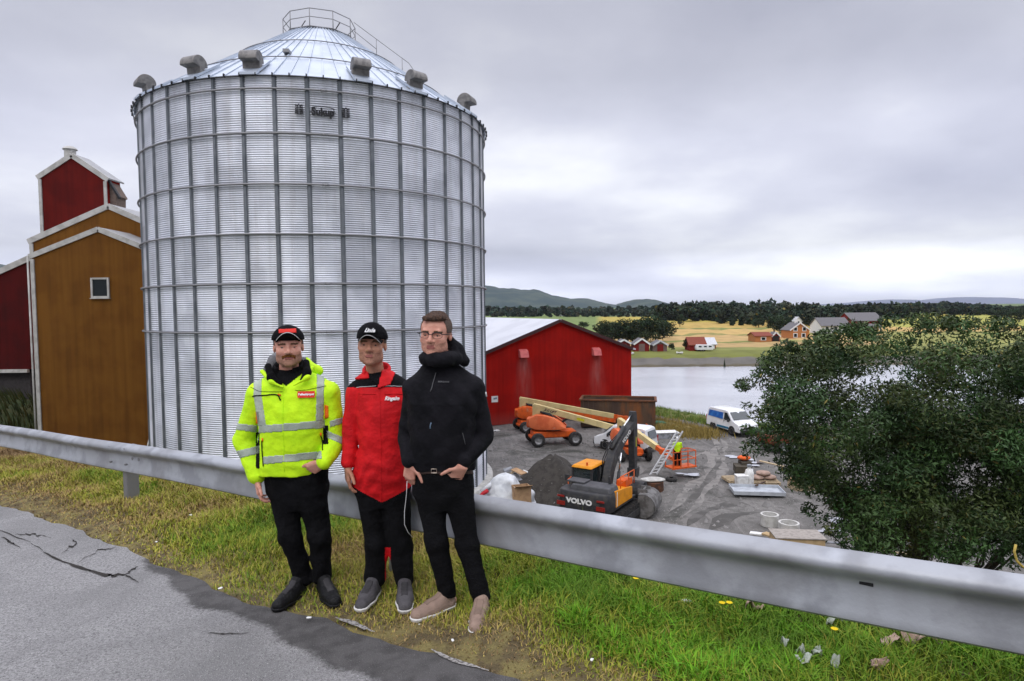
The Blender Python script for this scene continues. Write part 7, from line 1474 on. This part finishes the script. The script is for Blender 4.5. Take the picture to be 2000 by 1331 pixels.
for _ in range(420):
    px = r.uniform(1600, 2120); top = np.interp(px, [1600, 1700, 1780, 1850, 1900, 1960, 2100], [600, 598, 594, 589, 592, 599, 598]); it.append((px, r.uniform(top + 14, 617), r.uniform(620, 900), r.uniform(11, 17), False))
woods('forest', 'low dark wooded ridge beyond the fields on the right', it, 7, 2.6); it = []
for _ in range(300): px = r.uniform(940, 1300); it.append((px, r.uniform(609, 620), r.uniform(500, 900), r.uniform(7, 14), False))
woods('forest', 'thin dark line of woods at the foot of the hills on the left', it, 8, 2.0, (.035, .05, .035))
# ------------------------------------------------------------ far buildings
M_FRED = mat('far_red_wood', (.17, .012, .010), .9); M_FGREY = mat('far_grey_wood', (.16, .11, .10), .9); M_FORG = mat('far_orange_wood', (.42, .17, .06), .85); M_FROOF = mat('far_grey_roof', (.13, .125, .13), .8); M_FRR = mat('far_red_roof', (.19, .05, .03), .8); M_FWHITE = mat('far_white_wood', (.68, .68, .68), .7); M_FPALE = mat('far_pale_roof', (.50, .51, .53), .6)
def house(name, label, px0, px1, py_base, py_eave, py_ridge, Y, wallm, roofm, gable_front=True, depth=None, rz=0.0, wins=(), trim=None, door=None, group=None, cat='house', chim=False):
    Y = gY((px0 + px1) / 2, py_base, Y) if Y < 400 else Y
    a, b = P(px0, py_base, Y), P(px1, py_base, Y); w_ = (b - a).length; zb = min(a.z, b.z); he = P((px0 + px1) / 2, py_eave, Y).z - zb; hr_ = P((px0 + px1) / 2, py_ridge, Y).z - zb; dp = depth or w_ * 1.2
    t = thing(name, label, cat, ((a.x + b.x) / 2, Y, zb), rz, group); mb = MB()
    if gable_front: mb.prism([(-w_ / 2, 0, -.6), (w_ / 2, 0, -.6), (w_ / 2, 0, he), (0, 0, hr_), (-w_ / 2, 0, he)], (0, dp, 0))
    else: mb.prism([(-w_ / 2, 0, -.6), (-w_ / 2, dp, -.6), (-w_ / 2, dp, he), (-w_ / 2, dp / 2, hr_), (-w_ / 2, 0, he)], (w_, 0, 0))
    mb.build('wall', wallm, t)
    for s_ in (-1, 1):
        mb = MB(); o_ = .3
        if gable_front:
            d_ = Vector((s_ * w_ / 2, 0, he - hr_)); e_ = Vector((0, 0, hr_)) + d_ * 1.12; mb.prism([(0, -o_, hr_ + .04), (e_.x, -o_, e_.z + .04), (e_.x, -o_, e_.z + .2), (0, -o_, hr_ + .22)], (0, dp + 2 * o_, 0))
        else:
            y1 = dp / 2 + s_ * dp / 2 * 1.12; z1 = hr_ + (he - hr_) * 1.12; mb.prism([(-w_ / 2 - o_, dp / 2, hr_ + .04), (-w_ / 2 - o_, y1, z1 + .04), (-w_ / 2 - o_, y1, z1 + .2), (-w_ / 2 - o_, dp / 2, hr_ + .22)], (w_ + 2 * o_, 0, 0))
        rf = mb.build('roof', roofm, t)
    if trim and gable_front:
        mb = MB()
        for s_ in (-1, 1): mb.beam((0, -o_ - .05, hr_ + .12), (s_ * w_ / 2 * 1.12, -o_ - .05, hr_ + (he - hr_) * 1.12 + .12), .08, .34)
        mb.build('bargeboard', trim, t)
    for wx, wz, ww, wh in wins:
        mb = MB(); mb.box((wx * w_, -.03, wz * hr_), (ww, .08, wh)); wn = mb.build('window', M_FWHITE, t); mb = MB(); mb.box((wx * w_, -.08, wz * hr_), (ww * .68, .03, wh * .72)); mb.build('pane', M_GLASSD, wn)
    if door: mb = MB(); mb.box((door[0] * w_, -.05, door[2] / 2), (door[1], .1, door[2])); mb.build('door', door[3], t)
    if chim: mb = MB(); mb.box((0, dp * .4, hr_ + .5), (.6, .6, 1.4)); mb.build('chimney', M_FWHITE, t)
    return t
GB_ = 'boathouses on the far shore'
house('boathouse', 'red boathouse partly hidden behind the right eave of the red barn', 1206, 1231, 686, 672, 665, 140, M_FRED, M_FROOF, group=GB_, trim=M_FWHITE, cat='boathouse', door=(0, 1.2, 1.6, M_FGREY)); house('boathouse', 'tall-gabled red boathouse in the middle of the far-shore row', 1239, 1268, 687, 673, 663, 140, M_FRED, M_FROOF, group=GB_, trim=M_FWHITE, cat='boathouse', door=(0, 1.3, 1.7, M_FGREY)); house('boathouse', 'grey-brown boathouse, rightmost of the far-shore row', 1276, 1303, 687, 675, 667, 140, M_FGREY, M_FROOF, group=GB_, trim=M_FPALE, cat='boathouse', door=(0, 1.3, 1.6, M_FRED))
house('farm_shed', 'small red shed with rusty red roof behind the white caravan', 1347, 1378, 686, 674, 661, 155, M_FRED, M_FRR, False, 4, cat='shed', door=(.3, .9, 1.4, M_FWHITE)); house('farm_shed', 'small shed with white roof joined behind the caravan on its right', 1378, 1398, 682, 673, 662, 158, M_FRED, M_FPALE, False, 4, cat='shed', door=(.2, .8, 1.2, M_FWHITE))
house('farmhouse', 'orange wooden farmhouse with white-edged gable and white windows', 1544, 1580, 661, 645, 632, 225, M_FORG, M_FROOF, trim=M_FWHITE, wins=((-.24, .62, 1.2, 1.3), (.24, .62, 1.2, 1.3), (-.24, .20, 1.2, 1.3), (.2, .2, 1.2, 1.3)), chim=True)
house('garage', 'low orange outbuilding with red roof left of the orange farmhouse', 1475, 1507, 669, 657, 651, 205, M_FORG, M_FRR, False, 5, wins=((0, .4, 1.4, .9),), cat='outbuilding'); house('open_shed', 'little white-gabled carport between the low outbuilding and the farmhouse', 1507, 1523, 668, 658, 650, 206, M_FRED, M_FROOF, trim=M_FWHITE, cat='carport', door=(0, 1.6, 1.6, M_BLACK))
house('farmhouse', 'white farmhouse with grey roof right of the orange farmhouse', 1604, 1660, 652, 636, 622, 260, M_FWHITE, M_FROOF, False, 8, wins=((-.3, .35, 1.3, 1.4), (0, .35, 1.3, 1.4), (.3, .35, 1.3, 1.4))); house('farmhouse', 'narrow white gabled house rising behind the orange farmhouse', 1553, 1566, 640, 628, 620, 262, M_FWHITE, M_FPALE, wins=((0, .5, .9, 1.1),))
house('hay_barn', 'long dark-roofed barn with red wall at the edge of the fields', 1664, 1724, 637, 626, 612, 285, M_FRED, M_FROOF, False, 12, cat='barn', door=(-.2, 3, 2.4, M_FROOF)); house('farmhouse', 'small white house half hidden right of the dark-roofed barn', 1700, 1722, 645, 639, 634, 268, M_FWHITE, M_FROOF, False, 5, wins=((0, .4, 1, 1),))
house('farmhouse', 'tiny white-roofed house above the dense clump of trees', 1270, 1292, 620, 613, 607, 480, M_FWHITE, M_FPALE, False, 8, wins=((0, .4, 1.6, 1.6),)); house('farmhouse', 'tiny pale gabled house at the foot of the hill beyond the red barn ridge', 1090, 1100, 622, 616, 612, 520, M_FWHITE, M_FWHITE, wins=((0, .4, 1.4, 1.4),)); house('farmhouse', 'tiny white house lowest under the left hill', 988, 998, 620, 617, 614, 560, M_FWHITE, M_FWHITE, False, 6, wins=((0, .4, 1.2, 1.0),)); house('farmhouse', 'tiny pale house at the wood edge far right', 1744, 1752, 617, 612, 608, 560, M_FWHITE, M_FPALE, wins=((0, .4, 1.2, 1.2),))
# caravan, boats
cY = gY(1377, 687, 148); c0 = P(1377, 687, cY); cv = thing('caravan', 'white caravan parked in front of the small red shed on the far shore', 'caravan', c0); Lc = 32 / FP * cY; mb = MB()
mb.prism([(-Lc / 2, 0, .35), (Lc / 2, 0, .35), (Lc / 2 + .1, 0, .9), (Lc / 2 - .15, 0, 1.45), (-Lc / 2 + .2, 0, 1.5), (-Lc / 2 - .05, 0, .95)], (0, 1.6, 0)); bd = mb.build('body', M_VANW, cv, bevel=.06)
for x_ in (-.3, .02, .32): mb = MB(); mb.box((x_ * Lc, -.01, 1.1), (.62, .04, .32)); mb.build('window', M_GLASS, bd)
for s_ in (.2,): wheel(cv, -.1, .25, .25, .18)
mb = MB(); mb.beam((Lc / 2, .8, .4), (Lc / 2 + .8, .8, .38), .08, .08); mb.build('drawbar', M_DGREY, cv)
def boat(px, py, Y, L_, label, rz=0):
    t = thing('rowing_boat', label, 'boat', P(px, py, gY(px, py, Y)), rz); mb = MB(); secs = []
    for f in np.linspace(-1, 1, 9): w_ = .5 * (1 - max(0, f) ** 2.2) + .02; secs.append([Vector((f * L_ / 2, -w_, .42 + .1 * f * f)), Vector((f * L_ / 2, -w_ * .6, .08)), Vector((f * L_ / 2, w_ * .6, .08)), Vector((f * L_ / 2, w_, .42 + .1 * f * f)), Vector((f * L_ / 2, 0, .30))])
    mb.loft(secs); mb.build('hull', M_WHITE, t, True); mb = MB(); mb.box((0, 0, .38), (.2, .8, .04)); mb.build('thwart', M_DGREY, t)
boat(1328, 692, 133.5, 1.3, 'small white boat pulled up on the grass of the far shore'); boat(1243, 685.5, 139, 1.0, 'white boat hull in front of the middle boathouse'); boat(1234, 693, 134, .9, 'white boat just beside the corner of the red barn', 1.2)
mb = MB(); p_ = P(1538, 700, 131); mb.tube([p_ + Vector((0, 0, -.3)), P(1538, 662, 131)], .14, 6); tag(mb.build('post', M_BARK), 'dark upright post on the far shore left of the big bush', 'post')
# ---------------------------------------------------------------- heaps, materials and litter in the yard
def heap(name, label, cat, c, rx, ry, h, material, seed, res=.12, rough=.12):
    r = np.random.default_rng(seed); t = np.arange(-1.25, 1.26, res / max(rx, ry) * 1.0); A, B = np.meshgrid(t, t, indexing='ij'); d = np.sqrt(A ** 2 + B ** 2) + .07 * np.sin(3 * np.arctan2(B, A) + seed) ; z = h * np.clip(1 - d, -.25, 1) ** 1.0 if False else h * np.clip(1 - d, -.12, 1); z = z - .10 * h * np.exp(-(d / .15) ** 2) + rough * h * .25 * fnoise(A * rx, B * ry, 0 * A, 4.0, seed, 4) * (d < 1)
    V = np.stack([A * rx, B * ry, z], -1).reshape(-1, 3); n = len(t); i = np.arange(n - 1)[:, None] * n + np.arange(n - 1)[None]; Q = np.stack([i, i + n, i + n + 1, i + 1], -1).reshape(-1, 4); o = link(name, npmesh(name, V, Q, material), None, True); o.location = c; return tag(o, label, cat)
M_DARKG = mat('dark_gravel', (0.060, 0.054, 0.048), .95, c2=(.04, .036, .032), vs=3, bump=1, bs=14, extra=lambda t, c, v, b: tmix(t, c, (.2, .19, .18), tnoise(t, v, 6, 3, .66, .74)))
p = P(1083, 950, 34.6); heap('gravel_heap', 'steep dark gravel heap between the orange lifts and the excavator', 'gravel heap', (p.x, 35.2, YZ), 3.0, 2.6, 2.75, M_DARKG, 2)
p = P(1060, 975, 31.0); heap('rubble_heap', 'low dark heap of rubble just left of the excavator', 'rubble heap', (p.x, 31.0, YZ), 1.9, 1.5, 1.0, M_DARKG, 5, rough=.5)
def tarp(name, label, px, py, Y, rx, ry, h, material, seed, wr=.10):
    c = P(px, py, Y); S = SDF((-rx - .3, -ry - .3, -.2), (rx + .3, ry + .3, h + .4), .05); S.ell((0, 0, h * .3), (rx, ry, h * .72), .1); S.ell((rx * .4, 0, h * .45), (rx * .5, ry * .6, h * .5), .2); S.wrinkle(wr, 5, seed); S.cut(lambda x, y, z: -.05 - z + 0 * x + 0 * y); V, Q = S.mesh(); o = link(name, npmesh(name, V, Q, material), None, True); o.location = (c.x, Y, YZ); return tag(o, label, 'tarpaulin')
M_TARP = mat('white_sheeting', (.62, .64, .66), .45, c2=(.45, .47, .5), vs=2, bump=.6, bs=4); M_CARD = mat('cardboard', (.42, .27, .15), .9, c2=(.34, .21, .12), vs=4); M_PLANK = mat('pale_plank', (.46, .36, .23), .9, c2=(.36, .28, .18), vs=3); M_GREYP = mat('grey_scrap', (.30, .31, .34), .6, c2=(.18, .19, .2), vs=4)
tarp('plastic_sheeting', 'crumpled white plastic sheeting over a pile beside the silo foot', 983, 968, 32.2, 1.0, .8, 2.1, M_TARP, 3); tarp('plastic_sheeting', 'white plastic bag hanging round a brown cardboard box right of the sheeting pile', 1017, 970, 32.2, .78, .6, 1.6, M_TARP, 6, .12)
def crate(name, label, px, py, Y, dims, rz, material, cat='box', z0=0, tilt=0, flaps=False, lid=None):
    c = P(px, py, Y); t = thing(name, label, cat, (c.x, Y, YZ + z0), rz); w_, d_, h_ = dims; mb = MB(); th = .03
    for s_ in (-1, 1): mb.box((s_ * (w_ / 2 - th / 2), 0, h_ / 2), (th, d_, h_)); mb.box((0, s_ * (d_ / 2 - th / 2), h_ / 2), (w_ - 2 * th - .002, th, h_))
    mb.box((0, 0, th / 2), (w_ - 2 * th - .004, d_ - 2 * th - .004, th)); mb.build('sides', material, t)
    if flaps:
        mb = MB(); mb.prism([(-w_ / 2, -d_ / 2, h_), (w_ / 2, -d_ / 2, h_), (w_ / 2, -d_ / 2 - .25, h_ + .12), (-w_ / 2, -d_ / 2 - .25, h_ + .12)], (0, .01, .012)); mb.build('flap', material, t)
    if lid: mb = MB(); mb.box((0, 0, h_ + .03), (w_ + .1, d_ + .1, .05), rot=(0, tilt, 0)); mb.build('lid', lid, t, bevel=.01)
    return t
crate('cardboard_box', 'brown cardboard box standing in the white plastic bag', 1018, 950, 31.6, (.85, .6, 1.75), .3, M_CARD, flaps=True)
def plank(name, label, a, b, w_, h_, material, cat='plank', group=None):
    mb = MB(); mb.beam(a, b, w_, h_); return tag(mb.build(name, material, bevel=.008), label, cat, group)
q = lambda px, py, Y: P(px, py, Y)
plank('broken_board', 'tan broken board sticking up from the scrap beside the silo foot', q(1003, 916, 33.4), q(1024, 926, 33.0), .5, .05, M_CARD); plank('broken_board', 'short white board poking out at the right of the scrap pile', q(1022, 919, 33.6), q(1031, 923, 33.6), .16, .06, M_WHITE)
plank('scrap_sheet', 'bluish grey bent sheet leaning in the scrap pile', q(1000, 926, 33.2), q(1013, 940, 32.9), .6, .04, M_GREYP, 'metal sheet'); plank('scrap_sheet', 'crumpled grey foil on top of the scrap pile', q(984, 920, 33.5), q(1000, 915, 33.6), .4, .12, M_GREYP, 'metal sheet'); plank('broken_board', 'cream-painted board end beside the tan broken board', q(997, 927, 33.3), q(1006, 918, 33.3), .2, .08, M_PLANK)
heap('scrap_pile', 'mixed pile of brown scrap and rubble under the boards beside the silo', 'scrap pile', (P(1003, 950, 33.4).x, 33.6, YZ), 1.6, 1.2, 1.5, mat('scrap_mix', (.20, .15, .11), .9, c2=(.09, .085, .08), vs=5, bump=1, bs=12), 9, rough=.6)
mb = MB(); mb.tube([q(936, 972, 31.6), q(944, 964, 31.6), q(953, 958, 31.6)], .10, 10); tag(mb.build('red_pipe', mat('red_plastic', (.45, .02, .03), .5), None, True), 'short red plastic pipe lying at the foot of the silo base', 'pipe'); mb = MB(); mb.tube([q(940, 962, 31.9), q(955, 950, 31.9), q(970, 938, 32.2)], .13, 8); tag(mb.build('sheeting_roll', M_TARP, None, True), 'long roll of white sheeting lying along the silo base', 'roll')
mb = MB(); S = SDF((-.4, -.3, -.1), (.4, .3, .3), .03); S.ell((0, 0, .05), (.3, .15, .1), .02); S.wrinkle(.03, 12, 1); V, Q_ = S.mesh(); o = link('plastic_scrap', npmesh('plastic_scrap', V, Q_, M_WHITE), None, True); pp = G(970, 843, YZ); o.location = pp; tag(o, 'white scrap of plastic lying on the gravel in front of the barn', 'litter')
# pallets and goods left of the bush
M_TRAY = mat('zinc_tray', (.50, .53, .56), .4, metal=.3, c2=(.4, .42, .45), vs=2)
c = G(1487, 972, YZ); ty = thing('metal_tray', 'large flat pale metal tray with raised edges lying on the gravel', 'tray', (c.x, c.y + .7, YZ + .1), R_(-8)); mb = MB(); mb.box((0, 0, .05), (2.7, 1.5, .04)); mb.build('base', M_TRAY, ty); mb = MB()
for s_ in (-1, 1): mb.box((s_ * 1.36, 0, .13), (.04, 1.5, .2)); mb.box((0, s_ * .77, .13), (2.76, .04, .2))
mb.build('rim', M_TRAY, ty)
cB = G(1481, 962, YZ); t = thing('gas_canister', 'white rounded canister standing at the back of the metal tray', 'canister', (cB.x, cB.y + 1.4, YZ)); mb = MB(); mb.lathe([(.001, 0), (.24, 0), (.26, .1), (.26, .75), (.2, .95), (.1, 1.02), (.1, 1.12), (.001, 1.12)], 20); mb.build('bottle', M_WHITE, t, 'auto'); mb = MB(); mb.lathe([(.13, 1.12), (.15, 1.2), (.13, 1.25), (.001, 1.25)], 14); mb.build('collar', M_GREYP, t, 'auto')
cB = G(1464, 962, YZ); t = thing('plastic_tub', 'white square plastic tub left of the rounded canister', 'tub', (cB.x, cB.y + 1.3, YZ)); mb = MB(); mb.box((0, 0, .32), (.62, .5, .6), taper=(1.08, 1.08)); mb.build('tub', M_WHITE, t, bevel=.03); mb = MB(); mb.box((0, 0, .64), (.7, .58, .05)); mb.build('rim', M_WHITE, t, bevel=.01)
def pallet(label, px, py, w_, d_, rz, load=None, lh=.6, lm=None):
    c = G(px, py, YZ); t = thing('pallet', label, 'pallet', (c.x, c.y + d_ / 2, YZ + .05), rz, 'pallets of goods left of the big bush'); 
    for z_ in (.02, .16):
        for k_ in range(5): mb = MB(); mb.box((0, -d_ / 2 + .06 + k_ * (d_ - .12) / 4, z_), (w_, .12, .025)); mb.build('slat', M_PLANK, t)
    for k_ in (-1, 0, 1): mb = MB(); mb.box((k_ * (w_ / 2 - .06), 0, .09), (.10, d_, .11)); mb.build('bearer', M_PLANK, t)
    return t, Vector((c.x, c.y + d_ / 2, YZ + .05))
pallet('pallet with pale stacked planks left of the white tub', 1452, 945, 1.9, 1.1, .1); plank('timber_stack', 'dark stained timber stack lying on the pallet at the top left', G(1444, 935, YZ) + Vector((0, .9, .42)), G(1470, 936, YZ) + Vector((0, .9, .42)), 1.0, .45, mat('dark_timber', (.07, .06, .045), .9), 'timber')
_, pl = pallet('pallet under the pinkish tan sacks at the edge of the big bush', 1500, 950, 1.6, 1.2, -.1)
for k_, (dx, dz, lab) in enumerate(((-.35, .18, 'pinkish tan sack, left one on the pallet by the bush'), (.35, .18, 'pinkish tan sack, right one on the pallet by the bush'), (0, .42, 'pinkish tan sack lying on top of the two others'))):
    S = SDF((-.5, -.45, -.05), (.5, .45, .4), .035); S.ell((0, 0, .13), (.42, .36, .14), .02); S.wrinkle(.025, 9, k_); V, Q_ = S.mesh(); o = link('sack', npmesh('sack', V, Q_, mat('sack_cloth', (.36, .25, .20), .9, c2=(.28, .2, .16), vs=4)), None, True); o.location = pl + Vector((dx, .1, dz)); tag(o, lab, 'sack', 'sacks on the pallet by the bush')
mb = MB(); mb.ell(tuple(G(1481, 945, YZ) + Vector((0, 2.4, 1.0))), (.42, .35, .16), 14, 8); tag(mb.build('rubber_buoy', M_ORA, None, True), 'orange-red rounded float lying on the stacked goods behind the canister', 'float'); plank('timber_stack', 'stack of dark timber under the orange float', G(1472, 945, YZ) + Vector((0, 2.3, .42)), G(1492, 945, YZ) + Vector((0, 2.3, .42)), .8, .8, MATS['dark_timber'], 'timber')
crate('wooden_crate', 'open tan wooden crate standing against the bush right of the metal tray', 1565, 975, 36.5, (1.2, .9, .55), .15, M_PLANK, 'crate', lid=M_CARD); plank('plank', 'long pale plank lying on the goods beside the bush', G(1498, 938, YZ) + Vector((0, 1.2, .9)), G(1545, 944, YZ) + Vector((0, 1.0, .75)), .2, .06, M_PLANK); plank('plank', 'rusty brown plank lying on the metal tray', G(1488, 968, YZ) + Vector((0, .9, .3)), G(1510, 962, YZ) + Vector((0, 1.2, .3)), .12, .06, M_RUST)
# concrete well rings
def ring(label, px, py, r_, h_):
    c = G(px, py, YZ); t = thing('concrete_ring', label, 'concrete ring', (c.x, c.y + r_, YZ), 0, 'concrete well rings near the rail'); mb = MB(); mb.lathe([(r_ - .09, 0), (r_, 0), (r_, h_), (r_ - .09, h_), (r_ - .09, 0)], 36); mb.build('ring', M_CONC if True else None, t, 'auto')
    mb = MB(); mb.lathe([(.001, .04), (r_ - .1, .04)], 30); mb.build('water_inside', M_PUD, t); return t
ring('pale concrete well ring standing on the gravel left of the other ring', 1510, 1032, .42, .55); ring('concrete well ring half hidden by the hanging leaves of the bush', 1549, 1048, .46, .5)
# timber and boxes just above the rail
M_TAN = mat('tan_board', (.50, .36, .20), .85, c2=(.42, .30, .16), vs=3)
crate('lidded_box', 'large tan wooden box with a grey flat lid just above the guardrail', 1556, 1058, 27.5, (2.0, 1.1, .6), -.12, M_TAN, 'box', lid=mat('grey_board', (.30, .27, .24), .9)); plank('plank', 'pale tan plank lying left of the lidded wooden box', G(1492, 1052, YZ) + Vector((0, 0, .25)), G(1530, 1062, YZ) + Vector((0, -.4, .25)), .35, .08, M_TAN); plank('plank', 'whitish board lying at an angle farthest left above the guardrail', G(1468, 1050, YZ) + Vector((0, .2, .15)), G(1508, 1054, YZ) + Vector((0, 0, .2)), .3, .06, M_WHITE)
for k_, (x0, y0, x1, y1, m_) in enumerate(((1606, 1068, 1640, 1070, M_GREYP), (1600, 1080, 1680, 1086, M_GREYP), (1650, 1090, 1740, 1098, M_GREYP), (1720, 1086, 1800, 1094, M_PLANK), (1750, 1078, 1830, 1084, M_GREYP), (1610, 1092, 1700, 1102, M_RUST))):
    a, b = G(x0, y0, YZ), G(x1, y1, YZ); mb = MB(); mb.tube([a + Vector((0, 0, .2)), b + Vector((0, 0, .2))], .05, 8); tag(mb.build('steel_pipe', m_, None, True), ('uppermost short', 'second long', 'third long', 'pale wooden-coloured', 'rightmost thin', 'rusty lowest')[k_] + ' pipe lying on the yard below the bush', 'pipe', 'pipes lying below the bush')
# things between van and worker
p = G(1300, 855, YZ); crate('pallet_box', 'low grey box with white bundle on the gravel right of the parked van', 1300, 855, p.y, (1.8, 1.0, .45), .1, M_GREYP, 'box', lid=M_WHITE); mb = MB(); c_ = G(1290, 838, YZ); mb.prism([(c_.x - .9, c_.y, YZ), (c_.x + .8, c_.y, YZ), (c_.x + .5, c_.y, YZ + .55), (c_.x - .6, c_.y, YZ + .6)], (0, 1.0, 0)); tag(mb.build('green_tarpaulin', mat('green_tarp', (.03, .11, .05), .6), bevel=.1), 'small dark green tarpaulin bundle at the foot of the container', 'tarpaulin')
pp = G(1311, 940, YZ); mb = MB(); mb.lathe([(.12, 0), (.32, .02), (.34, .12), (.30, .2), (.12, .22)], 18, tuple(pp)); tag(mb.build('old_tyre', M_TYRE, None, True), 'small black tyre lying on the gravel right of the ladder foot', 'tyre')
# ------------------------------------------------------------ litter and stones on the verge
def onverge(px, py): p_ = GP(px, py); s_, n_ = p_.dot(DIR), p_.dot(NRM); return Vector((p_.x, p_.y, float(verge_z(np.array(s_), np.array(n_))) + .01)) if n_ > edge(s_) else Vector((p_.x, p_.y, rz_(s_) + .006))
def leaf(name, label, px, py, L_, W_, material, rz, seed, group=None, lift=.03, cat='leaf', curl=.4):
    r = np.random.default_rng(seed); c = onverge(px, py); V, Q = [], []; n = 9
    for i in range(n):
        f = i / (n - 1); w_ = W_ / 2 * math.sin(PI * min(1, f * .93 + .05)) ** .7
        for s_ in (-1, -.4, .4, 1): V.append(((f - .5) * L_, s_ * w_, lift + .02 * math.sin(f * 7 + seed) + curl * abs(s_) * w_ * .5 + .01 * r.normal()))
    for i in range(n - 1):
        for j in range(3): Q.append((i * 4 + j, i * 4 + 4 + j, i * 4 + 5 + j, i * 4 + 1 + j))
    o = link(name, npmesh(name, V, Q, material), None, True); o.location = c; o.rotation_euler = (r.normal() * .25, r.normal() * .25, rz); s = o.modifiers.new('s', 'SOLIDIFY'); s.thickness = .002; return tag(o, label, cat, group)
M_DRY = mat('dry_leaf', (.42, .30, .24), .9, c2=(.30, .2, .15), vs=12, bump=.5, bs=60); M_PALEL = mat('pale_leaf', (.40, .43, .36), .8, c2=(.35, .4, .33), vs=15, bump=.4, bs=60)
GL = 'big dead leaves on the verge at the lower right'
for i, (px, py, L_, W_, rz, lab) in enumerate(((1740, 1287, .13, .06, .2, 'flat brown dead leaf, left part of the big leaf cluster'), (1775, 1272, .14, .10, 1.1, 'tall folded brown dead leaf rising from the cluster'), (1815, 1290, .12, .05, -.3, 'narrow brown dead leaf at the right of the cluster'), (1475, 1212, .11, .06, .1, 'flat brown dead leaf lying alone in the grass under the rail'), (1700, 1328, .10, .05, .5, 'brown dead leaf at the very bottom edge of the picture'))): leaf('dead_leaf', lab, px, py, L_, W_, M_DRY, rz, 60 + i, GL, .05, curl=.9)
GP_ = 'pale silvery leaves low in the lush grass'
for i, (px, py, L_, W_, rz, lab) in enumerate(((1632, 1238, .12, .06, .3, 'curled whitish leaf below the guardrail above the leaf cluster'), (1528, 1280, .07, .035, 1.3, 'upright pale leaf at the left of the silvery group'), (1592, 1300, .07, .05, .9, 'round pale leaf in the middle of the silvery group'), (1570, 1320, .08, .05, .1, 'pale leaf lying lowest in the silvery group'), (1630, 1322, .06, .035, .6, 'pale leaf at the right of the silvery group'), (1980, 1310, .07, .04, .2, 'pale leaf at the lower right corner'), (1565, 1295, .06, .03, 2.2, 'thin pale leaf pointing up in the silvery group'))): leaf('pale_leaf', lab, px, py, L_, W_, M_PALEL, rz, 80 + i, GP_, .06)
for i, (px, py, k_, lab) in enumerate(((1342, 1192, .022, 'white scrap of paper in the grass under the rail'), (1156, 1308, .010, 'tiny white scrap lying on the dry soil at the lower edge'), (820, 1232, .009, 'small white scrap between the men and the asphalt edge'), (604, 1214, .010, 'small white stone on the dark asphalt patch'), (430, 1156, .013, 'flat white stone on the dark asphalt left of the men'), (264, 1058, .007, 'tiny white stone at the grass edge on the left'), (305, 1060, .009, 'second tiny stone at the grass edge right of the other'), (744, 1241, .008, 'little white pebble at the end of the worn strip'), (885, 1258, .009, 'pale pebble on the soil below the beige shoes'), (372, 1010, .014, 'pinkish scrap in the grass behind the post'))):
    S = SDF((-.05, -.05, -.02), (.05, .05, .04), .004); S.ell((0, 0, .006), (k_ * 1.5, k_, k_ * .45), .004); S.wrinkle(.004, 90, i); V, Q_ = S.mesh(); o = link('pebble' if 'stone' in lab or 'pebble' in lab else 'paper_scrap', npmesh('bit', V, Q_, M_WHITE), None, True); o.location = onverge(px, py) + Vector((0, 0, .012)); o.rotation_euler.z = i; tag(o, lab, 'stone' if 'stone' in lab or 'pebble' in lab else 'litter')
M_YFL = mat('yellow_petals', (.75, .55, .01), .7, var=.1, bump=0); M_STEM = mat('flower_stem', (.10, .17, .03), .8)
for i, (px, py, lab) in enumerate(((1242, 1168, 'yellow dandelion, left one of the pair right of the men'), (1262, 1164, 'yellow dandelion, right one of the pair right of the men'), (1410, 1210, 'yellow dandelion, left one near the middle of the rail'), (1424, 1210, 'yellow dandelion, right one near the middle of the rail'), (1224, 1156, 'small yellow flower highest under the rail'), (1629, 1262, 'yellow flower beside the curled whitish leaf'))):
    t = thing('dandelion', lab, 'flower', onverge(px, py + 14), 0, 'yellow dandelions under the guardrail'); mb = MB(); mb.tube([(0, 0, 0), (.005, 0, .05), (0, .004, .10)], .0018, 5); mb.build('stem', M_STEM, t); mb = MB()
    for k_ in range(14): a = k_ * 2 * PI / 14; mb.prism([(0, 0, .10), (.016 * math.cos(a - .2), .016 * math.sin(a - .2), .106), (.018 * math.cos(a), .018 * math.sin(a), .107), (.016 * math.cos(a + .2), .016 * math.sin(a + .2), .106)], (0, 0, .002))
    mb.build('flower_head', M_YFL, t)
# ---------------------------------------------------------------- haze
M = bpy.data.materials.new('haze'); M.use_nodes = True; t = M.node_tree; t.nodes.clear(); o_ = t.nodes.new('ShaderNodeOutputMaterial'); v_ = t.nodes.new('ShaderNodeVolumePrincipled'); v_.inputs['Color'].default_value = (.72, .80, .92, 1); v_.inputs['Density'].default_value = 0.00006; v_.inputs['Anisotropy'].default_value = .2; t.links.new(v_.outputs[0], o_.inputs['Volume'])
mb = MB(); mb.box((0, 5000, 190), (30000, 13000, 424)); hz = mb.build('haze', M); tag(hz, 'thin pale haze over the far hills', 'haze', None, 'stuff')
